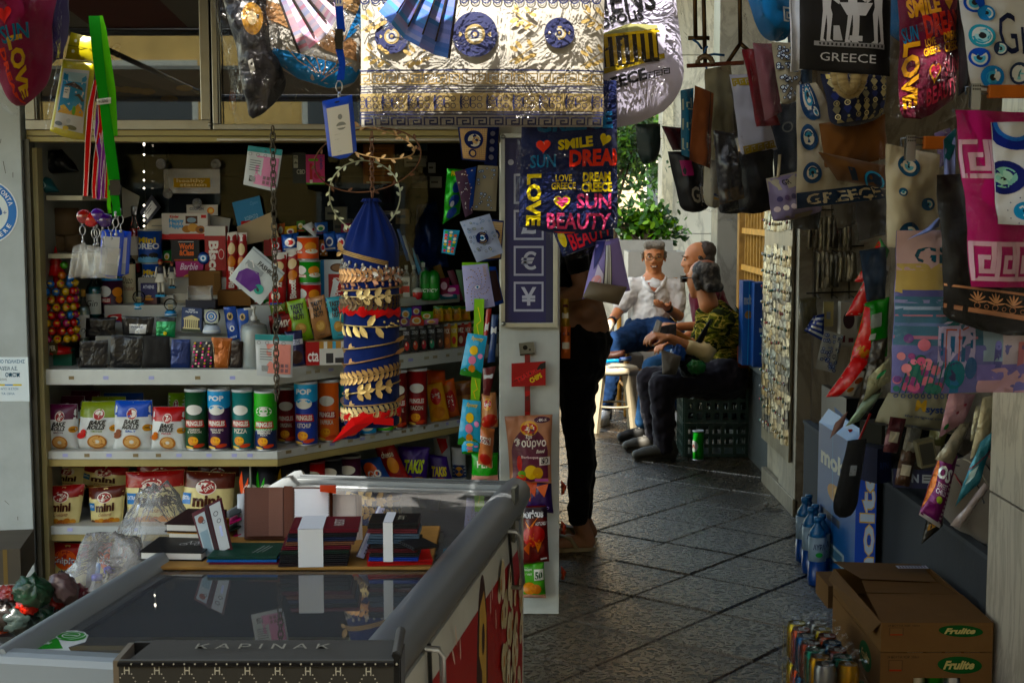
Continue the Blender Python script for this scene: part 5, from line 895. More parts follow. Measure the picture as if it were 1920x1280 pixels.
chips([(898,798),(928,804),(922,878),(896,868)],5.15,'second tan crisp bag hanging below the first at the corner','c0805c',[('r',.1,.6,.8,.78,'f0ece6'),('t','50%',.15,.62,.75,.76,'7a1c28','b'),('e',.5,.2,.4,.15,'a83a20')],group='crisp bags hanging at the kiosk corner')
chips([(884,850),(934,848),(934,900),(884,900)],5.18,'bright green crisp bag behind the freezer edge at the corner','3a9a2c',[('t','PERI',.2,.5,.8,.75,'e8f0e0','b'),('r',0,.0,1,.2,'d8a8a0')],group='crisp bags hanging at the kiosk corner')
for i,(P,c,l) in enumerate((([(912,580),(922,578),(908,680),(900,684)],'a02028','thin red lighter pack'),([(922,590),(934,590),(928,678),(914,680)],'1c3a6a','dark blue lighter pack'),([(905,690),(930,686),(918,742),(906,740)],'5a1a20','dark red spoon shaped lollipop'))):
    soft(P,5.16,l+' hanging right of the candy sachets',c,[('r',.1,.6,.9,.75,'d8dce0')],'hanging_pack','pack',D=.01,mat='pack',nx=5,ny=6)
# --- things on the corner post
Yp2=5.26
bx(975,642,1003,665,5.285,.014,'small scratched metal lock box on the white post','7a7c78',[('e',.4,.6,.16,None,'2a2a2a'),('e',.7,.4,.07,None,'3a3a3a'),('r',0,0,1,.1,'2a2a28')],name='lock_box',cat='lock',mat='metal',roll=-6)
soft([(984,665),(994,665),(994,786),(984,786)],5.282,'thin red hanging strip on the white post','7a1c14',[('r',.2,.3,.8,.36,'5a1410'),('r',0,0,1,.12,'a8281c'),('r',0,.36,1,.44,'a8281c')],'hanging_strip','strip',D=.002,mat='plastic',nx=1,ny=4)
soft([(959,681),(1023,677),(1023,722),(959,725)],5.272,'red and black chips sign card on the white post','a01c18',[('p',[(0,.18),(1,.72),(1,.98),(0,.5)],'16110f'),('t','TSAKIRIS',.1,.38,.88,.62,'c8301c','B',27),('t','CHIPS',.52,.22,.9,.44,'d8c02a','B',27)],'sign_card','sign',D=.002,mat='card',nx=1,ny=1,maxl=9)
PG='crisp bags hanging in a column on the white post'
chips([(946,780),(1036,777),(1034,905),(956,903)],5.22,'tan and purple crisp bag, topmost on the white post','b98a72',[('e',.5,.42,.42,.4,'5a1a3a'),('r',.08,.08,.92,.5,'5a1a3a'),('e',.5,.82,.19,.11,'d8a82a'),('e',.5,.82,.17,.075,'b01c28'),('t',"Lay's",.37,.77,.63,.87,'f4efe8','bi'),('t','Φούρνο',.15,.52,.88,.68,'f0ece6','b'),('t','Στο',.42,.68,.56,.73,'f0ece6','b'),('t','Baked',.65,.46,.85,.51,'f0ece6','bi'),('t','Barbeque',.3,.37,.7,.42,'e0ccd0','b'),('r',.72,.28,.97,.4,'ece8e4'),('t','50',.76,.3,.93,.39,'2a1a20','B'),('e',.52,.17,.16,.11,'d8b84a'),('e',.68,.16,.12,.09,'c9a030'),('e',.25,.3,.06,.12,'b83a28'),('e',.3,.14,.1,.05,'6a9a3a'),('e',.28,.08,.12,.05,'c84a2a'),('e',.78,.94,.17,.045,'4a1438'),('t','100%',.68,.92,.88,.96,'f0ece6','b'),('r',.6,.03,.92,.07,'b868a8')],group=PG,cord=0)
chips([(974,896),(1034,898),(1038,962),(976,958)],5.25,'violet tortilla chip bag under the topmost crisp bag','2c1450',[('p',[(.1,.9),(.45,.5),(.55,.95)],'b8582a'),('p',[(.5,.8),(.75,.5),(.9,.9)],'c86a30'),('p',[(.05,.5),(.3,.35),(.35,.7)],'a8481f')]+[('g',.5+.11*i,.18,.045,.3,'b8a8e0') for i in range(4)],group=PG)
chips([(972,948),(1026,946),(1030,1052),(976,1058)],5.23,'red tortilla chip bag in the middle of the post column','5a1418',[('r',0,.8,1,.98,'201428'),('t','Doritos',.02,.8,.86,.95,'e4e6ec','B'),('p',[(.2,.76),(.32,.58),(.72,.84),(.35,.66)],'e08a3a'),('t','HOT CHILLI',.55,.67,.98,.73,'e8e8ea','bi'),('e',.5,.5,.4,.18,'a83020'),('p',[(.2,.5),(.45,.3),(.5,.55)],'c8762a'),('p',[(.5,.42),(.62,.2),(.85,.45)],'d08430'),('p',[(.1,.3),(.3,.18),(.35,.42)],'b8621f'),('r',.7,.06,.92,.09,'c9ccd0')],group=PG)
chips([(974,1054),(1020,1052),(1024,1120),(972,1118)],5.25,'green crisp bag, lowest on the white post','5aa03a',[('r',0,0,1,.12,'c9a090'),('r',.58,.52,.96,.82,'eef0ea'),('t','50',.62,.55,.92,.76,'1f5a2c','B'),('e',.4,.3,.25,.18,'c98a3a'),('e',.65,.28,.2,.14,'b8782c'),('t','Γιαούρτι',.08,.78,.5,.86,'e8f0e0','b'),('t','Φρέσκα',.08,.66,.5,.74,'e8f0e0','b')],group=PG)
for P,c,l in (([(1052,560),(1066,560),(1068,612),(1052,612)],'a88a2c','gold snack pack peeping out behind the post, the uppermost'),([(1052,610),(1070,610),(1069,672),(1052,672)],'c9742a','orange and silver snack pack peeping out behind the post'),([(1052,900),(1063,912),(1058,926),(1052,928)],'d8641f','orange corner of a pack low behind the post'),([(1052,975),(1062,985),(1060,1002),(1052,1000)],'c95a1f','second orange pack corner low behind the post'),([(1052,1060),(1062,1072),(1058,1086),(1052,1086)],'d0601f','lowest orange pack corner behind the post')):
    soft(P,5.7,l,c,[('r',.1,.3,.9,.5,'c9c4b8'),('r',.2,.7,.9,.8,'5a1c1c')],'snack_pack','snack pack',D=.01,mat='foil',nx=5,ny=6,group='snack packs hanging behind the post')
# milky sack, water bottles and bundles on the floor at the left
def lump(name,label,cat,c,rad,col,mat,seed=1,amp=.25,group=None,kind=None,n=28,flatb=True,sc=2.5):
    m=MB(); vs=[]; k=n//2; sv=Vector((seed,seed*2,seed*3))
    for i in range(k+1):
        for j in range(n):
            th=math.pi*i/k; ph=2*math.pi*j/n; d=Vector((math.sin(th)*math.cos(ph),math.sin(th)*math.sin(ph),-math.cos(th))); q=1+amp*noise.noise(d*sc+sv)+amp*.5*noise.noise(d*sc*2.7+sv)-amp*.4*abs(noise.noise(d*sc*3+sv*2))
            v=Vector((d.x*rad[0],d.y*rad[1],d.z*rad[2]))*q; v.z=max(v.z,-rad[2]*.92) if flatb else v.z; vs.append(v)
    m.add(vs,[(i*n+j,i*n+(j+1)%n,(i+1)*n+(j+1)%n,(i+1)*n+j) for i in range(k) for j in range(n)],col,mat,True)
    return m.build(name,None,label,cat,loc=c,group=group,kind=kind)
s=lump('plastic_sack','big milky plastic sack of bottles standing behind the freezer','plastic sack',at(285,1040,4.75)+Vector((0,.1,-.2)),(.17,.14,.42),'ffffff','milky',3,.16)
s2=lump('plastic_sack','lower crumpled clear sack leaning on the freezer rim','plastic sack',at(215,1130,4.6),(.16,.14,.22),'ffffff','milky',8,.35)
for px,py,l in ((182,1078,'left water bottle with a violet blue cap'),(205,1064,'right water bottle with a violet blue cap')):
    c=at(px,py,4.75); t=thing('water_bottle',l+' in the sack','bottle',(c.x,c.y,0),group='water bottles in the sack'); h=c.z; m=MB(); m.lathe([(.036,0),(.038,.02),(.038,h*.75),(.014,h*.95),(.013,h*.97)],'dfe8ea','clearplastic',16); m.build('body',t); m=MB(); m.lathe([(.019,h*.95),(.019,h),(.015,h+.003)],'4a48b8','plastic',14); m.build('cap',t)
rnd=random.Random(77)
for i,(px,py,r,c,l) in enumerate(((62,1108,.05,'1c3a2a','dark green wrapped bundle'),(22,1122,.045,'7a2a20','dull red wrapped bundle'),(92,1128,.045,'8a3420','orange red fruit bag'),(35,1162,.05,'2a3432','grey green wrapped bundle'),(118,1102,.045,'5a4c4e','mauve film bundle'),(145,1118,.04,'5a2a34','dark red film bundle'),(8,1150,.05,'24201e','black film bundle'),(72,1150,.045,'24463a','sea green wrapped bundle'),(108,1152,.035,'3a3a3c','grey film bundle'),(50,1135,.03,'b8401c','small orange capped bundle'),(2,1180,.04,'9a4a1c','orange brown bundle'))):
    o=lump('wrapped_bundle',l+' in the heap at the lower left','bundle',at(px,py,4.3+.07*(i%3)),(r*1.2,r,r*.9),c,'pack',i+4,.3,'film wrapped bundles heaped at the lower left',flatb=False,sc=4); o.rotation_euler=(rnd.random(),rnd.random(),rnd.random())
t=bx(-40,1030,38,1096,4.7,.3,'worn grey cardboard box standing against the left panel','5a564e',[('r',.6,0,.7,1,'7a6a4a')],mat='cardboard',yaw=10)
t=thing('crate_stack','dark plastic crate carrying the heap of bundles at the lower left','crate',(-1.62,4.5,0)); m=MB()
for k in range(2):
    for a in (-.3,.3): m.box(a-.01,-.2,.02+k*.1,a+.01,.2,.1+k*.1,'2c3032','plastic')
    for b_ in (-.2,.2): m.box(-.29,b_-.01,.02+k*.1,.29,b_+.01,.1+k*.1,'2c3032','plastic')
m.build('walls',t); m=MB(); m.box(-.3,-.2,0,.3,.2,.02,'24282a','plastic'); m.build('board',t); m=MB(); m.box(-.3,-.2,.2,.3,.2,.22,'24282a','plastic'); m.build('board',t)

# extra small stock filling the gaps of the window display
cs=[('b01c24','red'),('d8b428','yellow'),('1f5aa8','blue'),('c8601c','orange'),('7a1f4a','plum'),('2f7a3c','green'),('c9c4b8','white')]
W_=['behind the nut bars','beside the stacked column','above the second tube pair','left of the navy roll','behind the pump bottle','under the wafer carton','right of the toy box','behind the cookie carton']
k=0
for (x0,y0,w_,h_,Y) in ((505,540,26,34,5.62),(535,566,24,26,5.64),(604,560,22,22,5.66),(626,560,22,22,5.66),(470,560,22,20,5.7),(494,562,20,20,5.7),(466,540,20,22,5.76),(452,415,18,20,5.9),(534,425,22,20,5.92),(590,418,24,22,5.95),(520,420,14,26,5.95),(640,420,22,22,6.0),(306,470,16,24,5.86),(412,470,12,24,5.88),(200,590,28,14,5.6),(196,506,20,20,5.8),(214,504,18,26,5.82),(344,540,10,20,5.8),(382,500,18,36,5.8),(556,415,16,20,5.95)):
    c,n_=cs[k%7]; soft([(x0,y0),(x0+w_,y0-2),(x0+w_+1,y0+h_),(x0-1,y0+h_)],Y,'small %s sweet packet %s'%(n_,W_[(k*3+k//7)%8]),c,[('e',.5,.55,.3,.25,'e8e0d0'),('e',.5,.5,.18,.15,cs[(k+3)%7][0]),('r',.1,.08,.9,.2,cs[(k+2)%7][0])],'sweet_packet','sweet packet',D=.012,mat='pack',nx=5,ny=5,group='small sweet packets filling the window display'); k+=1
# ================= HANGING IN FRONT =================
# --- long chain and short chain
def chain(px,y0,y1,Y,label,link=.03,col='6a6458',r=.0028,mat='rust'):
    a=at(px,y0,Y); b=at(px,y1,Y); n=int((a.z-b.z)/(link*.74)); t=thing('hanging_chain',label,'chain',a); m=MB()
    for i in range(n):
        z=-link/2-i*link*.74; w=link*.3; pts=[]
        for k in range(10):
            an=2*math.pi*k/10; x=w*math.cos(an); zz=(link/2-w)*(1 if math.sin(an)>=0 else -1)+w*math.sin(an) if abs(math.sin(an))>.01 else 0
            pts.append((x,0,z+zz) if i%2 else (x*.35,x,z+zz))
        m.tube(pts,r,col,mat,5,closed=True)
    m.build('links',t); return t
chain(511,236,752,4.98,'long steel chain hanging down before the shelves')
chain(697,246,374,4.28,'short copper coloured chain holding the navy roll',.02,'8a6a58',.0018)
# --- navy velvet roll with headbands
YR=4.3; P0=at(697,795,YR); P1=at(700,470,YR); P2=at(702,372,YR); RR=at(748,700,YR).x-P0.x; hz=P1.z-P0.z; ht=P2.z-P0.z
t=thing('velvet_roll','tall navy velvet roll gathered at the top, ringed with golden laurels','display roll',P0); m=MB(); n=48; rows=[]
for z in (0,.004,.05,.2,.35,.5,hz*.98): rows.append((z,1 if z else .94,0))
for k in range(1,9):
    q=k/8; rows.append((hz+(ht-hz)*q*.93,1-.78*q**1.15,.18*math.sin(q*2.8)))
rows.append((ht*.985,.3,.3)); rows.append((ht,.22,.3))
vs=[];
for z,s,f in rows:
    for j in range(n): a=2*math.pi*j/n; rr=RR*s*(1+f*math.sin(a*11)+.008*noise.noise(Vector((math.cos(a)*2,math.sin(a)*2,z*9)))); vs.append((rr*math.cos(a)+.006*z,rr*math.sin(a),z))
k=len(rows); m.add(vs,[(i*n+j,i*n+(j+1)%n,(i+1)*n+(j+1)%n,(i+1)*n+j) for i in range(k-1) for j in range(n)]+[tuple(range(n-1,-1,-1)),tuple(range((k-1)*n,k*n))],'1c2c62','velvet',True); m.build('fabric',t)
def leafm(m,p,d,up,l,w,col,mat='gold'):
    d=d.normalized(); s=d.cross(up).normalized(); q=up.normalized()
    P=[p,p+d*l*.3+s*w*.8+q*w*.3,p+d*l*.7+s*w*.75+q*w*.35,p+d*l+q*w*.1,p+d*l*.7-s*w*.75+q*w*.35,p+d*l*.3-s*w*.8+q*w*.3,p+d*l*.5+q*w*.05]
    m.add(P,[(0,1,6),(1,2,6),(2,3,6),(3,4,6),(4,5,6),(5,0,6)],col,mat,True)
def band(yl,yr,style,label,col='c9a24a',seed=0,rad=1.04,mat='gold',a0=-1.75,a1=1.75):
    zl,zr=at(650,yl,YR-.04).z-P0.z,at(748,yr,YR-.04).z-P0.z; zm=(zl+zr)/2; tt=thing('laurel_headband',label,'headband',P0+Vector((0,0,zm)),group='golden laurel headbands on the navy roll'); rnd=random.Random(seed)
    def pt(a,r=rad): return Vector((RR*r*math.sin(a),-RR*r*math.cos(a),(zr-zl)/2*math.sin(a)))
    m=MB(); K=22; A=[a0+(a1-a0)*i/K for i in range(K+1)]
    if style=='bar':
        for q in (-.005,0,.005): m.tube([pt(a)+Vector((0,0,q)) for a in A],.0021,col,mat,5)
    else: m.tube([pt(a) for a in A],.0022 if style!='plain' else .003,col,mat,5,1)
    m.build('hoop',tt); m=MB()
    if style=='laurel':
        for i in range(17):
            a=-1.45+i*.18; o=pt(a,rad+.03); tg=(pt(a+.05)-pt(a)).normalized(); out=Vector((math.sin(a),-math.cos(a),0)); sgn=1 if a<.1 else -1
            for s in (-1,1): leafm(m,o,tg*-.75*1+Vector((0,0,s*.9)),out,.027,.008,col,mat)
    elif style=='big':
        for i in range(7): a=-1.3+i*.26+rnd.uniform(-.03,.03); leafm(m,pt(a,rad+.04),(pt(a+.1)-pt(a))*1.0+Vector((0,0,rnd.choice([-.012,.014]))),Vector((math.sin(a),-math.cos(a),0)),.042,.012,col,mat)
        for i in range(8): a=.55+i*.09; m.ball(pt(a,rad+.06)+Vector((0,0,rnd.uniform(-.012,.018))),.004,col,mat,6)
    elif style=='flower':
        for a,l in ((-.9,.02),(-.35,.03),(-.1,.03),(.25,.034),(.6,.025)):
            for s in (-1,1): leafm(m,pt(a,rad+.04),Vector((.012,0,s*.02)),Vector((math.sin(a),-math.cos(a),0)),l,.011,col,mat)
            leafm(m,pt(a,rad+.04),(pt(a+.1)-pt(a)),Vector((math.sin(a),-math.cos(a),0)),l,.009,col,mat)
    elif style=='berry':
        for i in range(22):
            a=-1.4+i*.13; s=1 if i%2 else -1; p=pt(a,rad+.05); e=p+Vector((.008,0,s*rnd.uniform(.01,.02))); m.bar(p,e,.001,col,mat,4); m.ball(e,.0048,col,mat,6,(1,.8,1.4))
            if i%3==0: leafm(m,p,Vector((.02,-.004,s*.012)),Vector((math.sin(a),-math.cos(a),0)),.022,.007,col,mat)
    elif style=='leafend':
        for a,s in ((-.75,1),(-1.15,-1),(1.0,1)) : leafm(m,pt(a,rad+.03),Vector((.02,0,.015*s)),Vector((math.sin(a),-math.cos(a),0)),.036,.011,col,mat)
    elif style=='bar':
        leafm(m,pt(-1.05,rad+.05),Vector((-.01,0,.03)),Vector((0,-1,.1)),.032,.01,col,mat); leafm(m,pt(-1.1,rad+.05),Vector((-.02,0,-.02)),Vector((0,-1,.1)),.02,.008,col,mat)
    if m.v: m.build('leaves',tt)
    return tt
band(470,498,'bar','plain gold bar headband with a leaf clasp, topmost on the navy roll','c9a24a',1,a0=-1.2,a1=.75)
band(500,515,'berry','silvery berry sprig headband just under the bar','b9b4a8',2); band(516,512,'laurel','bright gold leaf headband under the silvery sprig','d0983a',3); band(530,520,'berry','rose gold berry sprig headband','b8805a',4); band(545,538,'plain','plain thin gold hoop above the flower headband','b8903c',5); band(556,553,'flower','pale gold headband with large flower leaves','d6bd7a',6)
band(570,565,'laurel','tarnished dark brass leaf headband above the red ribbon','6a5230',7); band(608,612,'big','broad leaved gold headband below the red ribbon','dcbf6a',8)
band(655,640,'leafend','thin gold hoop with a veined leaf on the right','c9a24a',9); band(684,662,'leafend','thin gold hoop with a single leaf on the left','b8863a',10); band(704,688,'plain','bare rose gold hoop in the lower half','b88a5a',11)
band(712,690,'laurel','slanted gold laurel headband in the lower half','cfa548',12); band(740,716,'flower','gold headband with four petalled blossom','d0ad58',13); band(760,752,'leafend','thin hoop above the lowest laurel','b8903c',14); band(776,764,'laurel','lowest pale gold laurel headband on the navy roll','dcc586',15)
def ribbon(yl,yr,label,tail):
    zl,zr=at(650,yl,YR).z-P0.z,at(748,yr,YR).z-P0.z; m=MB(); K=24; vs=[]
    for i in range(K+1):
        a=-1.75+3.5*i/K; z=zl+(zr-zl)*(math.sin(a)+1)/2; wv=.012+.006*math.sin(i*1.9); r=RR*(1.06+.05*math.sin(i*1.3))
        vs+=[(r*math.sin(a),-r*math.cos(a),z-wv),(r*1.05*math.sin(a),-r*1.05*math.cos(a),z+.002*math.sin(i)),(r*math.sin(a),-r*math.cos(a),z+wv)]
    m.add(vs,[(3*i+q,3*i+3+q,3*i+4+q,3*i+1+q) for i in range(K) for q in (0,1)],'c01c1c','cloth',True)
    if tail:
        a=at(700,782,YR-.1)-P0; b=at(660,790,YR-.1)-P0; c=at(622,830,YR-.1)-P0
        m.add([a+Vector((0,0,.012)),b+Vector((0,-.01,.014)),c,b+Vector((.02,0,-.03)),a+Vector((0,0,-.014)),b+Vector((.01,-.015,-.008))],[(0,1,5),(1,2,5),(2,3,5),(3,4,5),(4,0,5)],'c81a1c','cloth',False)
        a2=at(738,790,YR-.08)-P0; m.add([a,a2+Vector((0,0,.01)),a2-Vector((0,0,.012)),a-Vector((0,0,.02))],[(0,1,2,3)],'b81a1c','cloth')
    m.build('red_ribbon',None,label,'ribbon',loc=P0)
ribbon(578,584,'upper bright red ribbon tied round the navy roll',0); ribbon(778,768,'lower red ribbon with a loose tail at the foot of the navy roll',1)
# --- wire crowns hanging round the chain
def crown_(cx,cy,rx,ry,Y,label,col,tilt=0,leaves=34,mat='gold'):
    c=at(cx,cy,Y); s=Y/FP; m=MB(); pts=[]
    for i in range(48):
        a=2*math.pi*i/48; x,z=rx*s*math.cos(a),ry*s*math.sin(a); ca,sa=math.cos(R(tilt)),math.sin(R(tilt)); pts.append((x*ca-z*sa,.03*math.sin(a*2),x*sa+z*ca))
    m.tube(pts,.0022,col,mat,5,closed=True); t=thing('laurel_wreath',label,'crown',c,group='wire crowns hanging by the chain'); m.build('wire',t); m=MB()
    for i in range(leaves):
        k=int(i*46/leaves); p=Vector(pts[k]); d=Vector(pts[k+1])-p; leafm(m,p,d*1+Vector((d.z,0,-d.x))*(.8 if i%2 else -.8),Vector((0,-1,.2)),.02,.005,col,mat)
    m.build('leaves',t); return t
crown_(684,368,66,66,4.35,'round silver green wire crown behind the navy roll top','b8b890',0); crown_(700,268,78,26,4.2,'golden wire crown, the flat one above the roll','c89a48',-12,26); crown_(690,300,100,58,4.3,'thin brown wire crown, the largest one','6a4a34',10,14,'rust')
# --- left lanyard bunch
YN=2.75
def rib(pts,w,col,m,edge=None,Y=YN,tw=0):
    """flat ribbon through pixel points (px,py,dy)"""
    Q=[at(p[0],p[1],Y+(p[2] if len(p)>2 else 0)) for p in pts]; s=Y/FP; ww=w*s; vs=[]; K=len(Q)
    for i,q in enumerate(Q):
        a=tw*math.sin(i*1.7+len(Q)); d=Vector((math.cos(a),math.sin(a),0))*ww/2; vs+=[q-d,q+d]
    m.add(vs,[(2*i,2*i+1,2*i+3,2*i+2) for i in range(K-1)],col,'cloth',True)
    m.add([v+Vector((0,.002,0)) for v in vs],[(2*i,2*i+2,2*i+3,2*i+1) for i in range(K-1)],col,'cloth',True)
    if edge:
        for sg in (0,1):
            e=[]
            for i,q in enumerate(Q): d=(vs[2*i+1]-vs[2*i]); e+=[vs[2*i]+d*(0 if sg==0 else .88)+Vector((0,-.0008,0)),vs[2*i]+d*(.12 if sg==0 else 1)+Vector((0,-.0008,0))]
            m.add(e,[(2*i,2*i+1,2*i+3,2*i+2) for i in range(K-1)],edge,'cloth',True)
LG='neck lanyards hanging in a bunch at the left'
def lan(pts,w,col,label,edge=None,buckle=None,reel=None,hook=None,dy=0,tw=.3):
    c=at(pts[0][0],pts[0][1],YN); t=thing('lanyard',label,'lanyard',c,group=LG); m=MB(); pts=[(p[0],p[1],dy+(p[2] if len(p)>2 else 0)) for p in pts]; rib(pts,w,col,m,edge,tw=tw); o=m.build('ribbon',t,loc=-c)
    s=YN/FP
    if buckle: a=at(*buckle[:2],YN+dy)-c; m=MB(); m.box(a.x-9*s,a.y-.004,a.z-14*s,a.x+9*s,a.y+.004,a.z+14*s,'16161a','plastic'); m.box(a.x-11*s,a.y-.005,a.z-5*s,a.x+11*s,a.y+.003,a.z+5*s,'1c1c20','plastic'); m.build('buckle',t)
    if reel: a=at(reel[0],reel[1],YN+dy-.012)-c; m=MB(); q=Matrix.Rotation(R(90),4,'X'); m.T=Matrix.Translation(a)@q; m.lathe([(.012,-.005),(.014,-.002),(.014,.003),(.011,.006),(.0001,.007)],reel[2],'ball',18); m.build('reel',t)
    if hook:
        a=at(hook[0],hook[1],YN+dy-.005)-c; m=MB(); m.tube([a+Vector((.0055*math.cos(x),0,.009*math.sin(x))) for x in [i*.63 for i in range(10)]],.0011,'b9bcc0','metal',5,closed=True); m.bar(a+Vector((0,0,.008)),a+Vector((0,0,.022)),.0025,'b9bcc0','metal',6); m.bar(a-Vector((0,0,.008)),a-Vector((0,0,.022)),.0014,'b9bcc0','metal',5); m.ball(a-Vector((0,0,.022)),.0035,'c9ccd0','metal',8); m.build('clip',t)
    return t
lan([(176,30,.01),(178,50),(184,110),(196,200),(205,270),(214,337)],20,'1f8a2c','dark green lanyard with a black buckle, frontmost of the bunch',buckle=(216,352),dy=-.02)
lan([(214,364),(218,385),(219,405)],16,'1f8a2c','short dark green strap end below the black buckle',dy=-.02,hook=(217,418))
lan([(186,30,.01),(190,50),(200,110),(210,170),(214,255)],15,'7ad02a','bright lime green lanyard beside the dark green one',dy=-.01,tw=.5)
lan([(180,150,.02),(170,200),(165,262),(162,330),(160,368)],11,'b8202c','red lanyard with white edges, the leftmost one','e4dcd8',reel=(158,406,'8a1018'),hook=(155,432),tw=.6)
lan([(184,150,.03),(190,230),(180,300),(176,352),(177,372)],10,'c01c2c','second red lanyard with white edges, behind the purple one','e4dcd8',reel=(171,412,'b81c24'),hook=(177,438),tw=.7)
lan([(186,180,.02),(182,250),(190,300),(186,350),(184,374)],11,'7a3a9a','purple lanyard with pale edges in the middle','dcd0e0',reel=(183,404,'4a1a8a'),hook=(182,436),tw=.5)
lan([(192,200,.01),(196,260),(192,320),(195,372)],8,'8a4aa8','narrow violet lanyard at the right of the middle','dcd0e0',reel=(197,413,'3a1470'),hook=(193,440),tw=.4)
lan([(186,112,.02),(196,220),(204,300),(200,372)],9,'c8202c','thin red lanyard on the right side of the bunch','e4dcd8',hook=(208,425),tw=.5)
lan([(198,120,.02),(200,250),(206,330),(204,385),(206,400)],8,'7ad02a','thin lime strap hanging low behind the black buckle',tw=.5,hook=(226,412))
soft([(180,186),(208,183),(208,194),(181,197)],YN-.035,'white clip band around the lanyard bunch','d8dcdc',[('t','VOBAG',.15,.2,.85,.8,'2a2a2c','b')],'clip_band','clip',D=.004,mat='plastic',nx=4,ny=2)
def holder(P,Y,label,col='1f55c8',ins='d8dde4',fig=False,sc=1):
    t=soft(P,Y,label,col,[('r',.13,.06,.87,.86,ins)]+([('e',.55,.68,.075,.045,'8f9499'),('e',.56,.53,.17,.065,'8f9499'),('r',.38,.5,.74,.535,ins),('r',.3,.4,.5,.405,'b0b4b8'),('r',.3,.32,.45,.325,'b0b4b8'),('r',.35,.12,.5,.125,'b0b4b8'),('e',.5,.93,.09,.012,'16181c')] if fig else [('r',.13,.06,.87,.3,'b9c2cc'),('e',.45,.94,.12,.015,'1a2a5a')]),'badge_holder','badge holder',D=.005,mat='plastic',nx=10,ny=12,rc=.05,group=None if fig else 'badge holders under the lanyard bunch',wr=.0006,ex=(.12,.12),maxl=.01)
    return t
holder([(206,432),(246,434),(241,520),(202,516)],YN+.04,'blue badge holder, the rear one of the pair at the left'); holder([(190,430),(233,432),(226,523),(186,518)],YN+.02,'blue badge holder, the front one of the pair at the left')
for P,l,f in (([(138,462),(160,455),(170,515),(128,522)],'leftmost clear badge sleeve in the bunch',1),([(150,458),(176,460),(180,522),(140,516)],'second clear badge sleeve from the left',2),([(164,460),(200,464),(196,520),(150,522)],'middle clear badge sleeve in the bunch',3),([(180,464),(226,466),(218,524),(172,518)],'clear badge sleeve in front of the blue holder',4)):
    soft(P,YN-.01*f,l,'ffffff',(),'badge_sleeve','badge sleeve',D=.006,mat='clearplastic',nx=10,ny=8,fold=.003,fn=1,ph=f,wr=.002,group='clear badge sleeves under the lanyard bunch',seed=f)
# yellow waterproof phone pouch
t=soft([(118,112),(178,116),(164,268),(92,250)],YN+.06,'yellow waterproof phone pouch with a reef picture','b8b01f',[('r',.13,.1,.9,.88,'c9cccf'),('r',.17,.3,.86,.84,'3f8fb8'),('r',.17,.72,.86,.84,'a9c4cc'),('p',[(.17,.3),(.3,.42),(.5,.34),(.7,.45),(.86,.36),(.86,.3)],'c9a22a'),('e',.3,.38,.09,.025,'d8b83a'),('e',.6,.36,.05,.06,'6aa83a'),('p',[(.2,.66),(.5,.72),(.75,.66),(.8,.62),(.4,.66)],'4a3a2c'),('r',.25,.5,.42,.64,'e8e4d8'),('r',.27,.6,.38,.61,'3a3a3c'),('r',.27,.57,.36,.58,'3a3a3c'),('p',[(.55,.55),(.7,.58),(.86,.5),(.8,.48),(.68,.54)],'3a3428'),('e',.5,.22,.06,.03,'b0b4b8'),('e',.25,.16,.1,.03,'3a4a5a'),('e',.6,.14,.14,.03,'5a5a3a'),('e',.45,.12,.08,.03,'c9b42a')],'phone_pouch','phone pouch',D=.012,mat='plastic',film=1,rc=.04,wr=.002,maxl=.02,ex=(.2,.2))
soft([(132,60),(176,72),(176,116),(122,110)],YN+.055,'yellow clasp flap above the phone pouch','a8a01c',[('e',.3,.72,.06,None,'d8dccc'),('e',.28,.3,.06,None,'d8dccc'),('r',0,.48,1,.52,'7a741a')],'pouch_clasp','clasp',D=.008,mat='plastic',nx=6,ny=6)
# far left bags
def text_love(bgc,pal,w0=0): # all-over lettering
    y,o,p,b=pal
    return [('t','GREECE',.15,.69,.95,.8,b,'B'),('h',.23,.6,.075,.05,o),('t','SMILE',.38,.57,.74,.64,y,'B',4),('h',.87,.62,.06,.045,y,-20),('t','SUN',.1,.45,.36,.54,b,'b'),('t','DREAM',.5,.45,1.08,.56,o,'B'),('t','LOVE',.07,.05,.22,.41,y,'Bw'),('t','LOVE\nGREECE',.32,.3,.57,.4,y,'b'),('t','DREAM\nCREECE',.63,.28,.94,.41,y,'B'),('h',.43,.215,.085,.055,y),('h',.43,.217,.065,.042,p),('t','SUN',.58,.17,.93,.27,p,'b'),('t','BEAUTY',.28,.03,.93,.14,p,'b'),('r',.3,.0,.6,.012,o)]
soft([(-70,-60),(112,-70),(92,170),(20,215)],2.7,'dark pink shopping bag with yellow LOVE lettering, at the far left','7a1a44',[('t','GREECE',.15,.78,.95,.98,'1f7ab0','B'),('h',.45,.62,.1,.07,'c8402a'),('t','SUN',.35,.42,.75,.54,'2a6a8a','b'),('t','LOVE',.42,.02,.66,.46,'c8a82a','Bw'),('t','DREAM',.26,.0,.36,.4,'c8502a','Bw')],D=.05,film=2,mat='cloth',wr=.01,rc=.2,group='printed shopping bags hanging at the front')
soft([(40,-60),(132,-60),(122,112),(72,130)],2.78,'plain dark purple cloth bag hanging behind the pink one','2a1a44',(),D=.05,wr=.015,fold=.012,fn=1.5)
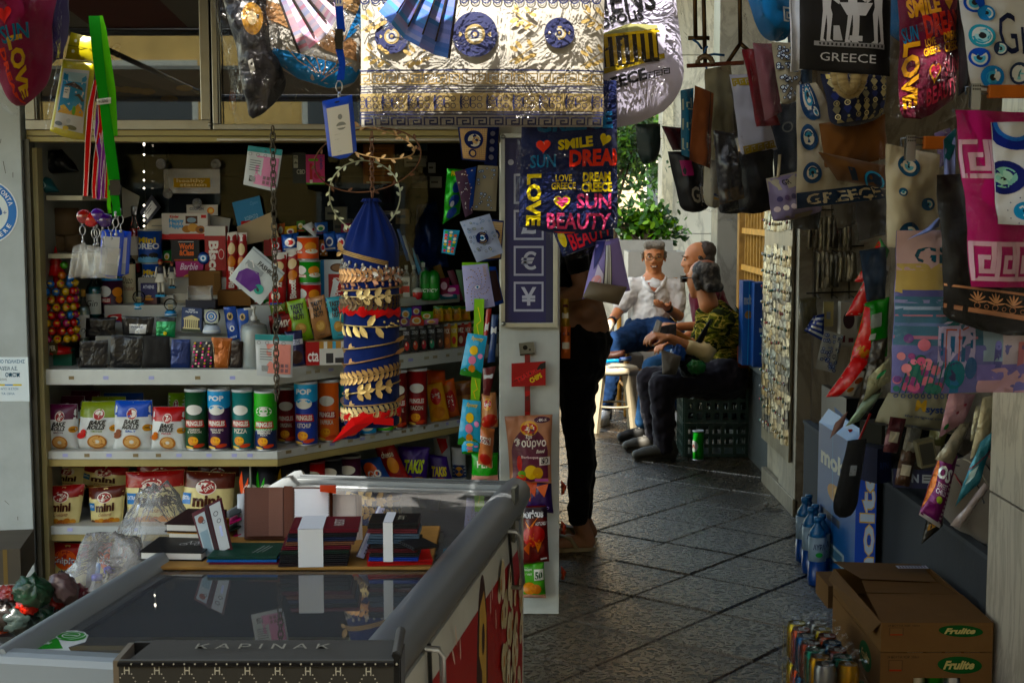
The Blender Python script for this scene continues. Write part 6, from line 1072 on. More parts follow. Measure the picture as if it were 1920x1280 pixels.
# --- centre top
m=None
def bigbag():
    P=[(676,-90),(1134,-110),(1133,212),(735,236)]
    P=[(676,-60),(1134,-60),(1130,238),(678,238)]; W=1133-676; w,h=(W)/FP*2.9,300/FP*2.9; k=w/h; nv='1b2350'; it=[]
    # decorative top frieze, eyes, olive sprigs, bands
    V=lambda py:(238-py)/298.; U=lambda px:(px-676)/458.
    for i in range(22): u=.02+i*.045; it+=[('g',u,V(2),.02,.3,nv),('g',u,V(2),.01,.35,nv)]
    it+=[('r',0,V(-4),1,V(-8),nv)]
    for cx,cy,r in ((892,69,.092),(1049,65,.062),(737,72,.07)):
        u,v=U(cx),V(cy); it+=[('e',u,v,r,None,nv),('e',u,v,r*.45,None,'c0a868:gold'),('e',u,v,r*.33,None,'a9a8a0'),('e',u,v,r*.2,None,nv),('e',u,v,r*.1,None,'c0a868:gold'),('h',u-r*.64,v,r*.1,r*.1*k,'d6be7a:gold',90),('h',u+r*.64,v,r*.1,r*.1*k,'d6be7a:gold',-90)]
    def sprig(cx,cy,s=1,an=0):
        u,v=U(cx),V(cy); o=[('l',[(u-.045*s,v-.05),(u,v-.01),(u+.05*s,v+.05)],.003,'c0a868:gold')]
        for dx,dy,ro in ((-.03,.03,-30),(-.01,.055,-50),(.02,-.03,30),(.035,.065,-60),(-.012,-.045,40),(.045,-.01,20)): o.append(('e',u+dx*s,v+dy,.019,.013,'d8b860:gold',ro))
        return o
    for cx,cy,s in ((985,40,-1),(1118,40,-1),(978,105,1),(1110,112,1),(700,45,1),(712,110,-1),(780,112,1)): it+=sprig(cx,cy,s)
    it+=[('r',0,V(137),1,V(134),nv)]+meander(.0,V(160),1,V(142),19,.0024,'b89a50:gold')
    for y in (165,169.5,175): it.append(('r',0,V(y+1.6),1,V(y),nv))
    it.append(('r',0,V(212),1,V(178),'b8a268:gold'))
    for i in range(19):
        u=.026+i*.0535; v=V(195); it+=[('g',u-.016,v+.022,.011,.25,nv),('g',u-.016,v-.022,.011,.25,nv)]
        if i%2: it+=[('l',[(u+.012,v),(u+.012+.014*math.cos(a),v+.045*math.sin(a))],.0022,nv) for a in (-1.3,-.9,-.4,.4,.9,1.3,0)]
        else: it+=[('g',u+.012,v+.022,.011,.25,nv),('g',u+.012,v-.022,.011,.25,nv),('e',u+.0,v,.004,.03,nv)]
    it+=[('r',0,V(214),1,V(212),nv),('r',0,V(219),1,V(216.5),nv)]+meander(.0,V(238),1,V(224),15,.003,nv)
    return soft(P,2.95,'big pearly white beach bag with navy eyes and gold Greek key bands','b9b6ae',it,'beach_bag','bag',D=.04,mat='paper',wr=.004,film=0,maxl=.035,nx=30,ny=20,wf=6,ex=(.3,.3))
bb=bigbag()
fm=MB(); F=Ssoft([(668,-60),(1142,-60),(1110,240),(700,244)],2.9,.03,0,0,3,0,5,.007,(.3,.3),0,9)
fm.surf(lambda u,v,o:F[0](u,v,o),44,30,'ffffff','film'); fm.build('plastic_wrap',bb,loc=F[1]-bb.location)
# crumpled film corners under it
for P,l in (([(668,165),(700,190),(745,247),(672,238)],'lower left'),([(1100,232),(1142,170),(1140,215),(1110,245)],'lower right')):
    F=Ssoft(P,2.86,.03,0,.01,2,0,7,.02,(.5,.5),0,20); fm=MB(); fm.surf(lambda u,v,o:F[0](u,v,o),18,14,'ffffff','film'); fm.build('wrap_corner',bb,loc=F[1]-bb.location)
# striped gold and blue bag
it=[('r',0,.0,1,.22,'2f7ab0'),('p',[(0,.5),(.3,.42),(.65,.3),(1,.27),(1,.42),(.6,.5),(.3,.6),(0,.68)],'a87a2c:gold'),('p',[(.0,.84),(.3,.8),(1,.62),(1,.75),(.4,.92),(0,.98)],'b08838:gold'),('p',[(.82,.4),(1,.56),(1,.78),(.93,.62)],'2f7ab0')]
for a,b in (((.1,.35),(.3,.3)),((.5,.28),(.9,.22)),((.12,.72),(.35,.66))): it.append(('p',[a,((a[0]+b[0])/2,(a[1]+b[1])/2+.02),b,((a[0]+b[0])/2,(a[1]+b[1])/2-.01)],'c4c2bc'))
for i in range(6): q=[(.55,-.0),(.5,.1),(.42-.05*i,.2+.02*i),(.3-.06*i+.14*i,.3+.01*i)]; it.append(('l',[(.62,.0),(.55+.03*i,.1),(.35+.1*i,.16+.03*(i%3)),(.25+.13*i,.25)],.0022,'a8842c:gold'))
soft([(498,-60),(682,-60),(680,186),(494,128)],2.98,'beach bag with broad gold and pale stripes over a blue base','a9a7a2',it,'beach_bag','bag',D=.035,mat='cloth',wr=.004,film=2,rc=.3,maxl=.03,ph=1)
soft([(402,-60),(500,-60),(540,170),(480,245)][:3]+[(470,240)],2.98,'black bag with faint gold motif in glossy crumpled film','1c1a1c',[('e',.6,.62,.22,.12,'8a6a2c'),('e',.6,.62,.1,.05,'b9a888'),('r',.3,.28,.42,.36,'c9c9c4')],D=.04,mat='foil',wr=.016,film=3,rc=.1,tap=.1)
# folding fans
def fan(P0_,ends,Y,label,cols,lace,sticks,seed):
    """P0 pivot px (above the frame), ends: outer rim px points"""
    a=at(*P0_,Y); t=thing('folding_fan',label,'fan',a,group='open folding fans over the big white bag'); E_=[at(x,y,Y-(i%2)*.012)-a for i,(x,y) in enumerate(ends)]; m=MB(); rnd=random.Random(seed)
    for i in range(len(E_)-1):
        p,q=E_[i],E_[i+1]; ns=26
        for j in range(ns):
            f0,f1=.25+.75*j/ns,.25+.75*(j+1)/ns; m.add([p*f0,q*f0,q*f1,p*f1],[(0,1,2,3)],(lambda q:tuple(Vector(L(cols[int(q)%len(cols)])).lerp(Vector(L(cols[(int(q)+1)%len(cols)])),q%1)))(abs(noise.noise(Vector((i*.5,j*.16,seed))))*5*len(cols)),'cloth')
    m.build('leaf',t)
    for i in sticks: 
        e=E_[i]+Vector((0,-.006,0)); m=MB(); m.beam(e*.02,e*(1.0 if i in (0,len(E_)-1) else .92),.006 if i not in(0,) else .014,.003,'2a2420','wood'); m.build('stick',t)
    m=MB()
    for i in range(len(E_)-1):
        for k in range(5):
            f0,f1=k/5,(k+1)/5; d0=1.0+.045*math.sin(f0*math.pi*3+i); d1=1.0+.045*math.sin(f1*math.pi*3+i); p=E_[i].lerp(E_[i+1],f0); q=E_[i].lerp(E_[i+1],f1); m.add([p,q,q*(d1+.05),p*(d0+.05)],[(0,1,2,3)],lace,'milky')
    m.build('lace_edge',t); return t
e1=[(562,98),(582,90),(600,76),(617,62),(630,50),(622,38),(636,22),(645,5)]
fan((480,-120),[(562,100),(580,92),(597,78),(612,66),(622,50),(632,34),(638,16),(642,0)],2.78,'folding fan with pale floral paper and dark sticks, the left one',['b9b4c4','c8a8b4','a8aac0','c8bcc0','c08a9a','9aa4c4'],'3a3a3c',(0,2,4,6),4)
fan((880,-190),[(710,22),(733,44),(756,72),(785,88),(812,102),(842,110)],2.76,'folding fan in blue and lilac, the right one',['5a78b8','7a88c8','8a8ac0','4a6ab0','6a9ad0','a890b8','3a5aa8'],'4a4a4c',(1,2,3,4,5),6)
# blue lanyard with big badge
t=thing('lanyard','bright blue lanyard in the centre with black buckle','lanyard',at(638,0,2.66),group='neck lanyards'); c=t.location.copy(); m=MB(); rib([(630,-60),(636,20),(640,60)],15,'1f4fc0',m,Y=2.66,tw=.2); rib([(636,92),(642,120),(638,150)],14,'1f4fc0',m,Y=2.66,tw=.5); m.build('ribbon',t,loc=-c)
m=MB(); a=at(636,74,2.655)-c; m.box(a.x-.007,a.y-.004,a.z-.018,a.x+.007,a.y+.004,a.z+.018,'141416','plastic'); m.box(a.x-.0085,a.y-.005,a.z-.004,a.x+.0085,a.y+.004,a.z+.006,'1c1c20','plastic'); m.build('buckle',t)
m=MB(); pr(m,Splane(at(629,12,2.652)-c,(.013,0,0),(0,0,.02)),.013,.02,[('t','E',0,0,1,.6,'e8e8ec','Bv')]); m.build('letter',t)
m=MB(); a=at(636,163,2.65)-c; m.tube([a+Vector((.006*math.cos(x),0,.011*math.sin(x))) for x in [i*.63 for i in range(10)]],.0013,'a9acb0','metal',5,closed=True); m.bar(a-Vector((0,0,.01)),a-Vector((0,0,.024)),.003,'a9acb0','metal',6); m.build('clip',t)
holder([(604,190),(660,178),(670,292),(617,302)],2.64,'large blue badge holder with a grey figure symbol on white',ins='e4e6ea',fig=True)
# white ATHENS tote
it=[('t','ATHENS',-.55,.76,.55,.92,'16161a','b'),('t','ACROPOLIS',-.4,.64,.35,.7,'16161a','B'),('t','GREECE',-.28,.27,.4,.335,'16161a','B')]+meander(.5,.28,.68,.33,3,.004,'16161a')+parthenon(-.2,.38,.6,.6,'b0993a','2a2216',9)
soft([(1080,-80),(1250,-80),(1300,180),(1080,262)],3.05,'white cotton tote bag printed with a temple and ATHENS','cbc8d8',[i for i in [(k[0],)+tuple(k[1:]) for k in it]],'tote_bag','bag',D=.05,mat='cloth',wr=.008,film=2,rc=.25,maxl=.03,ph=2,nx=20,ny=20) if 0 else None
P=[(1000,-80),(1258,-84),(1292,215),(1030,262)]
it=[('t','ATHENS',.1,.64,.84,.8,'16161a','b',3),('t','ACROPOLIS',.22,.57,.74,.635,'16161a','B',8),('t','GREECE',.3,.22,.72,.29,'16161a','B',9)]+[('p',[(.42,.31),(.86,.36),(.86,.39),(.42,.34)],'9a8a3a'),('p',[(.42,.51),(.83,.54),(.83,.56),(.62,.58),(.42,.535)],'8f8f6a')]+[('r',.43,.345,.82,.52,'2a2418')]+[('r',.44+.057*i,.345+.004*i,.466+.057*i,.52+.003*i,'a8923c') for i in range(7)]+[('r',.43,.515,.84,.53,'b09a40')]+[('l',[(a[0]*.055+.72+.055*k,a[1]*.03+.255+.006*k) for a in ((0,0),(0,1),(1,1),(1,0),(.3,0),(.3,.6),(.7,.6))],.0022,'16161a') for k in range(3)]
soft(P,3.08,'white cotton tote bag printed with a temple and the word ATHENS','cbc8dc',it,'tote_bag','bag',D=.05,mat='cloth',wr=.008,film=2,rc=.3,maxl=.03,nx=24,ny=22,seed=4,wf=7)
# navy lettered bags
PN=('d8c81f','d8501f','d8608a','1f6a98')
soft([(1035,430),(1152,400),(1150,448),(1056,482)],3.12,'navy lettered bag showing only its BEAUTY corner below the front one','1a2450',[('t','BEAUTY',.2,.15,.95,.75,'d84a5a','b',5),('e',.1,.6,.06,.3,'d8c81f')],'shopping_bag','bag',D=.02,film=1.5,mat='cloth',wr=.01,group='navy lettered shopping bags',maxl=.02)
soft([(980,170),(1156,150),(1158,440),(972,436)],3.0,'navy blue shopping bag in foil with LOVE, SMILE and SUN lettering','1a2450',[(k[0],)+tuple(k[1:]) for k in text_love('',PN)],'shopping_bag','bag',D=.03,film=1.2,mat='cloth',wr=.006,group='navy lettered shopping bags',maxl=.02,rc=.05,nx=20,ny=24)
# lilac zip bag with beige base
soft([(1118,452),(1160,446),(1182,545),(1092,560)],3.1,'lilac printed handbag body with a white zip and beige base','8a80b8',[('r',.42,0,.58,1,'d8dce0'),('r',.4,0,.42,1,'1a1a24'),('r',.58,0,.6,1,'1a1a24'),('p',[(0,.9),(.1,.5),(.3,.8),(.38,.98),(0,1)],'2a2a6a'),('p',[(.1,.1),(.2,.6),(.38,.4),(.38,.05)],'c9c4e0'),('e',.22,.3,.12,.1,'d8a8b0'),('l',[(.49,0),(.49,1)],.002,'8a8e94'),('l',[(.53,0),(.53,1)],.001,'8a8e94')],'handbag','handbag',D=.04,mat='leather',wr=.002,maxl=.02,group=None)
soft([(1106,527),(1176,538),(1160,572),(1092,558)],3.03,'beige rounded base panel of the lilac handbag','5a5348',(),'bag_bottom','handbag base',D=.025,mat='leather',wr=.001)
# ================= DISPLAY FREEZER =================
FZ=.862; a0=at(525,887,3.66); a1=at(982,897,3.56); ww=(Vector((a1.x,a1.y,0))-Vector((a0.x,a0.y,0))); FW=ww.length; cu=ww.normalized(); lu=Vector((-cu.y,cu.x,0)); FO=Vector((a0.x,a0.y,0)); FL=1.5
# yaw so that the long side runs towards the vanishing point at the right
yaw=math.atan2(-( (1390-960)/FP),1); lu=Vector((math.sin(-yaw),math.cos(yaw),0)); cu=Vector((lu.y,-lu.x,0)); FW=.62
fz=thing('display_freezer','grey framed chest freezer with a flat glass lid and a red ice cream picture side','freezer',(a1.x,a1.y,0)-Vector((0,0,0)) if 0 else Vector((a1.x,a1.y,0)),(0,0,yaw))
# local frame: x from 0 (right side) to -FW, y from 0 (far end) to -FL
def fl2w(x,y,z): return Vector((a1.x,a1.y,0))+cu*x+lu*y+Vector((0,0,z))
def w2fl(p): d=p-Vector((a1.x,a1.y,0)); return d.dot(cu),d.dot(lu),p.z
GZ=FZ-.012; ft=.052
m=MB(); t=.04
m.box(-FW,-FL,.06,-FW+t,0,FZ-.09,'b3b6b6','paint'); m.box(-t,-FL,.06,0,0,FZ-.09,'b9bcba','paint'); m.box(-FW+t,-FL,.06,-t,-FL+t,FZ-.09,'b9bcba','paint'); m.box(-FW+t,-t,.06,-t,0,FZ-.09,'b3b6b6','paint'); m.box(-FW+t,-FL+t,.06,-t,-t,.2,'9aa0a2','paint'); m.build('body',fz,bevel=.003)
# rounded grey rail all round
def rail(p,q,col,w=.065,h=.09,side=1,name='frame_rail'):
    """rounded section swept from p to q; side: +1 bulges to the outside on the right of travel"""
    m=MB(); p=Vector(p);q=Vector(q); d=(q-p).normalized(); o=Vector((d.y,-d.x,0))*side
    sec=[(-w,0),(-w,h*.75),(-w+.008,h*.86),(-.03,h),(-.012,h*.97),(.004,h*.86),(.014,h*.66),(.016,h*.4),(.008,h*.1),(0,0)]
    vs=[]
    for c in (p,q):
        for a,b in sec: vs.append(c+o*a+Vector((0,0,b)))
    n=len(sec); m.add(vs,[(i,(i+1)%n,n+(i+1)%n,n+i) for i in range(n)],col,'plastic',True); m.add(vs,[tuple(range(n)),tuple(range(2*n-1,n-1,-1))],col,'plastic'); return m.build(name,fz)
zb=FZ-.09
rail((0,-FL-.01,zb+.012),(0,.012,zb+.012),'6c6f72',w=.058,h=.076,side=1); rail((-FW,.012,zb),(-FW,-FL-.01,zb),'84898b',w=.045,side=1); 
m=MB(); m.box(-FW+.0,-.045,zb,-.0,.004,FZ-.012,'8d9294','plastic'); m.box(-FW+.02,-.06,zb,-.02,-.045,FZ-.022,'a5aaac','metal'); m.box(-FW+.03,-.037,FZ-.012,-.03,-.031,FZ-.008,'5c6062','plastic'); m.box(-FW+.03,-.015,FZ-.012,-.03,-.009,FZ-.006,'5c6062','plastic'); m.build('frame_rail',fz,bevel=.003)
m=MB(); m.box(-FW,-FL-.02,zb-.04,0,-FL+.03,FZ-.006,'8a9093','plastic'); m.build('frame_rail',fz,bevel=.014)
m=MB(); m.box(-FW+.045,-FL+.03,GZ-.018,-.05,-.06,GZ-.013,'ffffff','lidglass'); m.build('glass_lid',fz)
m=MB(); m.box(-FW*.5-.003,-FL+.03,GZ-.04,-FW*.5+.003,-.06,GZ-.019,'6a6e70','metal') if 0 else m.box(-FW+.04,-FL+.03,GZ-.05,-FW+.05,-.06,GZ-.02,'b0b4b4','metal'); m.build('lid_runner',fz)
# frost-lined inside with packs
m=MB(); m.box(-FW+.041,-FL+.041,.42,-.041,-.041,.425,'c4ccce','paint'); m.build('inner_floor',fz)
rnd=random.Random(17)
for i in range(26):
    x=rnd.uniform(-FW+.12,-.12); y=rnd.uniform(-FL+.15,-.15); c=rnd.choice(['c8cdd0','a01c24','d8b83a','2a5aa0','6a3a24','b8c4c8','8a8f92','c9702a']); m=MB(); w,l=rnd.uniform(.05,.08),rnd.uniform(.09,.14)
    S=lambda u,v,o:Vector(((u-.5)*w,(v-.5)*l,.015*math.sin(math.pi*u)**.4*math.sin(math.pi*v)**.4+o)); m.surf(S,6,6,c,'pack'); pr(m,S,w,l,[('e',.5,.5,.3,.2,'e8e0d8'),('r',.1,.1,.9,.2,rnd.choice(['3a1a14','e8c83a','1c3a7a']))],'pack',.02)
    o=m.build('ice_cream_pack',None,'%s wrapped ice cream lying in the freezer'%'',''); tag(o,'ice cream pack lying inside the glass lidded freezer','ice cream',group='ice cream packs inside the freezer'); p=fl2w(x,y,.45+.035*(i%4)); o.location=p; o.rotation_euler=(rnd.uniform(-.2,.2),rnd.uniform(-.2,.2),rnd.uniform(0,3)+yaw)
# right side print: computed on the side plane
so_=fl2w(.0025,0,0); sn=cu
def sp_(px,py): x,y,z=w2fl(onpl(px,py,so_,sn)); return (y,z)
m=MB(); sw,sh=FL-.02,zb-.08; S=lambda u,v,o:Vector((.001+o,-FL+.01+u*sw,.08+v*sh))
def UV(px,py): y,z=sp_(px,py); return ((y+FL-.01)/sw,(z-.08)/sh)
m.surf(S,1,1,'c9cac6','paint',smooth=False)
it=[('r',0.004,0,.985,.9,'9a1a20')]
pA,pB=UV(985,905),UV(985,1000)
cx,cy=UV(905,1230); 
it+=[('e',cx,cy-.1,.045,.36,'3a1c14'),('p',[(cx-.02,cy+.16),(cx+.015,cy+.2),(cx+.035,cy+.1),(cx+.03,cy-.3),(cx-.01,cy-.34),(cx-.0,cy-.05),(cx-.025,cy+.02)],'c9a86a'),('e',cx+.008,cy+.05,.012,.05,'3a1c14'),('p',[(cx-.03,cy+.0),(cx+.0,cy-.1),(cx+.02,cy-.3),(cx-.03,cy-.35)],'2a120c')]
for i in range(30):
    u=UV(955+rnd.uniform(-18,24),1110+rnd.uniform(-30,170)); it.append(('e',u[0],u[1],rnd.uniform(.012,.022),rnd.uniform(.03,.07),rnd.choice(['d8cdb4','c9bda0','e0d8c4']),rnd.uniform(-30,30)))
    it.append(('e',u[0]+rnd.uniform(-.01,.01),u[1]+rnd.uniform(-.03,.03),.006,.02,rnd.choice(['b8823a','a86a2a','6a3a1c'])))
for px,py,a in ((850,1190,20),(858,1215,10),(845,1230,35),(915,1130,0),(918,1105,5),(937,1090,-5),(925,1160,8)): u=UV(px,py); it.append(('e',u[0],u[1],.003,.035,'d8c4b8',a))
it+=[('r',.0,.0,1,.03,'5a5c5c')]
pr(m,S,sw,sh,it,'card'); m.build('picture_panel',fz)
for px0,py0,px1,py1 in ((948,995,956,1100),(796,1215,800,1330)):
    A=w2fl(onpl(px0,py0,so_,sn)); B=w2fl(onpl(px1,py1,so_,sn)); m=MB(); q=lambda p,d:Vector((d,p[1],p[2])); m.tube([q(A,.004),q(A,.028),(.034,A[1],A[2]-.012),(.034,B[1],B[2]+.012),q(B,.028),q(B,.004)],.006,'b3b6b8','metal',8); m.tube([(.008,A[1]+.012,A[2]+.004),(.008,B[1]+.012,B[2])],.004,'3a3c3e','plastic',6); m.build('handle',fz)
A=w2fl(onpl(962,965,so_,sn)); m=MB(); m.box(.003,A[1]-.03,A[2]-.06,.012,A[1]+.03,A[2]+.07,'5a5a52','plastic'); m.box(.012,A[1]-.02,A[2]-.05,.02,A[1]+.02,A[2]-.01,'a5a8a8','metal'); m.build('lock_plate',fz)
m=MB()
for x in (-FW+.06,-.06):
    for y in (-FL+.08,-.08): m.lathe([(.02,0),(.025,.02),(.015,.06)],'2a2a2c','plastic',12,(x,y,0))
m.build('foot',fz)
# green sticker on the glass
def gl(px,py,z=FZ-.0245): p=gnd(px,py,z); return w2fl(p)
m=MB(); P=[gl(px,py) for px,py in ((28,1208),(85,1176),(98,1184),(118,1182),(145,1182),(166,1190),(160,1203),(128,1213),(134,1222),(30,1220))]; m.add([(x,y,GZ-.012) for x,y,z in P],[tuple(range(len(P)))],'d8dcd8','card'); P=[gl(px,py) for px,py in ((40,1210),(84,1180),(110,1200),(118,1216),(42,1218))]; m.add([(x,y,GZ-.0115) for x,y,z in P],[tuple(range(len(P)))],'2a8a2c','card')
P=[gl(132+30*math.cos(a),1193+9*math.sin(a)) for a in [i*.35 for i in range(18)]]; m.add([(x,y,GZ-.0112) for x,y,z in P],[tuple(range(18))],'2a8a2c','card')
c_=gl(132,1193); S=Splane((c_[0]-.03,c_[1]-.02,GZ-.0108),(.06,0,0),(0,.045,0)); pr(m,S,.06,.045,[('g',.5,.5,.4,.08,'dfe4df'),('g',.5,.5,.25,.12,'dfe4df'),('r',.3,.45,.7,.5,'dfe4df')],'card')
c_=gl(80,1200); S=Splane((c_[0]-.035,c_[1]-.03,GZ-.0108),(.06,0,0),(0,.055,0)); pr(m,S,.06,.055,[('t','ΑΝΤΑΠΟΔΟ\nΤΙΚΗ\nΑΝΑΚΥΚΛΩΣΗ',.05,.1,.95,.9,'dfe4df','b')],'card'); m.build('green_sticker',fz)
# ---- board with stationery on the glass
BZ=GZ-.005
def onG(px,py,z=BZ): return gnd(px,py,z)
A=onG(278,1060);B=onG(808,1064); bd=thing('display_board','thin brown hardboard lying on the freezer glass','board',(A+B)/2); bd.location.z=GZ-.012; m=MB(); w=(B-A).length; bz=BZ-(GZ-.012)
m.box(-w/2,0,0,w/2,.36,bz,'9a7a50','wood'); bo=m.build('board',bd,bevel=.002,rot=(0,0,0)); 
def slabs(P0,P1,dep,z0,layers,label,name,cat,yaw_=0,skew=0,band=None,group=None,items=None):
    """flat stack: near bottom edge from pixel P0 to P1 on the board; layers=[(thickness,colour,pagecolour)]"""
    A=onG(P0[0],P0[1],z0);B=onG(P1[0],P1[1],z0); c=(A+B)/2; w=(B-A).length; yw=math.atan2(B.y-A.y,B.x-A.x); t=thing(name,label,cat,c,(0,0,yw),group); z=0; rnd=random.Random(int(P0[0])); n=len(layers)
    for i,(th,col,pg) in enumerate(layers):
        m=MB(); j=rnd.uniform(-.004,.004); dx=skew*z
        if pg: m.box(-w/2+.004+j,.003,z+th*.14,w/2-.004+j,dep-.004,z+th*.86,pg,'paper'); m.box(-w/2+j,0,z,w/2+j,dep,z+th*.14,col,'leather'); m.box(-w/2+j,0,z+th*.86,w/2+j,dep,z+th,col,'leather'); m.box(-w/2+j-.001,dep-.004,z,w/2+j,dep,z+th,col,'leather')
        else: m.box(-w/2+j+dx,0,z+.0004,w/2+j+dx,dep,z+th*.45,col,'leather'); m.box(-w/2+j+dx+.002,.001,z+th*.5,w/2+j+dx,dep,z+th*.93,col,'leather')
        if i==n-1 and items: pr(m,Splane((-w/2+j,0,z+th),(w,0,0),(0,dep,0)),w,dep,items,'card')
        m.build('cover' if not pg else 'notebook',t,bevel=.0008); z+=th+.0006
    if band:
        u0,u1=band; x0=-w/2+u0*w; x1=-w/2+u1*w; m=MB(); m.box(x0,-.003,.0,x1,-.0015,z,'e0e2e6','paper'); m.add([(x0,-.003,z+.0008),(x1,-.003,z+.0008),(x1+.0,dep+.001,z+.001),(x0,dep+.001,z+.001)],[(0,1,2,3)],'e0e2e6','paper'); m.build('paper_band',t)
    return t
nb='wallets and covers laid out on the board'
slabs((262,1050),(382,1052),.13,BZ,[(.018,'141416','e4e4e2')],'thick black notebook with a bicycle drawing at the left end of the board','notebook','notebook',items=[('g',.55,.5,.06,.15,'d8d8d8'),('g',.78,.5,.06,.15,'d8d8d8'),('l',[(.55,.5),(.62,.7),(.75,.68),(.78,.5)],.001,'d8d8d8'),('l',[(.62,.7),(.66,.5),(.75,.68)],.001,'d8d8d8')])
slabs((312,1022),(388,1024),.15,BZ+.001,[(.014,'b08a4a','e2e2de'),(.013,'b08a4a','e6e4e0'),(.018,'2a1414','e2e2e0')],'little pile of notebooks with a dark brown one on top','notebook_pile','notebooks')
slabs((388,1058),(520,1058),.12,BZ,[(.004,'6a1a3a',None),(.005,'1f6ab0',None),(.006,'173c30',None)],'dark green diploma cover lying over a blue and a wine red one','document_cover','cover',items=[('l',[(.62,.25),(.72,.75)],.0014,'a9b3ac'),('l',[(.68,.25),(.79,.75)],.0014,'a9b3ac'),('l',[(.75,.3),(.84,.7)],.0014,'a9b3ac')])
cols=['1c1014','16161a','141416','16281f','5a1a28','6a4a3c','1c2440','141418','5a1a26']
slabs((518,1063),(648,1061),.115,BZ,[(.0078,c,None) for c in cols],'stack of nine passport covers held by a white paper band','cover_stack','covers',band=(.32,.68),skew=.35,items=[('t','PASSPORT',.8,.25,.95,.75,'c9c4c0','v'),])
slabs((690,1062),(812,1058),.14,BZ,[(.005,'a81c1c',None),(.004,'b8201e',None)],'bright red folders lying under the right hand wallets','folder','folder')
slabs((688,1052),(782,1052),.09,BZ+.0105,[(.008,'1c3a8a',None),(.008,'1c1c1e',None),(.008,'4a1a1e',None),(.008,'1a1a1c',None),(.01,'3a4a5a',None),(.01,'4a5866',None),(.009,'5a2a30',None),(.012,'131315',None)],'stack of mixed wallets held by a white paper band','wallet_stack','wallets',band=(.33,.52),skew=.06,items=[('t','Καρτες',.58,.3,.78,.7,'b9b4a4','w')])
slabs((778,1032),(826,1026),.07,BZ+.05,[(.006,'161618',None)],'single black wallet sticking out behind the banded stack','wallet','wallet')
def stand(P,Yb,label,name,cat,panels,th=.004,items=(),lean=.1):
    """upright panel: P pixel quad (tl,tr,br,bl) at depth of its foot"""
    return soft([(*P[0],Yb+lean),(*P[1],Yb+lean),(*P[2],Yb),(*P[3],Yb)],Yb,label,panels,list(items),name,cat,D=th,mat='leather',nx=6,ny=8,ex=(.15,.15),wr=.0004,maxl=.05)
Yb=onG(560,1040).y
stand([(458,913),(624,913),(624,1010),(458,1010)],Yb+.12,'open brown leather photo album standing upright with clear pockets','photo_album','album','4a2c1e',.004,[('r',.03,.03,.44,.97,'5c3e32'),('r',.28,.03,.44,.97,'6e5044'),('r',.56,.03,.97,.95,'6a4e42'),('r',.45,.0,.55,1,'5a3626'),('r',.57,-.0,.96,.94,'e2e4e8')]+[('r',.57+.38*(k%2),.04+.05*(k//2),.578+.38*(k%2),.065+.05*(k//2),'3a2418') for k in range(34)])
stand([(445,926),(460,924),(460,1030),(445,1032)],Yb+.14,'pale clear album edge left of the brown album','photo_album','album','b3b8bc',.005)
stand([(622,926),(678,928),(680,1014),(624,1012)],Yb+.13,'frosted clear photo album standing behind the brown one','photo_album','album','bdb6b0',.008,[('r',.8,.03,.82,.97,'9a9490'),('r',.9,.03,.92,.97,'a39c98')])
stand([(600,909),(630,909),(630,924),(600,920)],Yb+.15,'orange card just showing above the brown album','card_sheet','card','c8581c',.002)
stand([(359,962),(415,932),(436,1030),(385,1052)],Yb-.02,'maroon photo wallet standing open at a slant with passport pictures','photo_wallet','wallet','4a1620',.004,[('r',.08,.06,.42,.9,'9aa3a8:pack'),('e',.25,.78,.1,.07,'7a4a3c'),('r',.12,.1,.38,.55,'7f929c'),('g',.32,.72,.06,.3,'3a3c3e'),('r',.6,.04,.95,.94,'a9adb0:pack'),('g',.75,.75,.08,.3,'5a5c5e'),('g',.8,.6,.07,.3,'5a5c5e'),('r',.76,.3,.84,.5,'b0b8d8'),('r',.46,.0,.56,1,'2c0e14')],lean=.04)
for i in range(4): stand([(430,958+14*i),(452,948+14*i),(452,958+14*i),(430,968+14*i)],Yb+.16,'%s of four dark cards stacked between the maroon and brown albums'%['topmost','second','third','lowest'][i],'card_sheet','card',['2c3234','b02a6a','23332e','b02a6a'][i],.003)
t=stand([(708,950),(722,952),(682,1046),(668,1042)],Yb-.04,'white spiral notepad leaning against the wallet stack','spiral_notepad','notepad','c4c6dc',.005,[('r',.0,.0,.3,1,'2a3a7a'),('r',.1,.0,.4,1,'dcdde4')]+[('e',.9,.06+.06*k,.1,.012,'4a4e5a') for k in range(15)])
# patterned storage box in front
YBx=1.98; A=at(222,1238,YBx); B=at(738,1238,YBx); t=thing('storage_box','dark open storage box with a pattern of white letters, in front of the freezer','storage box',((A.x+B.x)/2,YBx,0)); w=B.x-A.x; zt=A.z; d=.085; zl=zt-.3; cxx=(A.x+B.x)/2
m=MB(); m.box(-w/2,0,zl,w/2,.008,zt,'38352f','cloth'); S=Sflat(w,.3,z0=zl,y=-.0005); it=[]
for r in range(5):
    for c in range(9):
        u=.02+c*.11+(r%2)*.055; v=.955-r*.083; it.append(('t','H',u,v-.02,u+.02,v+.02,'b0aa9a'))
        for k in range(3): it+=[('e',u+.027+.007*k,v-.018-.018*k,.0025,None,'b0aa9a'),('e',u-.007-.007*k,v-.018-.018*k,.0025,None,'b0aa9a')]
pr(m,S,w,.3,it,'cloth'); m.build('front_wall',t)
m=MB(); m.box(w/2,0,zl,w/2+.008,d,zt+.012,'15130f','cloth'); m.box(-w/2-.008,0,zl,-w/2,d,zt,'6a6052','cloth'); m.box(-w/2,d,zl,w/2,d+.008,zt+.0,'1c1a17','cloth'); m.build('side_walls',t)
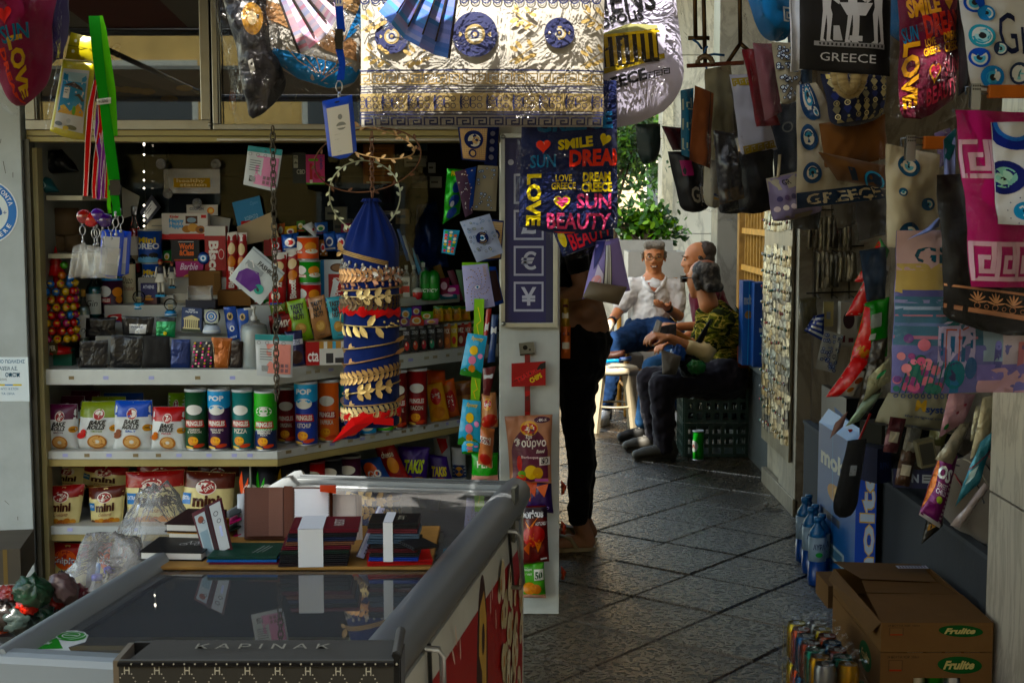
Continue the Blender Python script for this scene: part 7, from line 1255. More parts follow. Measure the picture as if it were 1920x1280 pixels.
m=MB(); m.box(w/2+.0085,.005,zl,w/2+.01,d-.005,zt,'15130f','cloth'); m.add([(-w/2+.01,.01,zt-.004),(w/2,.01,zt-.002),(w/2,d,zt+.004),(-w/2+.03,d,zt+.004)],[(0,1,2,3)],'2f2c28','cloth'); S=Splane((-w/2+.09,.03,zt+.006),(w*.55,0,0),(0,.035,0)); pr(m,S,w*.55,.035,[('t','Κ Α Ρ Ι Ν Α Κ',.05,.2,.95,.85,'8a867a')],'cloth'); m.build('lid_flap',t)
m=MB(); pts=[(-w/2,-.004,zt-.004),(w/2,-.004,zt-.004)]; m.tube(pts,.0035,'14120f','cloth',8); m.tube([(w/2+.004,0,zt+.008),(w/2+.004,d,zt+.018)],.007,'14120f','cloth',8)
for i in range(26): m.ball((-w/2+.02+i*w/26,-.006,zt-.003),.0018,'b0aa9a','cloth',6)
m.build('piping',t)
t=thing('display_stool','low black stool under the patterned storage box','stool',(cxx,YBx+.08,0)); m=MB(); m.box(-.2,-.07,zl-.03,.2,.08,zl-.002,'1c1c1e','plastic'); m.build('seat',t)
for x in (-.18,.18):
    for y in (-.05,.06): m=MB(); m.bar((x,y,0),(x*.95,y,zl-.03),.012,'1c1c1e','metal'); m.build('leg',t)
# ================= GOODS ON THE RIGHT =================
BG='souvenir bags hanging on the right'
def hb(P,Y,label,col,items=(),D=.03,film=0,**k):
    k.setdefault('group',BG); k.setdefault('wr',.009); k.setdefault('fold',.007); k.setdefault('fn',1.2); k.setdefault('ph',random.random()*6); return soft(P,Y,label,col,list(items),k.pop('name','souvenir_bag'),k.pop('cat','bag'),D=D,film=film,**k)
def eyes(pts,w,h,c=('163a5a','c9c4b4','3a7a90','101014')):
    o=[]
    for u,v,r in pts: o+=eye(u,v,r,w,h,c)
    return o
MR=('c8982a','b8401c','a83a50','1c5a78')
def letter(y,o,p,b): return [('t','GREECE',.1,.86,1,1.02,b,'B'),('t','SMILE',.1,.66,.62,.78,y,'B',8),('h',.78,.75,.08,.06,y),('t','DREAM',.35,.52,1,.68,o,'B',8),('t','SUN',.02,.5,.25,.6,b,'b',8),('t','LOVE',.03,.1,.28,.5,y,'Bw'),('t','LOVE\nGREECE',.32,.4,.58,.51,y,'b',8),('t','DREAM\nCREECE',.66,.4,.96,.54,y,'B',8),('h',.5,.28,.09,.07,y),('h',.5,.285,.07,.054,p),('t','SUN',.66,.24,.98,.35,p,'b',8),('t','BEAUTY',.42,.08,.95,.2,p,'b',8)]
# back row first
hb([(1192,232),(1238,232),(1240,300),(1196,312)],4.4,'dark green rounded bag hanging behind the white tote','10201c',film=1,rc=.5,mat='leather')
hb([(1240,236),(1285,240),(1285,282),(1262,282)],4.5,'dark red bag tip between the tote and the teal bag','3a1018',film=1)
hb([(1276,170),(1300,165),(1302,300),(1278,290)],4.2,'narrow teal bag with a Greek key pattern down its side','134a5c',meander(.1,.1,.9,.25,1,.004,'8a8a78')+meander(.1,.4,.9,.55,1,.004,'8a8a78')+meander(.1,.7,.9,.85,1,.004,'8a8a78'))
hb([(1252,284),(1318,284),(1332,396),(1278,400)],4.3,'black shiny bag with pink patch and GREECE lettering','0d0c0e',[('r',.25,.6,.6,.85,'7a1a4a'),('t','GR',.4,.15,.98,.42,'8a8478','b')],mat='leather',rc=.15,D=.04)
hb([(1303,160),(1338,175),(1332,316),(1292,300)],4.0,'flat rusty brown bag hanging edge on','5a3414',[('r',.8,0,.86,1,'3a2410')],mat='cloth',D=.01)
hb([(1322,130),(1372,120),(1380,330),(1320,350)],4.1,'greyish film bag holding a folded cream cloth','6a6350',[('e',.4,.3,.12,.05,'b8902c')],film=2,mat='cloth',wr=.015)
hb([(1322,300),(1352,300),(1356,394),(1316,385)],4.05,'tapered cream bag with dark wave band in film','8a8578',[('r',0,.25,1,.3,'1c2a4a'),('r',0,.18,1,.22,'9a7a2c')],film=1,rc=.4)
hb([(1368,140),(1420,140),(1458,280),(1390,296)],3.9,'white bag with olive sprig and dull gold Greek key','8a8890',[('e',.6,.5,.08,.02,'1c1c20',20),('e',.66,.54,.02,.05,'3a3a3c',-20),('e',.72,.46,.02,.05,'6a5a2c',20)]+meander(.1,.04,.95,.12,5,.004,'6a5a2c')+meander(.05,.86,.6,.94,3,.004,'7a6a34'),D=.04,mat='cloth')
hb([(1336,245),(1378,250),(1396,372),(1350,384)],3.8,'silver black bag wrapped in shiny crumpled foil','16161a',[('r',0,.0,1,.2,'3a2c14')],mat='foil',wr=.014,film=2)
hb([(1378,285),(1452,275),(1450,396),(1386,404)],3.9,'plain black bag hanging in the middle of the passage cluster','0b0b0c',D=.05,mat='leather',rc=.1)
hb([(1391,92),(1414,92),(1462,235),(1446,246),(1446,246)][:3]+[(1418,238)],3.7,'dark red narrow bag beside the pink film','5a0a1c',D=.02,mat='cloth')
hb([(1412,80),(1450,82),(1466,210),(1436,226)],3.65,'dusty pink cloth in cloudy film','6a4448',film=2,D=.02)
hb([(1446,80),(1500,80),(1500,190),(1466,198)],3.6,'cream cosmetic bag covered with small navy eyes','8a8270',dots(60,['141c34','1c2a44'],.075,8),D=.02,mat='cloth',rc=.05)
hb([(1540,138),(1662,138),(1658,225),(1560,244)],3.4,'tile patterned beach bag with thick rope handles','14182c',[('p',[(.03+.16*i+.08,.1+.24*j+.11),(.03+.16*i+.14,.1+.24*j),(.03+.16*i+.08,.1+.24*j-.11),(.03+.16*i+.02,.1+.24*j)],['8a8062','6a6450','1c2450','9a9070'][(i+j)%4]) for i in range(6) for j in range(4)]+[('g',.11+.16*i,.2+.24*j,.045,.3,['c9bd98','14182c','8a8062'][(i+2*j)%3]) for i in range(6) for j in range(4)]+[('e',.11+.16*i,.2+.24*j,.02,None,'8a8062') for i in range(6) for j in range(4)]+[('r',.1,.88,.25,1,'1c2c8a'),('r',.05,.9,.14,.98,'b8a878')],D=.05,mat='cloth',rc=.2)
rt=bpy.data.objects['souvenir_bag.013'] if 0 else None
m=MB(); 
for q,(x0,x1,yb) in enumerate(((1566,1618,176),(1578,1606,168))):
    pts=[at(x0+(x1-x0)*(.5-.5*math.cos(math.pi*i/12)),120+(yb-120)*math.sin(math.pi*i/12)**.7,3.3-.02*q) for i in range(13)]; m.tube([p-at(1590,120,3.3) for p in pts],.0125,'9a8a68','cloth',8)
    for i in range(12): m.ball(pts[i]-at(1590,120,3.3),.014,'8a7a5a','cloth',8,(1,1,.7))
m.build('rope_handles',None,'thick cream rope handles looping over the tile patterned bag','rope handle',loc=at(1590,120,3.3))
hb([(1494,160),(1530,155),(1600,385),(1500,390)][:2]+[(1662,372),(1494,392)],3.5,'long cream bag printed with navy eyes and a dark GREECE band','9a9280',[('r',0,0,1,.13,'10243a'),('t','GREECE',.12,.02,.98,.11,'a89c84','b')]+eyes([(.4,.9,.3),(.5,.77,.1)],.2,.3)+eyes([(.22,.57,.16),(.2,.28,.13),(.45,.4,.04)],.2,.3),D=.02,film=2,mat='cloth',maxl=.02)
hb([(1536,232),(1660,214),(1664,300),(1546,318)],3.45,'plain brown jute bag upper half','5a3c14',D=.04,mat='cloth',rc=.05)
hb([(1534,285),(1662,310),(1662,354),(1570,338)],3.42,'folded lower flap of the brown jute bag with a blue eye print','4f3614',[('e',.75,.2,.22,.35,'10243a'),('g',.75,.2,.2,.2,'2a7a9a'),('r',.3,.1,.42,.6,'14202c')],D=.03,mat='cloth')
hb([(1436,335),(1492,322),(1546,398),(1450,420)],3.8,'small lilac town view handbag with zip','6a6278',[('r',0,0,1,.12,'6a6250'),('t','GR',.35,.78,.6,.9,'1c1c20','b'),('r',0,.7,1,1,'8a8474'),('t','GR',.35,.78,.6,.9,'1c1c20','b')]+[('e',.1+.08*i,.3+.07*((i*3)%6),.06,.06,['b0a4a8','3a3454','c9c0b8','4a3c58'][i%4]) for i in range(11)],D=.05,mat='leather',rc=.1)
hb([(1500,330),(1560,380),(1566,404),(1460,380)],3.75,'crumpled clear film trailing below the GREECE bag','9a9a90',film=2,D=.01,mat='milky') if 0 else None
t=thing('bag_strap','thin cream strap holding the small lilac handbag','strap',at(1462,290,3.78)); m=MB(); m.tube([(.0,0,.0),(-.002,0,-.04),(-.006,0,-.075)],.004,'a39a84','leather',6); m.tube([Vector((-.006+.006*math.cos(x),0,-.08+.006*math.sin(x))) for x in [i*.7 for i in range(9)]],.001,'b8903c','metal',5,closed=True); m.build('strap',t)
# hangers and rack
t=thing('hanger_rack','brown metal garment rack with wire hangers and blue string ties','rack',at(1310,100,4.6)); c=t.location.copy()
m=MB(); 
for a,b in (((1302,-60),(1304,72)),((1318,-60),(1322,120)),((1290,72),(1330,72)),((1386,-60),(1388,82)),((1388,82),(1364,118)),((1388,82),(1404,96))): m.bar(at(*a,4.6)-c,at(*b,4.6)-c,.007,'4a3c2c','metal',7)
m.build('frame',t); m=MB(); m.beam(at(1288,124,4.58)-c,at(1394,118,4.58)-c,.02,.012,'5a2f1c','wood'); m.build('wooden_bar',t)
m=MB()
for a,b in (((1300,75),(1316,92)),((1318,106),(1358,104)),((1324,126),(1330,150)),((1320,100),(1326,88))): m.tube([at(*a,4.57)-c,at((a[0]+b[0])/2,(a[1]+b[1])/2-3,4.56)-c,at(*b,4.57)-c],.004,'1c5a8a','plastic',5)
m.build('string_ties',t); m=MB(); m.tube([at(1322+14*math.cos(x),120-14*math.sin(x),4.56)-c for x in [i*.35 for i in range(10)]],.009,'6a5a44','plastic',7); m.build('hook',t)
# front row
hb([(1392,-40),(1484,-40),(1484,80),(1424,74)],3.1,'bright blue cloth bag with a small white Greek key in glossy film','146a9a',meander(.72,.3,.95,.5,1,.004,'b9c4c8'),D=.04,film=2,rc=.35,mat='cloth',fmat='film')
hb([(1482,-30),(1512,-30),(1510,130),(1480,136)],2.98,'white leather side strip of the black figure bag','b3b6ba',[('l',[(.08,.02),(.12,.98)],.0012,'6a6a6c')],D=.006,mat='leather',name='side_panel_bag',cat='bag') 
fig=[]
def person2d(u,v,s,flip=1):
    q=[(0,1.0),(.12,.95),(.12,.85),(.06,.8),(.2,.72),(.42,.6),(.4,.55),(.16,.64),(.14,.5),(.2,.4),(.16,.2),(.14,.02),(.24,-.02),(.02,-.02),(.04,.2),(.02,.4),(-.04,.2),(-.08,.02),(0,-.02),(-.18,-.02),(-.14,.2),(-.1,.45),(-.12,.65),(-.1,.78),(-.05,.84),(-.08,.92)]
    return ('p',[(u+a*s*flip*.55,v+b*s) for a,b in q],'a9aaac')
fig=[person2d(.28,.3,.62),person2d(.55,.3,.66),person2d(.85,.3,.64,-1),('p',[(.42,.66),(.78,.66),(.7,.54),(.5,.54)],'a9aaac'),('r',.57,.34,.63,.54,'a9aaac'),('r',.53,.3,.67,.35,'a9aaac'),('p',[(.36,.44),(.42,.44),(.46,.3),(.36,.3)],'9a9b9d'),('r',.15,.24,.92,.285,'7f8082')]+[('r',.16+.045*i,.25,.18+.045*i,.275,'1c1c1e') for i in range(17)]+[('t','GREECE',.22,.1,.82,.18,'b3b4b6')]
hb([(1500,-60),(1672,-60),(1668,144),(1498,130)],2.95,'black leather bag with white ancient bathing figures and GREECE','0b0b0c',fig,D=.015,mat='leather',wr=.002,maxl=.03)
hb([(1660,-60),(1720,-60),(1700,90),(1664,60)],3.15,'teal cloth bag between the black figure bag and the maroon one','144a66',D=.02)
hb([(1682,-70),(1800,-60),(1792,214),(1652,238)][:2]+[(1796,196),(1686,240)],2.9,'maroon shopping bag in film with LOVE and DREAM lettering','5a1230',letter(*MR),D=.035,film=2.5,rc=.12,mat='cloth',nx=18,ny=20,maxl=.02,wr=.008)
hb([(1796,-60),(1812,-60),(1830,150),(1800,180)],2.85,'black bag edge beside the maroon one','0c0c0e',D=.03,mat='leather')
bl=[('t','Greece',.3,.28,1.15,.6,'1c2444','')]
for u,v,r,c in ((.1,.9,.1,0),(.3,.92,.11,1),(.55,.93,.1,2),(.12,.68,.1,0),(.22,.6,.08,2),(.14,.42,.12,3),(.1,.25,.1,0),(.3,.32,.07,1),(.22,.1,.12,2),(.5,.14,.11,1),(.72,.2,.1,0),(.9,.1,.1,2),(.8,.95,.1,0)):
    bl+=[('e',u,v,r,None,['1f4fb0','2c3a5a','3a7ab8','4a9ab8'][c]),('e',u,v,r*.75,None,'cdd4d8'),('e',u,v,r*.55,None,['6ab0d0','8ac0d0','5aa0c8','a9d0dc'][c]),('e',u,v,r*.28,None,'2a2c30')]
hb([(1790,-70),(1990,-70),(1990,180),(1822,168)],2.7,'white bag with blue eye shapes and large word Greece','c4c6c9',bl,D=.03,mat='cloth',maxl=.02,nx=16,ny=18)
# clip hangers
def clip_hanger(px,py,Y,wpx,label):
    c=at(px,py,Y); s=Y/FP; t=thing('clip_hanger',label,'hanger',c,group='wooden clip hangers'); m=MB(); m.box(26*s,-.008,-12*s,(26+wpx)*s,.008,12*s,'a8682a','wood'); m.build('wooden_bar',t,bevel=.002); m=MB(); m.box(-8*s,-.012,-34*s,9*s,-.006,14*s,'8d9092','metal')
    for i in range(4):
        for j in range(2): m.box((-6+i*4)*s,-.0135,(2+j*6)*s,(-4+i*4)*s,-.012,(5+j*6)*s,'2a2a2a','metal')
    m.box(-8*s,.0,-30*s,9*s,.005,10*s,'6d7072','metal'); m.tube([(-14*s,0,-6*s),(-16*s,0,8*s),(10*s,0,10*s),(26*s,0,8*s)],.002,'6d7072','metal',5); m.bar((8*s,0,-4*s),(28*s,0,-4*s),.0015,'6d7072','metal',5); m.build('clip',t); return t
clip_hanger(1705,268,2.8,56,'wooden clip hanger above the cream eye bag'); clip_hanger(1826,172,2.55,120,'wooden clip hanger above the bright pink bag, upper right')
hb([(1660,270),(1760,290),(1756,460),(1664,470)],2.85,'cream pearly bag with teal evil eyes in clear film','b0a894',eyes([(.4,.82,.2),(.28,.56,.08),(.8,.45,.13),(.38,.15,.22)],.1,.19,('1c4a68','c4c0b0','6aa0b0','101418')),D=.02,film=2,mat='cloth',rc=.05)
it=[('r',.0,.76,1,1,'b8a0a0'),('r',0,.62,1,.8,'b3a070'),('t','GREECE',.13,.8,.95,.9,'1c4a5a','b'),('r',0,.6,1,.64,'5a5a8a'),('r',0,.3,1,.6,'4a6a80'),('r',0,.56,1,.58,'8a8ab0'),('r',0,.52,1,.54,'9aa8c0'),('r',0,.48,.5,.49,'a87a8a'),('r',0,.42,1,.44,'6a7aa0'),('r',0,.34,.6,.36,'a8788a'),('r',.0,.0,1,.3,'6a6a98'),
 ('p',[(.3,.1),(.3,.42),(.36,.45),(.48,.45),(.58,.43),(.58,.1)],'b0a8c4'),('p',[(.3,.42),(.34,.5),(.42,.56),(.52,.52),(.58,.43)],'1f5a60'),('l',[(.3,.42),(.36,.4),(.48,.4),(.58,.43)],.003,'a85a3c'),('r',.32,.24,.34,.38,'2a5a80'),('r',.39,.2,.42,.36,'2a5a80'),('r',.47,.2,.5,.36,'2a5a80'),('r',.54,.26,.56,.38,'2a5a80'),('l',[(.36,.12),(.36,.4)],.002,'a85a3c'),('l',[(.45,.12),(.45,.4)],.002,'a85a3c'),
 ('r',.64,.2,.78,.4,'8a9aa8'),('r',.78,.18,1,.38,'b3aab4'),('p',[(.64,.4),(.7,.46),(.85,.47),(1,.42),(1,.38),(.78,.38)],'1f5058'),('r',.72,.16,.77,.3,'5a5a8a'),('e',.745,.3,.025,.03,'7a7ab0'),('r',.9,.16,.95,.32,'b07a80'),('r',.6,.08,1,.18,'7a72a8'),
 ('e',.8,.04,.2,.12,'b89aa4'),('e',.97,.02,.1,.08,'7a78b0'),('e',.43,.12,.08,.09,'2a6a78'),('e',.43,.14,.055,.06,'3a3c60'),('e',.55,.16,.045,.07,'3a5a80'),('r',.4,.0,.47,.12,'3a6a90')]
rnd=random.Random(23)
for i in range(40): u,v=rnd.gauss(.14,.08),rnd.gauss(.13,.08); it.append(('e',max(.03,u),max(.03,v),rnd.uniform(.02,.045),None,rnd.choice(['b0607c','c07a8a','8a4a78','6a4a80','c88a90','3a6a60'])))
for i in range(8): u=.05+.04*i; it.append(('l',[(u,.0),(u+.03,.12),(u+.05,.2)],.0025,'2a5a58'))
hb([(1680,432),(1925,432),(1930,735),(1672,737)],2.75,'large pastel bag printed with a seaside church and pink flowers, GREECE at top','7a7aa8',it,D=.025,film=1.5,mat='cloth',maxl=.03,nx=18,ny=20,wr=.006)
hb([(1722,440),(1765,405),(1762,425),(1700,450)],2.7,'folded blue and pink strap over the pastel bag','6a78a8',D=.01,name='bag_strap',cat='strap')
hb([(1768,262),(1794,240),(1790,330),(1774,400)],2.78,'dark teal and lilac strap looping up behind the black bag','7a80a8',[('r',0,.6,1,1,'1f5058')],D=.01,rc=0,name='bag_strap',cat='strap')
# black bag with gold palmettes
it=[('r',0,.11,1,.14,'a8702a:gold'),('r',0,.26,1,.275,'a8702a:gold')]
for i in range(5):
    u=.3+.17*i
    for k in range(7): a=R(-75+25*k); it.append(('e',u+.045*math.sin(a),.175+.05*math.cos(a),.008,.03,'b07a30:gold',-(-75+25*k)))
    it+=[('g',u,.16,.03,.2,'a8702a:gold'),('g',u+.085,.16,.022,.25,'a8702a:gold')]
it+=[('l',[(.45,.95),(.44,.8),(.5,.65),(.6,.5),(.7,.4)],.004,'b89a2c'),('l',[(.52,.9),(.5,.8),(.56,.62),(.66,.5)],.008,'9a9a88:foil')]+[('p',[(.72+.07*i,.3),(.76+.07*i,.38),(.79+.07*i,.3),(.755+.07*i,.34)],'c8a01c') for i in range(4)]+meander(.42,.88,.6,.98,1,.005,'c8901c')
hb([(1756,328),(1960,320),(1960,640),(1790,600)][:2]+[(1960,642),(1768,606)],2.68,'black bag with a gold palmette border and shiny film edge','0c0b0b',it,D=.03,mat='leather',film=1,maxl=.03,rc=.08)
it=meander(.0,.63,1.3,.82,4,.0085,'c9a9b8')+meander(.02,.05,1.25,.25,4,.0085,'c9a9b8')+[('t','Greece',.6,.36,1.4,.5,'c9a9b8','b')]
hb([(1792,206),(1950,212),(1950,540),(1822,538)],2.62,'bright magenta bag with pale Greek key bands','a01866',it,D=.03,mat='cloth',film=1,maxl=.03,nx=16,ny=18)
it=[('g',.4,1.0,.55,.35,'1c2a80'),('g',.4,1.0,.38,.2,'3a6ab8')]+eyes([(.15,.46,.36)],.12,.26,('1c2468','8ab8b4','a9ccc4','101014'))+eyes([(.85,.7,.2),(.5,.14,.19),(1.0,.3,.1)],.12,.26,('2a8ac0','dfe3e6','2a8ac0','14204a'))+[('e',.5+.3*math.cos(a),.14+.13*math.sin(a),.012,None,'1c2a6a') for a in [i*.63 for i in range(10)]]
hb([(1856,230),(1960,228),(1960,424),(1872,420)],2.56,'white zip pouch with bright blue evil eyes, over the magenta bag','c9ccd6',it,D=.02,mat='cloth',maxl=.02,group=None,name='zip_pouch',cat='pouch')
# ---- middle pier with earring cards
pi=thing('earring_board','tall narrow board on the marble pier filled with earring cards','display board',(1.405,7.45,0)); m=MB(); 
yA,yB=7.08,7.86; m.box(-.012,yA-7.45,.26,0,yB-7.45,1.52,'8d8470','marble'); m.build('backing',pi)
rnd=random.Random(41); 
for r in range(13):
    for c in range(8):
        z=1.42-r*.09; y=yA+.05+c*.095
        if r==1: continue
        m=MB(); w,h=rnd.uniform(.07,.1),rnd.uniform(.075,.11); k=rnd.choice(['8a8068','a39a80','5a5446','8a7850','6a706a','4a4a44','7a6840','b0a890']); yy=rnd.uniform(-.01,.01)
        S=lambda u,v,o:Vector((-.004-o-.012*math.sin(math.pi*u)*(.4+.6*(1-v)),(u-.5)*-w,v*h)); m.surf(S,4,4,k,'foil'); 
        for s in (-1,1): m.ball((-.018,s*w*.2,h*.45),.006,rnd.choice(['c9b070','b8b8b8','3a7a70','a83a3c','d8d0b8']),'gold',6,(1,1,1.6))
        o=m.build('earring_card',None,'small film wrapped earring card on the marble pier board','earring card',loc=(1.392,y+yy,z+rnd.uniform(-.01,.01)),rot=(rnd.uniform(-.12,.12),0,rnd.uniform(-.1,.2)),group='earring cards on the pier board')
# rack of film wrapped items on hooks, on the wall facing the camera
rk=thing('hook_rack','wire rack with hooks on the marble wall right of the pier','rack',at(1560,560,6.9)); c=rk.location.copy(); m=MB()
for py in (395,465,550): m.bar(at(1512,py,6.92)-c,at(1620,py-4,6.92)-c,.004,'3a342c','metal',5)
for px in (1528,1560,1592):
    m.bar(at(px,380,6.93)-c,at(px,560,6.93)-c,.003,'3a342c','metal',5)
    for py in (400,470,552): m.bar(at(px,py,6.93)-c,at(px,py,6.93)-c+Vector((0,-.12,-.01)),.0025,'3a342c','metal',5)
m.build('wires',rk)
rnd=random.Random(6)
def slim(px,py,w,h,Y,label,i,c,grp): return soft([(px,py),(px+w,py),(px+w+rnd.uniform(-3,3),py+h),(px+rnd.uniform(-4,2),py+h)],Y,label,c,[('r',.3,.1,.7,.8,rnd.choice(['3a342c','8a8270','5a5446','b0a890']))],'wrapped_trinket','souvenir',D=.008,mat='foil',nx=4,ny=6,group=grp,wr=.004)
for i in range(9): slim(1516+i*9,402+rnd.randint(0,6),9,62,6.8-.03*(i%3),'slim foil wrapped trinket hanging in the upper row of the wire rack',i,rnd.choice(['8a8474','6a6456','a39c88','4a4438']),'trinkets in the upper row of the wire rack')
for i in range(9): slim(1532+i*8,470+rnd.randint(0,8),9,72-3*i,6.8-.03*(i%3),'slim foil wrapped trinket hanging in the lower row of the wire rack',i,rnd.choice(['a8a08c','8a8474','3a3832','6a6456']),'trinkets in the lower row of the wire rack')
# postcard boxes, flag magnet, eye card
bx(1544,566,1562,612,6.7,.04,'small cream box hanging on the rack hooks','b8a878',[('r',.3,.3,.7,.6,'9a9a9a')],yaw=-10); bx(1575,566,1606,650,6.6,.06,'white and maroon gadget box standing on the rack','a39c90',[('e',.5,.6,.35,.2,'2c0e14'),('r',.1,.1,.3,.25,'5a1420'),('r',.5,.1,.8,.2,'5a1420')])
soft([(1526,592),(1546,588),(1550,628),(1508,628)][:2]+[(1544,640),(1508,620)],6.5,'small bag striped blue and white like the Greek flag','1c3a8a',[('r',0,.12+.22*i,1,.22+.22*i,'c4c8cc') for i in range(4)]+[('r',.0,.55,.4,1,'1c3a8a'),('r',.16,.55,.24,1,'c4c8cc'),('r',0,.73,.4,.81,'c4c8cc')],'flag_pouch','pouch',D=.02,mat='foil')
soft([(1546,618),(1582,628),(1566,700),(1528,690)],6.4,'white card full of blue eyes with the word Greece','a9a8a0',dots(50,['16306a','1c4080'],.07,9)+[('r',.62,.3,.82,.95,'b3b2aa'),('t','Greece',.64,.34,.8,.92,'16204a','bv')],'souvenir_card','card',D=.004,mat='card')
# chip bags hanging on the right clip strips
GR2='crisp and pretzel bags hanging on the right'
def pretz(P,Y,l,flip=0): return chips(P,Y,l,'2a7a2c',[('p',[(.0,.0),(.55,.0),(.2,.9),(0,.95)] if not flip else [(.5,0),(1,0),(1,.6),(.8,.3)],'b8301a'),('e',.2,.2,.12,.08,'b8823a'),('e',.35,.12,.12,.08,'a06a2a'),('r',.3,.55,.7,.78,'8a9088'),('r',.35,.35,.55,.45,'b9c0b8')],group=GR2)
pretz([(1650,446),(1668,470),(1640,520),(1602,530)][:2]+[(1650,530),(1602,528)],5.4,'green pretzel bag, highest on the right hand strip')
chips([(1640,482),(1668,500),(1640,590),(1585,592)],5.3,'red and white nut bag below the highest green one','c4c0b8',[('p',[(0,0),(.5,0),(.45,1),(0,.9)],'b02c18'),('e',.7,.4,.15,.08,'8a4a24'),('e',.75,.7,.12,.08,'b8823a'),('r',.5,.8,1,.9,'2c1c10')],group=GR2)
pretz([(1622,568),(1668,556),(1664,668),(1592,680)],5.25,'green pretzel bag with a grey text panel, in the middle of the strip')
chips([(1600,668),(1650,676),(1600,742),(1548,744)],5.2,'red and white nut bag, lowest on the right hand strip','c0bcb4',[('p',[(0,0),(.45,0),(.6,1),(0,1)],'b8301a'),('r',.55,.7,.95,.78,'2c1c10'),('e',.7,.45,.14,.09,'8a4a24'),('e',.65,.2,.12,.07,'a8722c')],group=GR2)
soft([(1636,640),(1664,632),(1650,742),(1600,790)],5.1,'dark crumpled bag behind the lowest nut bag','3a342c',D=.02,name='film_bag',cat='bag',mat='foil',wr=.01)
def ms(P,Y,l,c,it=()): return soft(P,Y,l,c,list(it),'film_sachet','sachet',D=.008,mat='foil',nx=7,ny=8,wr=.006,group='shiny sachets hanging over the dark parapet',film=.5)
ms([(1628,708),(1668,668),(1672,706),(1622,748)][:2]+[(1672,712),(1618,752)],4.7,'silver mask sachet with green mark under the pastel bag','9a9a80',[('e',.6,.6,.2,.1,'1f8a5a')])
ms([(1622,745),(1655,735),(1610,790),(1586,800)],4.7,'pale green film sachet pointing down left','7a8a78')
ms([(1780,735),(1830,740),(1806,795),(1760,820)],4.3,'pink sachet with small hearts and green leaf','a0808a',[('e',.2,.2,.1,None,'2a6a3c'),('e',.5,.5,.06,None,'8a3a4a'),('e',.7,.7,.06,None,'8a3a4a')])
ms([(1800,795),(1822,790),(1785,870),(1752,860)],4.3,'silver sachet hanging below the pink one','8a8474')
ms([(1842,745),(1872,740),(1850,840),(1820,860)],4.25,'bright silver sachet near the right marble edge','a39c84')
ms([(1838,830),(1872,800),(1840,900),(1790,945)][:2]+[(1836,905),(1790,948)],4.22,'teal and silver card sachet near the marble edge','1f6a78',[('r',.1,.3,.5,.5,'9ab0b0'),('r',.0,.55,1,.6,'5a2a3a')])
ms([(1846,905),(1856,912),(1800,990),(1782,985)],4.2,'long narrow film sachet, lowest by the patterned cushion','8a807c')
soft([(1764,845),(1796,855),(1760,985),(1722,960)][:2]+[(1762,990),(1722,964)],4.35,'purple tortilla chip bag hanging tilted over the parapet','6a1a5a',[('t','OS',.1,.62,.8,.82,'d8dcdc','B',-10),('t','SWEET\nCHILLI',.25,.42,.75,.58,'c9c0c8','b'),('e',.5,.35,.14,.05,'8a9a2c'),('p',[(0,.1),(.2,.5),(.1,.8),(0,.9)],'b8702a'),('r',.0,.0,1,.06,'c9c4c0')]+[('r',.8,.05+.06*i,.9,.08+.06*i,'c9c4c8') for i in range(10)],'chip_bag','snack bag',D=.03,mat='foil',group=GR2)
soft([(1740,960),(1770,950),(1768,985),(1728,1020)],4.4,'black and gold crisp bag tip under the purple one','1c1a14',[('r',.1,.4,.8,.6,'8a6a2c')],'chip_bag','snack bag',D=.02,mat='foil',group=GR2)
t=thing('clip_strip','thin red strip slanting down in front of the blue carton','strip',at(1610,830,5.0)); m=MB(); m.bar(at(1632,775,5.0)-t.location,at(1582,890,4.95)-t.location,.004,'8a1c16','plastic'); m.build('strip',t)
soft([(1590,826),(1625,822),(1604,972),(1556,968)],4.95,'long black insole pack in clear film','0a0a0b',[('r',.38,.55,.68,.68,'8a8e90',),('r',.42,.58,.62,.59,'3a3c3e'),('r',.42,.62,.62,.63,'3a3c3e')],'insole_pack','insole',D=.012,mat='cloth',rc=.25,film=1.2,maxl=.02)
# wide white paper pack with lettering
soft([(1665,735),(1800,735),(1790,815),(1640,790)],5.0,'large white paper packet with yellow M and blue lettering','8d8874',[('t','M',.38,.52,.52,.82,'b8962c','B'),('t','system',.52,.45,.95,.66,'1c3a6a','b'),('t','the original computer',.28,.3,.98,.4,'1c3a6a'),('t','the original computer store',.25,.02,.98,.12,'1c3a6a','')]+[('g',.1+.09*i,.92,.03,.4,'1c3a6a') for i in range(10)],'paper_packet','packet',D=.05,mat='paper',wr=.006,maxl=.02)
# boxes in the recess
bx(1648,796,1694,878,5.1,.14,'dark olive carton standing inside the recess box','25241e',[('t','KGO',.15,.7,.6,.85,'7a7668','v')],yaw=20,name='carton')
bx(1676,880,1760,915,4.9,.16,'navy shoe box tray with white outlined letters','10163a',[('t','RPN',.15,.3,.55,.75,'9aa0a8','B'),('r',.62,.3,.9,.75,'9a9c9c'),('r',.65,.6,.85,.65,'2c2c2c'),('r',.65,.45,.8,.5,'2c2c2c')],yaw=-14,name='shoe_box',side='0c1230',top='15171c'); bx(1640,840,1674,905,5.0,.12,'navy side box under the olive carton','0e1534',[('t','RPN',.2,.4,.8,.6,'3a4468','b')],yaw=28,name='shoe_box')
bx(1728,825,1760,875,4.8,.05,'worn cream price holder frame over the shoe box','6a6450',[('r',.1,.1,.9,.9,'3a3830')],name='price_holder',roll=-12)
soft([(1590,805),(1645,800),(1650,822),(1600,822)],5.6,'red lidded box lying in the dark recess','7a1418',[('r',.1,.4,.9,.6,'3a0c0e')],'red_box','box',D=.05,mat='card')
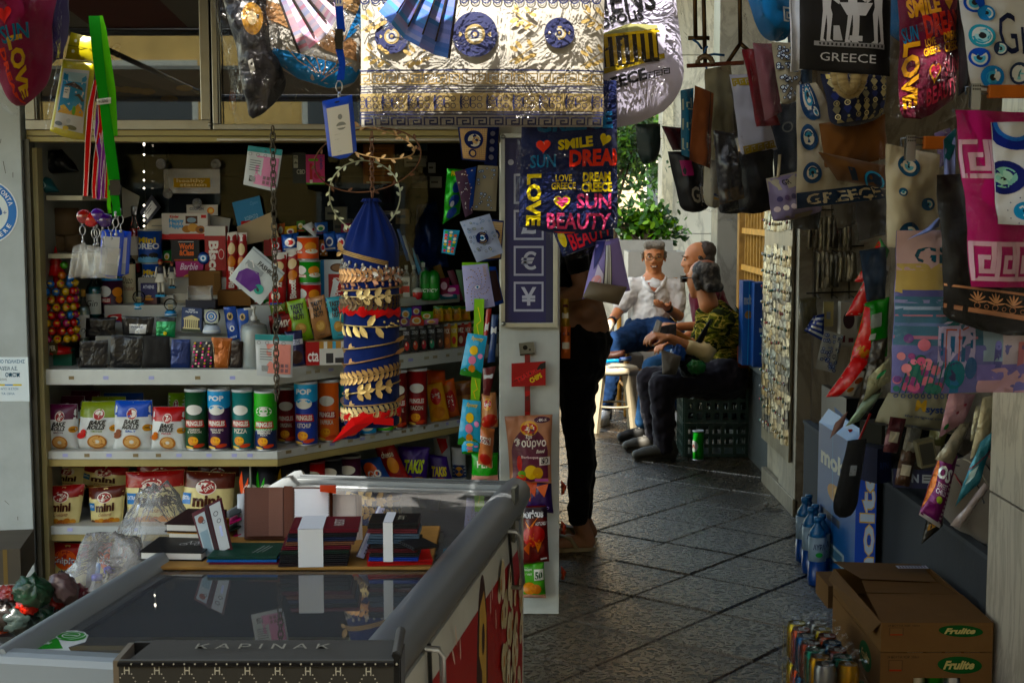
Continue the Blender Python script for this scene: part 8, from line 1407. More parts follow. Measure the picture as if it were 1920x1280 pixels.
m=MB(); m.box(0,0,0,.5,.04,.2,'2c3034','metal'); m.box(0,.04,0,.03,.5,.2,'34383c','metal'); m.box(0.03,.04,0,.5,.5,.02,'16181a','metal'); m.build('metal_tray',None,'open grey metal tray on the parapet beside the pier','tray',loc=(1.47,6.2,.505))
soft([(1566,792),(1590,770),(1580,800),(1556,822)],5.6,'pale pink folded paper beside the blue carton','8a6a60',(),'folded_paper','paper',D=.01,mat='paper')
# cushion
t=lump('cushion','grey woven cushion with red and black stripes beside the marble edge','cushion',(1.62,4.55,.6),(.22,.34,.17),'6a6258','cloth',5,.12,n=32)
m=MB(); rnd=random.Random(3)
for i in range(16):
    x=-.2+i*.026; pts=[]
    for k in range(15):
        y=-.32+k*.045; r=1-(x/.235)**2-(y/.36)**2
        if r>.02: d=Vector((x/.22,y/.34,math.sqrt(r))).normalized(); q=1+.12*noise.noise(d*2.5+Vector((5,10,15)))+.06*noise.noise(d*6.75+Vector((5,10,15)))-.048*abs(noise.noise(d*3+Vector((10,20,30)))); pts.append(Vector((d.x*.22,d.y*.34,d.z*.17))*q*1.004)
    if len(pts)>2: m.tube(pts,.003,['7a2020','16140f','a39a88','1c1a18'][i%4],'cloth',4)
m.build('stripes',t)
# ---- boxes on the floor
def ct(A,B,hpx,dep,label,col,items,sit=(),yawd=0,mat='card',side=None,name='carton',top=None,z0=0):
    a=gnd(*A,z0);b=gnd(*B,z0); c=(a+b)/2; w=(b-a).length; h=hpx*c.y/FP; yw=math.atan2(b.y-a.y,b.x-a.x)+R(yawd); m=MB(); side=side or col
    vs=[(-w/2,0,0),(w/2,0,0),(w/2,dep,0),(-w/2,dep,0),(-w/2,0,h),(w/2,0,h),(w/2,dep,h),(-w/2,dep,h)]
    m.add(vs,[(0,1,5,4)],col,mat); m.add(vs,[(1,2,6,5),(3,0,4,7),(2,3,7,6)],side,mat); m.add(vs,[(4,5,6,7),(3,2,1,0)],top or side,mat)
    pr(m,Sflat(w,h),w,h,items,mat); pr(m,Splane((-w/2,dep,0),(0,-dep,0),(0,0,h)),dep,h,list(sit),mat)
    return m.build(name,None,label,'box',loc=c,rot=(0,0,yw)),w,h,c,yw
# molto carton: narrow face towards the left, wide face with lettering
o,w,h,c,yw=ct((1602,1138),(1642,1126),318,.1,'tall blue croissant carton standing against the parapet by the water pack','1c4fa8',[('r',.0,.0,1,1,'17489c'),('t','molto',.3,.05,.95,.78,'c9c4b8','Bv'),('t','molto',.28,.06,.93,.79,'b8c4d4','bv'),('r',.75,.84,.95,.92,'b8602a')],[('r',0,0,1,1,'3a7ab0'),('t','molto',.08,.72,.9,.82,'c9ccc4','B'),('e',.5,.6,.2,.06,'a8824a'),('r',.15,.36,.6,.4,'16243a'),('r',.2,.18,.7,.26,'a9b4b8'),('r',.2,.1,.6,.13,'16243a')]) if 0 else (None,)*5
def quadbox(TLF,BLF,BRF,Yf,BLs,TLs,Ys,label,col,scol,items,sitems,name='carton'):
    """box given by its front face (bottom left, bottom right) and the left receding face"""
    pass
A=gnd(1600,1137); B=Vector((1.40,A.y-.02,0)); Cc=gnd(1530,1060); w=(B-A).length; dep=(Cc-A).length; 
t=thing('carton','tall blue croissant carton standing on the floor against the parapet','box',A); hh=at(1600,838,A.y).z; u_=(B-A).normalized(); v_=(Cc-A).normalized(); m=MB(); Z=Vector((0,0,1)); P=[Vector((0,0,0)),u_*w,u_*w+v_*dep,v_*dep]; vs=P+[p+Z*hh for p in P]
m.add(vs,[(0,1,5,4)],'17489c','card'); m.add(vs,[(1,2,6,5),(2,3,7,6),(3,0,4,7)],'24558a','card'); pr(m,Splane(P[0],P[1],Z*hh),w,hh,[('t','molto',.2,.06,.95,.92,'c9a83a','Bv'),('t','molto',.23,.065,.92,.915,'b0bccc','bv')],'card')
pr(m,Splane(P[3],-P[3],Z*hh),dep,hh,[('t','molto',.08,.74,.92,.86,'c4c8c0','B'),('e',.5,.6,.22,.06,'a8824a'),('e',.55,.62,.1,.03,'c9a86a'),('r',.12,.4,.62,.45,'16243a'),('r',.2,.16,.75,.26,'a9b4b8'),('r',.24,.18,.7,.24,'4a6a80'),('l',[(.4,0),(.42,.5),(.4,1)],.003,'3ab0d8')],'card'); m.build('box',t)
m=MB(); m.add([vs[4],vs[5],vs[6],vs[7]],[(0,1,2,3)],'10305c','card'); m.add([vs[7]+Z*.001,vs[4]+Z*.001,vs[4]+u_*w*.6+Z*.05,vs[7]+u_*w*.5+Z*.06],[(0,1,2,3)],'2a6aa8','card'); m.add([vs[5]+Z*.001,vs[6]+Z*.001,vs[6]-u_*w*.2+Z*.07],[(0,1,2)],'2a6aa8','card'); m.build('flaps',t)
# second pair on the low wall by the men
for i,(x0,x1,y0,y1,l) in enumerate(((1391,1412,527,690,'slim blue carton on the low wall, the left and paler of the pair'),(1412,1441,530,705,'blue carton with white lettering down its side on the low wall'))):
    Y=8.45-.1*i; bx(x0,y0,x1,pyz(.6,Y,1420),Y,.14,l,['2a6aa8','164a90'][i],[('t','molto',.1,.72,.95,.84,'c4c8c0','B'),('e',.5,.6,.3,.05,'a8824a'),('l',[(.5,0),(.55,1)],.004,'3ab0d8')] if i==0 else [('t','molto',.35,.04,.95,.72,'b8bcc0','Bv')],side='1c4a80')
lump('plastic_sack','small light blue plastic bag on the end of the low wall','plastic sack',(1.52,8.08,.66),(.07,.1,.09),'3a9ac0','plastic',6,.5)
bx(1384,650,1404,690,8.6,.1,'orange brown scrap board leaning behind the seated man','8a4a20',mat='wood',name='scrap_board',cat='board')
# water bottle pack at the foot of the pier
t=thing('water_pack','shrink wrapped pack of blue labelled water bottles against the blue carton','water pack',(1.2,5.8,0))
for i in range(3):
    for j in range(2):
        m=MB(); p=gnd(1507+i*12,1050+i*22); q=Vector((p.x-1.2,p.y-5.8,0))+Vector((.03,.06,0))*j; m.lathe([(.036,0),(.038,.03),(.036,.1)],'1c3f7a','plastic',14,q); m.lathe([(.0375,.1),(.0375,.2)],'8a9aa8','card',14,q); m.lathe([(.036,.2),(.032,.22),(.013,.25),(.013,.262),(.016,.262),(.016,.28)],'2f5f8a','plastic',14,q)
        pr(m,lambda u,v,o:Scyl(.0378,.1,2.5)(u,v,o)+q+Vector((0,0,.1)),.076,.1,[('t','ΑΥΡΑ',.25,.5,.75,.75,'16305a','b'),('e',.5,.3,.15,.1,'3a8a4a')],'card',.02); m.build('bottle',t)
# cartons of juice: stack at the lower right
def fru(z0,z1,label,items,yaw=0,col='6a5238'):
    Y=4.05; a=at(1652,1190,Y); b=at(1862,1195,Y); w=b.x-a.x; m=MB(); h=z1-z0; d=.62; t=thing('juice_carton',label,'box',((a.x+b.x)/2,Y,z0),(0,0,R(yaw)),'stacked brown juice cartons at the lower right'); g=.004
    m.box(-w/2,0,0,w/2,g,h,col,'cardboard') if not items.get('cut') else None
    if items.get('cut'):
        m.box(-w/2,0,0,w/2,g,h*.12,col,'cardboard'); m.box(-w/2,0,h*.12,-w*.2,g,h*.42,col,'cardboard'); m.box(w*.22,0,h*.12,w/2,g,h*.42,col,'cardboard'); m.box(-w/2,0,h*.42,w/2,g,h,col,'cardboard')
    m.box(-w/2,g,0,-w/2+g,d,h,col,'cardboard'); m.box(w/2-g,g,0,w/2,d,h,col,'cardboard'); m.box(-w/2+g,d-g,0,w/2-g,d,h,col,'cardboard'); m.box(-w/2+g,g,.001,w/2-g,d-g,.004,col,'cardboard')
    pr(m,Sflat(w,h,y=-.0004),w,h,[('e',.71,.72,.2,.2,'1c4a24',-3),('t','Frulite',.56,.62,.86,.82,'b3a878','Bi'),('r',.07,.58,.2,.84,'5a4630'),('r',.08,.6,.19,.82,'6f563c'),('r',.08,.58,.19,.62,'8a3a24'),('t','24 ΚΟΥΤΙΑ ΧΩΡ. 330ml',.06,.88,.34,.94,'2c2c1c')],'cardboard')
    pr(m,Splane((-w/2,d,0),(0,-d,0),(0,0,h)),d,h,[('e',.72,.5,.12,.34,'24502c'),('t','Frulite',.63,.4,.81,.62,'a89c70','Bi')],'cardboard'); m.build('box',t)
    if items.get('cut'):
        for i in range(4): m=MB(); m.lathe([(.026,0),(.028,.01),(.028,h*.8),(.024,h*.86)],['c9c4b0','2f6a2c','c4c8cc','8a8a8c'][i],'metal',16,(-w*.15+i*.056,.04,.005)); m.build('juice_can',t)
    return t,w,h,d
fru(.01,.118,'lowest brown juice carton on the floor at the lower right',{}); t,w,h,d=fru(.12,.25,'middle brown juice carton showing cans through its cut out',{'cut':1}); 
t,w,h,d=fru(.252,.34,'top open brown juice carton with its flaps folded over',{})
m=MB(); m.add([(-w/2,.0,h),(w/2,0,h),(w/2-.01,.26,h+.012),(-w/2+.02,.26,h+.016)],[(0,1,2,3)],'5f4a33','cardboard'); m.add([(-w/2+.02,.262,h+.018),(w/2-.02,.262,h+.012),(w/2-.05,.36,h+.02),(-w/2+.03,.36,h+.03)],[(0,1,2,3)],'5a4630','cardboard'); m.add([(-w/2+.03,.362,h+.034),(w/2-.06,.362,h+.024),(w/2-.03,d+.02,h+.01),(-w/2+.0,d+.02,h+.02)],[(0,1,2,3)],'644e36','cardboard'); S=Splane((w*.06,.5,h+.032),(.1,0,0),(0,.035,0)); pr(m,S,.1,.035,[('r',0,0,1,1,'b9bccb')]+[('r',.08+.1*i,.15,.13+.1*i,.85,'2a2c50') for i in range(9)],'card'); m.build('flap',t)
m=MB(); m.add([(-w/2,0,h),(-w/2,d,h),(-w/2-.03,d*.9,h-.02),(-w/2-.025,.05,h-.05)],[(0,1,2,3)],'5a4630','cardboard'); m.build('side_flap',t)
a=gnd(1555,1225); bx(1552,1098,1640,1140,4.85,.2,'brown carton tied with blue tape behind the can tray','6a5238',[('r',.4,.3,1,.75,'7a8a98'),('p',[(.5,1),(.55,1),(1,.35),(.96,.35)],'2a6a98'),('t','12',.2,.3,.3,.7,'2c2418','b'),('r',.0,.0,.1,1,'4a3826')],mat='cardboard')
# can tray in shrink film
t=thing('can_tray','shrink wrapped tray of mixed coloured drink cans on the floor','can tray',(.90,4.1,0)); k=0
for i in range(7):
    for j in range(2):
        x,y=.0+j*.066+.0,-.12+i*.068+j*.0; z0=0; c=['7a7c7e','8a6c14','1c5448','5a2814','163c5a','7a3814','8a7c14'][(i+j)%7]; m=MB(); 
        for zz in (0,.125): m.lathe([(.026,.002+zz),(.032,.012+zz),(.032,.1+zz),(.027,.112+zz),(.027,.116+zz),(.024,.113+zz),(.0001,.113+zz)],c,'metal',18,(x,y,0))
        m.box(x-.008,y-.012,.238,x+.008,y+.012,.2405,'c9ccce','metal'); m.build('drink_can',t)
m=MB(); F=lambda u,v,o:Vector((-.045+.155*u,-.165,.0+.26*v))+Vector((.004*math.sin(u*30),-.004*abs(math.sin(u*21)),0)); m.surf(F,30,4,'ffffff','film'); F2=lambda u,v,o:Vector((-.045-.006*abs(math.sin(u*46)),.33-.495*u,.0+.26*v)); m.surf(F2,50,4,'ffffff','film'); F3=lambda u,v,o:Vector((-.045+.155*u,-.165+.495*v,.26+.006*math.sin(u*20)*math.sin(v*40))); m.surf(F3,16,30,'ffffff','film'); m.build('shrink_film',t)
# litter
t=lump('paper_scrap','crumpled white paper scrap on the paving near the pier','litter',gnd(1437,945,.015),(.014,.014,.012),'c9c9c4','paper',3,.6,flatb=False)
m=MB(); c=gnd(1452,955,.004); m.tube([(.045*math.cos(a),.03*math.sin(a),.0) for a in [i*.42 for i in range(15)]],.002,'3a342c','plastic',5,closed=True); m.build('wire_loop',None,'dark loop of wire lying on the paving beside the paper scrap','wire',loc=c)

for P,Y,c,l in (([(1600,352),(1664,356),(1660,440),(1612,452)],3.9,'2a2620','dark brown cloth bag behind the cream eye bag'),([(1560,360),(1604,366),(1606,420),(1570,430)],4.1,'3a3428','faded olive bag hanging low above the wire rack'),([(1610,470),(1662,462),(1660,560),(1624,566)],4.6,'1c2a3a','dark blue bag hanging between the rack and the pastel bag'),([(1500,560),(1530,556),(1532,620),(1506,626)],6.6,'6a6450','pale pouch hanging left of the cream rack box'),([(1752,250),(1780,240),(1784,300),(1758,316)],3.0,'5a4a6a','lilac cloth showing between the maroon and magenta bags')):
    hb(P,Y,l,c,film=1,D=.03,mat='cloth')
for i,(x,y) in enumerate(((1668,780),(1700,800),(1830,760),(1690,842),(1745,806))):
    ms([(x,y),(x+30,y+4),(x+14,y+70),(x-12,y+66)],4.9,['dark wine sachet under the white paper packet','grey film sachet left of the price frame','cream sachet behind the silver one by the edge','brown sachet above the navy shoe box','olive sachet right of the price frame'][i],['4a1c24','7a7a74','a39c84','4a3424','5a5a3a'][i],[('r',.2,.3,.8,.6,'b9b4a4')])

for P,Y,c,l,it in (([(1336,150),(1376,140),(1390,260),(1340,270)],4.3,'4a4638','grey olive bag in cloudy film near the hanger rack',()),([(1446,196),(1496,190),(1500,345),(1452,350)],4.2,'1c2026','black and grey bag behind the cream eye bag',[('g',.5,.7,.2,.3,'5a5a54')]),([(1404,196),(1450,210),(1448,300),(1410,296)],4.3,'3a1a24','wine coloured bag behind the white olive bag',()),([(1476,60),(1520,56),(1524,170),(1484,176)],4.0,'2a3440','slate blue bag behind the white leather strip',()),([(1340,350),(1400,360),(1396,400),(1350,402)],4.5,'141416','black film bag tip hanging low in the cluster',()),([(1480,370),(1540,384),(1536,432),(1490,430)],4.6,'2a261f','dark brown clutch hanging under the lilac town handbag',())):
    hb(P,Y,l,c,it,film=1.5,D=.04,mat='cloth',rc=.1)
# ================= PEOPLE =================
def blob(name,parts,col,mat,voxel=.008,smooth=4,colf=None,parent=None,loc=None,noise_=0,ns=20):
    """one continuous skin grown round tapered limbs and masses"""
    m=MB()
    for p in parts:
        if p[0]=='c':
            _,a,ra,b,rb=p[:5]; a=Vector(a);b=Vector(b); d=b-a; q=d.to_track_quat('Z','Y') if d.length>1e-6 else None; n=14; rows=[]; Ln=d.length
            fl=p[5] if len(p)>5 else 1
            for k in range(5): th=math.pi/2*k/4; rows.append((ra*math.sin(th),-ra*math.cos(th)))
            for k in range(1,4): rows.append((ra+(rb-ra)*k/4,Ln*k/4))
            for k in range(5): th=math.pi/2*k/4; rows.append((rb*math.cos(th),Ln+rb*math.sin(th)))
            vs=[a+q@Vector((max(r,1e-4)*math.cos(2*math.pi*j/n),max(r,1e-4)*math.sin(2*math.pi*j/n)*fl,z)) for r,z in rows for j in range(n)]; k=len(rows)
            m.add(vs,[(i*n+j,i*n+(j+1)%n,(i+1)*n+(j+1)%n,(i+1)*n+j) for i in range(k-1) for j in range(n)]+[tuple(range(n-1,-1,-1)),tuple(range((k-1)*n,k*n))],'ffffff',mat)
        else:
            _,c,r=p[:3]; M_=Matrix.Translation(c)@(p[3] if len(p)>3 else Matrix()); n=16;k=10
            vs=[M_@Vector((r[0]*math.sin(math.pi*i/k)*math.cos(2*math.pi*j/n),r[1]*math.sin(math.pi*i/k)*math.sin(2*math.pi*j/n),-r[2]*math.cos(math.pi*i/k))) for i in range(k+1) for j in range(n)]
            m.add(vs,[(i*n+j,i*n+(j+1)%n,(i+1)*n+(j+1)%n,(i+1)*n+j) for i in range(k) for j in range(n)],'ffffff',mat)
    me=m.mesh('tmp'); o=bpy.data.objects.new('tmp',me); COL.objects.link(o); r=o.modifiers.new('r','REMESH'); r.mode='VOXEL'; r.voxel_size=voxel; s=o.modifiers.new('s','SMOOTH'); s.factor=.5; s.iterations=smooth
    dg=bpy.context.evaluated_depsgraph_get(); m2=bpy.data.meshes.new_from_object(o.evaluated_get(dg)); bpy.data.objects.remove(o)
    if noise_:
        nn=[v.normal.copy() for v in m2.vertices]
        for v,n_ in zip(m2.vertices,nn): v.co+=n_*noise_*(noise.noise(v.co*ns)+.5*noise.noise(v.co*ns*2.3))
    for a in list(m2.color_attributes): m2.color_attributes.remove(a)
    ca=m2.color_attributes.new('Col','FLOAT_COLOR','CORNER'); fl=[]; base=L(col)
    for lp in m2.loops: c=L(colf(m2.vertices[lp.vertex_index].co)) if colf else base; fl.extend((*c,1.0))
    ca.data.foreach_set('color',fl); m2.polygons.foreach_set('use_smooth',[True]*len(m2.polygons)); m2.materials.clear(); m2.materials.append(MATS[mat])
    ob=bpy.data.objects.new(name,m2); COL.objects.link(ob)
    if parent: ob.parent=parent
    if loc is not None: ob.location=loc
    return ob
def C(a,ra,b,rb,fl=1): return ('c',a,ra,b,rb,fl)
def frame(f,tilt=0):
    f=Vector(f).normalized(); s=f.cross(Vector((0,0,1))).normalized(); u=s.cross(f); return s,f,u
def head_parts(c,f,k=1.0):
    s,f,u=frame(f); M_=Matrix((s,f,u)).transposed().to_4x4(); P=lambda x,y,z: Vector(c)+(s*x+f*y+u*z)*k
    E=lambda x,y,z,rx,ry,rz: ('e',P(x,y,z),(rx*k,ry*k,rz*k),M_)
    return [E(0,-.012,.035,.075,.095,.083),E(0,.03,-.015,.066,.066,.088),E(0,.04,-.07,.05,.045,.042),E(0,.068,-.098,.024,.018,.016),C(P(0,.09,.018),.0075*k,P(0,.104,-.02),.0098*k),E(.013,.096,-.026,.010,.012,.009),E(-.013,.096,-.026,.010,.012,.009),
     C(P(-.045,.08,.03),.009*k,P(.045,.08,.03),.009*k),E(0,.087,-.052,.026,.01,.006),E(0,.085,-.066,.024,.01,.007),E(.04,.062,-.02,.02,.02,.018),E(-.04,.062,-.02,.02,.02,.018),
     E(.08,-.01,-.005,.008,.018,.03),E(-.08,-.01,-.005,.008,.018,.03),C(P(0,-.02,-.06),.055*k,P(0,-.045,-.15),.06*k)],P,s,f,u
def hand_parts(w,d,n,curl=.4,k=1,thumb=1,spread=.3):
    """w wrist, d direction of fingers, n palm normal (the way fingers curl)"""
    d=Vector(d).normalized(); n=Vector(n); n=(n-d*n.dot(d)).normalized(); s=d.cross(n).normalized(); w=Vector(w); out=[]
    for i in range(4):
        o=(i-1.5)*.019*k; kn=w+d*(.088-.004*abs(i-1))*k+s*o; out.append(C(w+s*o*.55+d*.012*k,.015*k,kn,.0115*k)); L_=[.036,.042,.039,.03][i]*k
        a=curl*(.8+.15*i); d1=(d*math.cos(a)+n*math.sin(a)+s*(i-1.5)*.1*spread).normalized(); p1=kn+d1*L_; a2=a*2; d2=(d*math.cos(a2)+n*math.sin(a2)).normalized(); p2=p1+d2*L_*.65; a3=a*2.6; d3=(d*math.cos(a3)+n*math.sin(a3)).normalized(); p3=p2+d3*L_*.5
        out+=[C(kn,.0102*k,p1,.0092*k),C(p1,.0092*k,p2,.0085*k),C(p2,.0085*k,p3,.0072*k)]
    t0=w+s*thumb*-.022*k+d*.025*k; t1=t0+(s*thumb*-.7+d*.65+n*.35).normalized()*.042*k; t2=t1+(s*thumb*-.3+d*.85+n*.5).normalized()*.032*k; out+=[C(t0,.015*k,t1,.0115*k),C(t1,.0115*k,t2,.009*k)]
    return out
def spectacles(P,parent,col='8a7a5a',mat='metal'):
    m=MB()
    for sx in (-1,1): m.tube([P(sx*.032+.024*math.cos(a),.101,.008+.016*math.sin(a)) for a in [i*.524 for i in range(12)]],.0028,col,mat,5,closed=True); m.bar(P(sx*.056,.1,.012),P(sx*.079,.0,.012),.0016,col,mat,5); 
    m.bar(P(-.009,.104,.01),P(.009,.104,.01),.0015,col,mat,5); m.build('spectacles',parent)
def face_bits(P,parent,eye='2a1c14',smile=True,k=1):
    m=MB()
    for sx in (-1,1): m.ball(P(sx*.031,.08,.012),.0108*k,'b8aca0','ball',10,(1,.6,.75)); m.ball(P(sx*.031,.091,.012),.0055*k,eye,'ball',8); m.tube([P(sx*.016,.09,.03),P(sx*.032,.093,.036),P(sx*.05,.083,.029)],.0035*k,'4a4038','hair',5)
    m.build('eyes',parent)
    if smile: m=MB(); m.tube([P(-.024,.09,-.05),P(-.012,.097,-.058),P(0,.099,-.06),P(.012,.097,-.058),P(.024,.09,-.05)],.0045*k,'4a1c18','skin',6); m.tube([P(-.014,.099,-.0555),P(0,.102,-.057),P(.014,.099,-.0555)],.0022*k,'d8d0c0','ball',5); m.build('mouth',parent)
def shoe(w,d,col,parent,name='shoe',L_=.28,stripes=False,sole='c9c4b8'):
    """w ankle centre at ground, d toe direction"""
    d=Vector(d); d.z=0; d.normalize(); s=d.cross(Vector((0,0,1))); w=Vector(w); w.z=0; P=lambda x,y,z: w+s*x+d*y+Vector((0,0,z))
    o=blob(name,[C(P(0,-.05,.05),.04,P(0,.03,.05),.045),C(P(0,.03,.055),.045,P(0,.13,.042),.04),C(P(0,.13,.038),.038,P(0,.17,.034),.034),C(P(0,-.05,.05),.038,P(0,-.03,.1),.043)],col,'leather',.009,3,parent=parent); m=MB()
    pts=[(.036*math.cos(a)*(1.05 if math.sin(a)>0 else .9),.06+.135*math.sin(a)) for a in [i*.39 for i in range(16)]]; vs=[P(x,y,z) for z in (.002,.024) for x,y in pts]; n=len(pts); m.add(vs,[(i,(i+1)%n,n+(i+1)%n,n+i) for i in range(n)]+[tuple(range(n,2*n)),tuple(range(n-1,-1,-1))],sole,'plastic',False); m.build('sole',o)
    m=MB()
    for i in range(4): m.bar(P(-.025,.03+.025*i,.1-.009*i),P(.025,.035+.025*i,.1-.009*i),.004,'8a867e' if not stripes else 'dcdcd8','cloth',5)
    if stripes:
        for sx in (-1,1):
            for i in range(3): m.beam(P(sx*.043,.02+.028*i,.03),P(sx*.042,-.005+.028*i,.075),.006,.009,'16161a','leather')
    m.build('laces',o); return o
SK='b98464'
# ---- man in white polo shirt
Y0=10.6
def J(px,py,dy=0): return at(px,py,Y0+dy)
org=Vector((J(1222,700).x,Y0,0)); pm=thing('person','man in white polo shirt and jeans, smiling and gesturing on a wooden chair','person',org)
def rel(parts):
    out=[]
    for p in parts:
        if p[0]=='c': out.append(('c',Vector(p[1])-org,p[2],Vector(p[3])-org,p[4],p[5]))
        else: out.append(('e',Vector(p[1])-org,p[2],*p[3:]))
    return out
hp,P,s_,f_,u_=head_parts(J(1226,483),(-.08,-1,-.04),1.06)
RS,LS=J(1188,538),J(1266,540); RE,RW=J(1158,585,-.08),J(1141,612,-.3); LE,LW=J(1272,592,-.05),J(1250,575,-.32)
body=hp+[C(J(1226,530),.1,J(1218,600),.13),C(J(1218,600),.13,J(1216,625),.14),C(RS,.055,LS,.055),C(RS,.048,RE,.04),C(RE,.04,RW,.027),C(LS,.048,LE,.042),C(LE,.042,LW,.028)]
body+=hand_parts(RW,Vector((-.05,-.12,-.3)),Vector((.3,.2,-.5)),.45,1.05,1)+hand_parts(LW,J(1226,572,-.5)-LW,Vector((-.1,-.2,1)),.28,1.08,1,1.2)
hips=J(1215,622); KN1,AN1=J(1152,645,-.42),J(1136,755,-.5); KN2,AN2=J(1262,628,-.45),J(1258,760,-.5)
body+=[C(hips,.13,J(1190,632,-.2),.09),C(J(1190,632,-.2),.08,KN1,.06),C(KN1,.06,AN1,.04)]
b_=blob('body',rel(body),SK,'skin',.0075,3,parent=pm)
Pr=lambda x,y,z:P(x,y,z)-org
face_bits(Pr,pm); spectacles(Pr,pm)
hair=[('e',P(0,-.02,.062),(.082,.1,.066),Matrix((s_,f_,u_)).transposed().to_4x4()),('e',P(0,-.06,.0),(.078,.06,.08),Matrix((s_,f_,u_)).transposed().to_4x4()),C(P(-.078,.005,.03),.018,P(-.08,.0,-.0),.012),C(P(.078,.005,.03),.018,P(.08,.0,0),.012),C(P(-.05,.055,.093),.03,P(.05,.055,.093),.03)]
blob('hair',rel(hair),'8a8378','hair',.008,3,parent=pm,noise_=.004,ns=60)
polo=[C(J(1226,545),.125,J(1220,595),.148),C(J(1220,595),.148,J(1216,618),.155),C(RS,.078,LS,.078),C(RS,.074,RS.lerp(RE,.72),.066),C(LS,.074,LS.lerp(LE,.62),.07),C(J(1226,533),.1,J(1226,560),.13)]
blob('polo_shirt',rel(polo),'d0cdc8','cloth',.008,2,parent=pm,noise_=.015,ns=15)
m=MB(); 
for sx in (-1,1): m.tube([P(sx*.05,-.05,-.13)-org,P(sx*.085,.03,-.145)-org,P(sx*.06,.1,-.185)-org,P(sx*.012,.13,-.235)-org],[.018,.02,.022,.01],'e2e0dc','cloth',8,flat=.6)
m.tube([P(0,.128,-.225)-org,P(0,.142,-.33)-org],.009,'d4d2ce','cloth',6); 
for k in range(3): m.ball(P(0,.15,-.25-.035*k)-org,.005,'b0aea8','plastic',6)
m.build('collar',pm)
m=MB(); vv=[P(-.045,.107,-.165),P(.045,.107,-.165),P(.0,.137,-.235)]; m.add([v-org for v in vv],[(0,1,2)],'9c6146','skin'); m.build('neckline_skin',pm)
jeans=[C(hips,.145,J(1190,632,-.2),.11),C(J(1190,632,-.2),.11,KN1,.085),C(KN1,.085,AN1,.062),C(hips,.145,J(1240,622,-.2),.11),C(J(1240,622,-.2),.11,KN2,.085),C(KN2,.085,AN2,.062),C(J(1200,620),.13,J(1236,620),.13)]
blob('jeans',rel(jeans),'1f3350','denim',.009,2,parent=pm,noise_=.012,ns=16)
t=blob('bandage',rel([C(RW.lerp(RE,.12),.037,RW.lerp(RE,-.2),.036)]),'cfc6b2','cloth',.008,2,parent=pm,noise_=.003,ns=40)
m=MB(); dR=(RE-RW).normalized(); m.bar(RW.lerp(RE,.3)-org,RW.lerp(RE,.42)-org,.036,'141414','cloth',14); m.build('wristband',pm)
m=MB(); m.bar(LW.lerp(LE,.05)-org,LW.lerp(LE,.2)-org,.033,'1a1a1c','leather',14); m.build('watch',pm)
pm2=shoe(Vector((AN1.x,AN1.y,0)),Vector((-.25,-1,0)),'dcdad6',None,stripes=True); pm2.parent=pm; 
for ob in [pm2]: ob.location=-org
pm3=shoe(Vector((AN2.x,AN2.y,0)),Vector((.1,-1,0)),'dcdad6',None,stripes=True); pm3.parent=pm; pm3.location=-org
# ---- man in camouflage shirt
Y0=8.8; org=Vector((J(1350,700).x,Y0,0)); cm=thing('person','man in camouflage shirt and grey trousers sitting on green crates, face turned away','person',org)
hd=J(1316,524,-.02); hp,P,s_,f_,u_=head_parts(hd,(-.7,.7,-.06),1.02)
LSh,RSh=J(1352,603,-.19),J(1336,598,.2); LEl,LWr=J(1322,664,-.27),J(1256,634,-.3); REl,RWr=J(1300,650,.2),J(1262,622,.02)
hips=J(1368,712); body=hp+[C(J(1330,572),.058,J(1336,600),.085),C(J(1345,605),.12,J(1368,690),.14),C(LSh,.05,RSh,.05),C(LSh,.05,LEl,.043),C(LEl,.043,LWr,.028),C(RSh,.05,REl,.042),C(REl,.042,RWr,.028),C(hips,.13,J(1300,715,-.1),.09)]
body+=hand_parts(LWr,Vector((-1,.05,.18)),Vector((.1,.3,-1)),.62,1.08,-1)+hand_parts(RWr,Vector((-1,-.15,.15)),Vector((0,-.3,-1)),.5,1.05,1)
blob('body',rel(body),SK,'skin',.0075,3,parent=cm)
Mh=Matrix((s_,f_,u_)).transposed().to_4x4(); Pr=lambda x,y,z:P(x,y,z)-org; face_bits(Pr,cm,smile=False)
hair=[('e',P(0,-.03,.05),(.084,.094,.07),Mh),('e',P(0,-.055,-.005),(.08,.07,.085),Mh),C(P(-.08,-.01,.02),.022,P(-.08,-.03,-.05),.018),C(P(.08,-.01,.02),.022,P(.08,-.03,-.05),.018),C(P(-.05,-.09,-.05),.03,P(.05,-.09,-.05),.03)]
def hcol(v):
    d=(v-(P(0,-.05,.12)-org)).length; return '8a5a44' if d<.045 else ('3a3530' if noise.noise(v*30)>-.05 else '6a645c')
blob('hair',rel(hair),'4a4540','hair',.0075,2,colf=hcol,parent=cm,noise_=.003,ns=70)
m=MB(); m.box(-.028,-.006,-.02,.028,.006,.02,'0c0c0e','ball'); 
g=m.build('sunglasses',cm,loc=P(-.045,.102,.008)-org,rot=(0,0,math.atan2(f_.y,f_.x)-math.pi/2)); m=MB(); m.bar(P(-.075,.09,.014)-org,P(-.088,-.01,.014)-org,.003,'0c0c0e','plastic',6); m.build('temple',g,loc=-g.location if 0 else None) if 0 else m.build('sunglasses_arm',cm)
shirt=[C(J(1340,600),.125,J(1358,640),.15),C(J(1358,640),.15,J(1370,700),.165),C(LSh,.085,RSh,.08),C(LSh,.085,LSh.lerp(LEl,.6),.072),C(RSh,.075,RSh.lerp(REl,.6),.07),C(J(1334,590),.075,J(1342,610),.12),C(J(1352,600,0),.1,J(1378,640,0),.13)]
blob('camouflage_shirt',rel(shirt),'5a5a26','camo',.009,2,parent=cm,noise_=.014,ns=14)
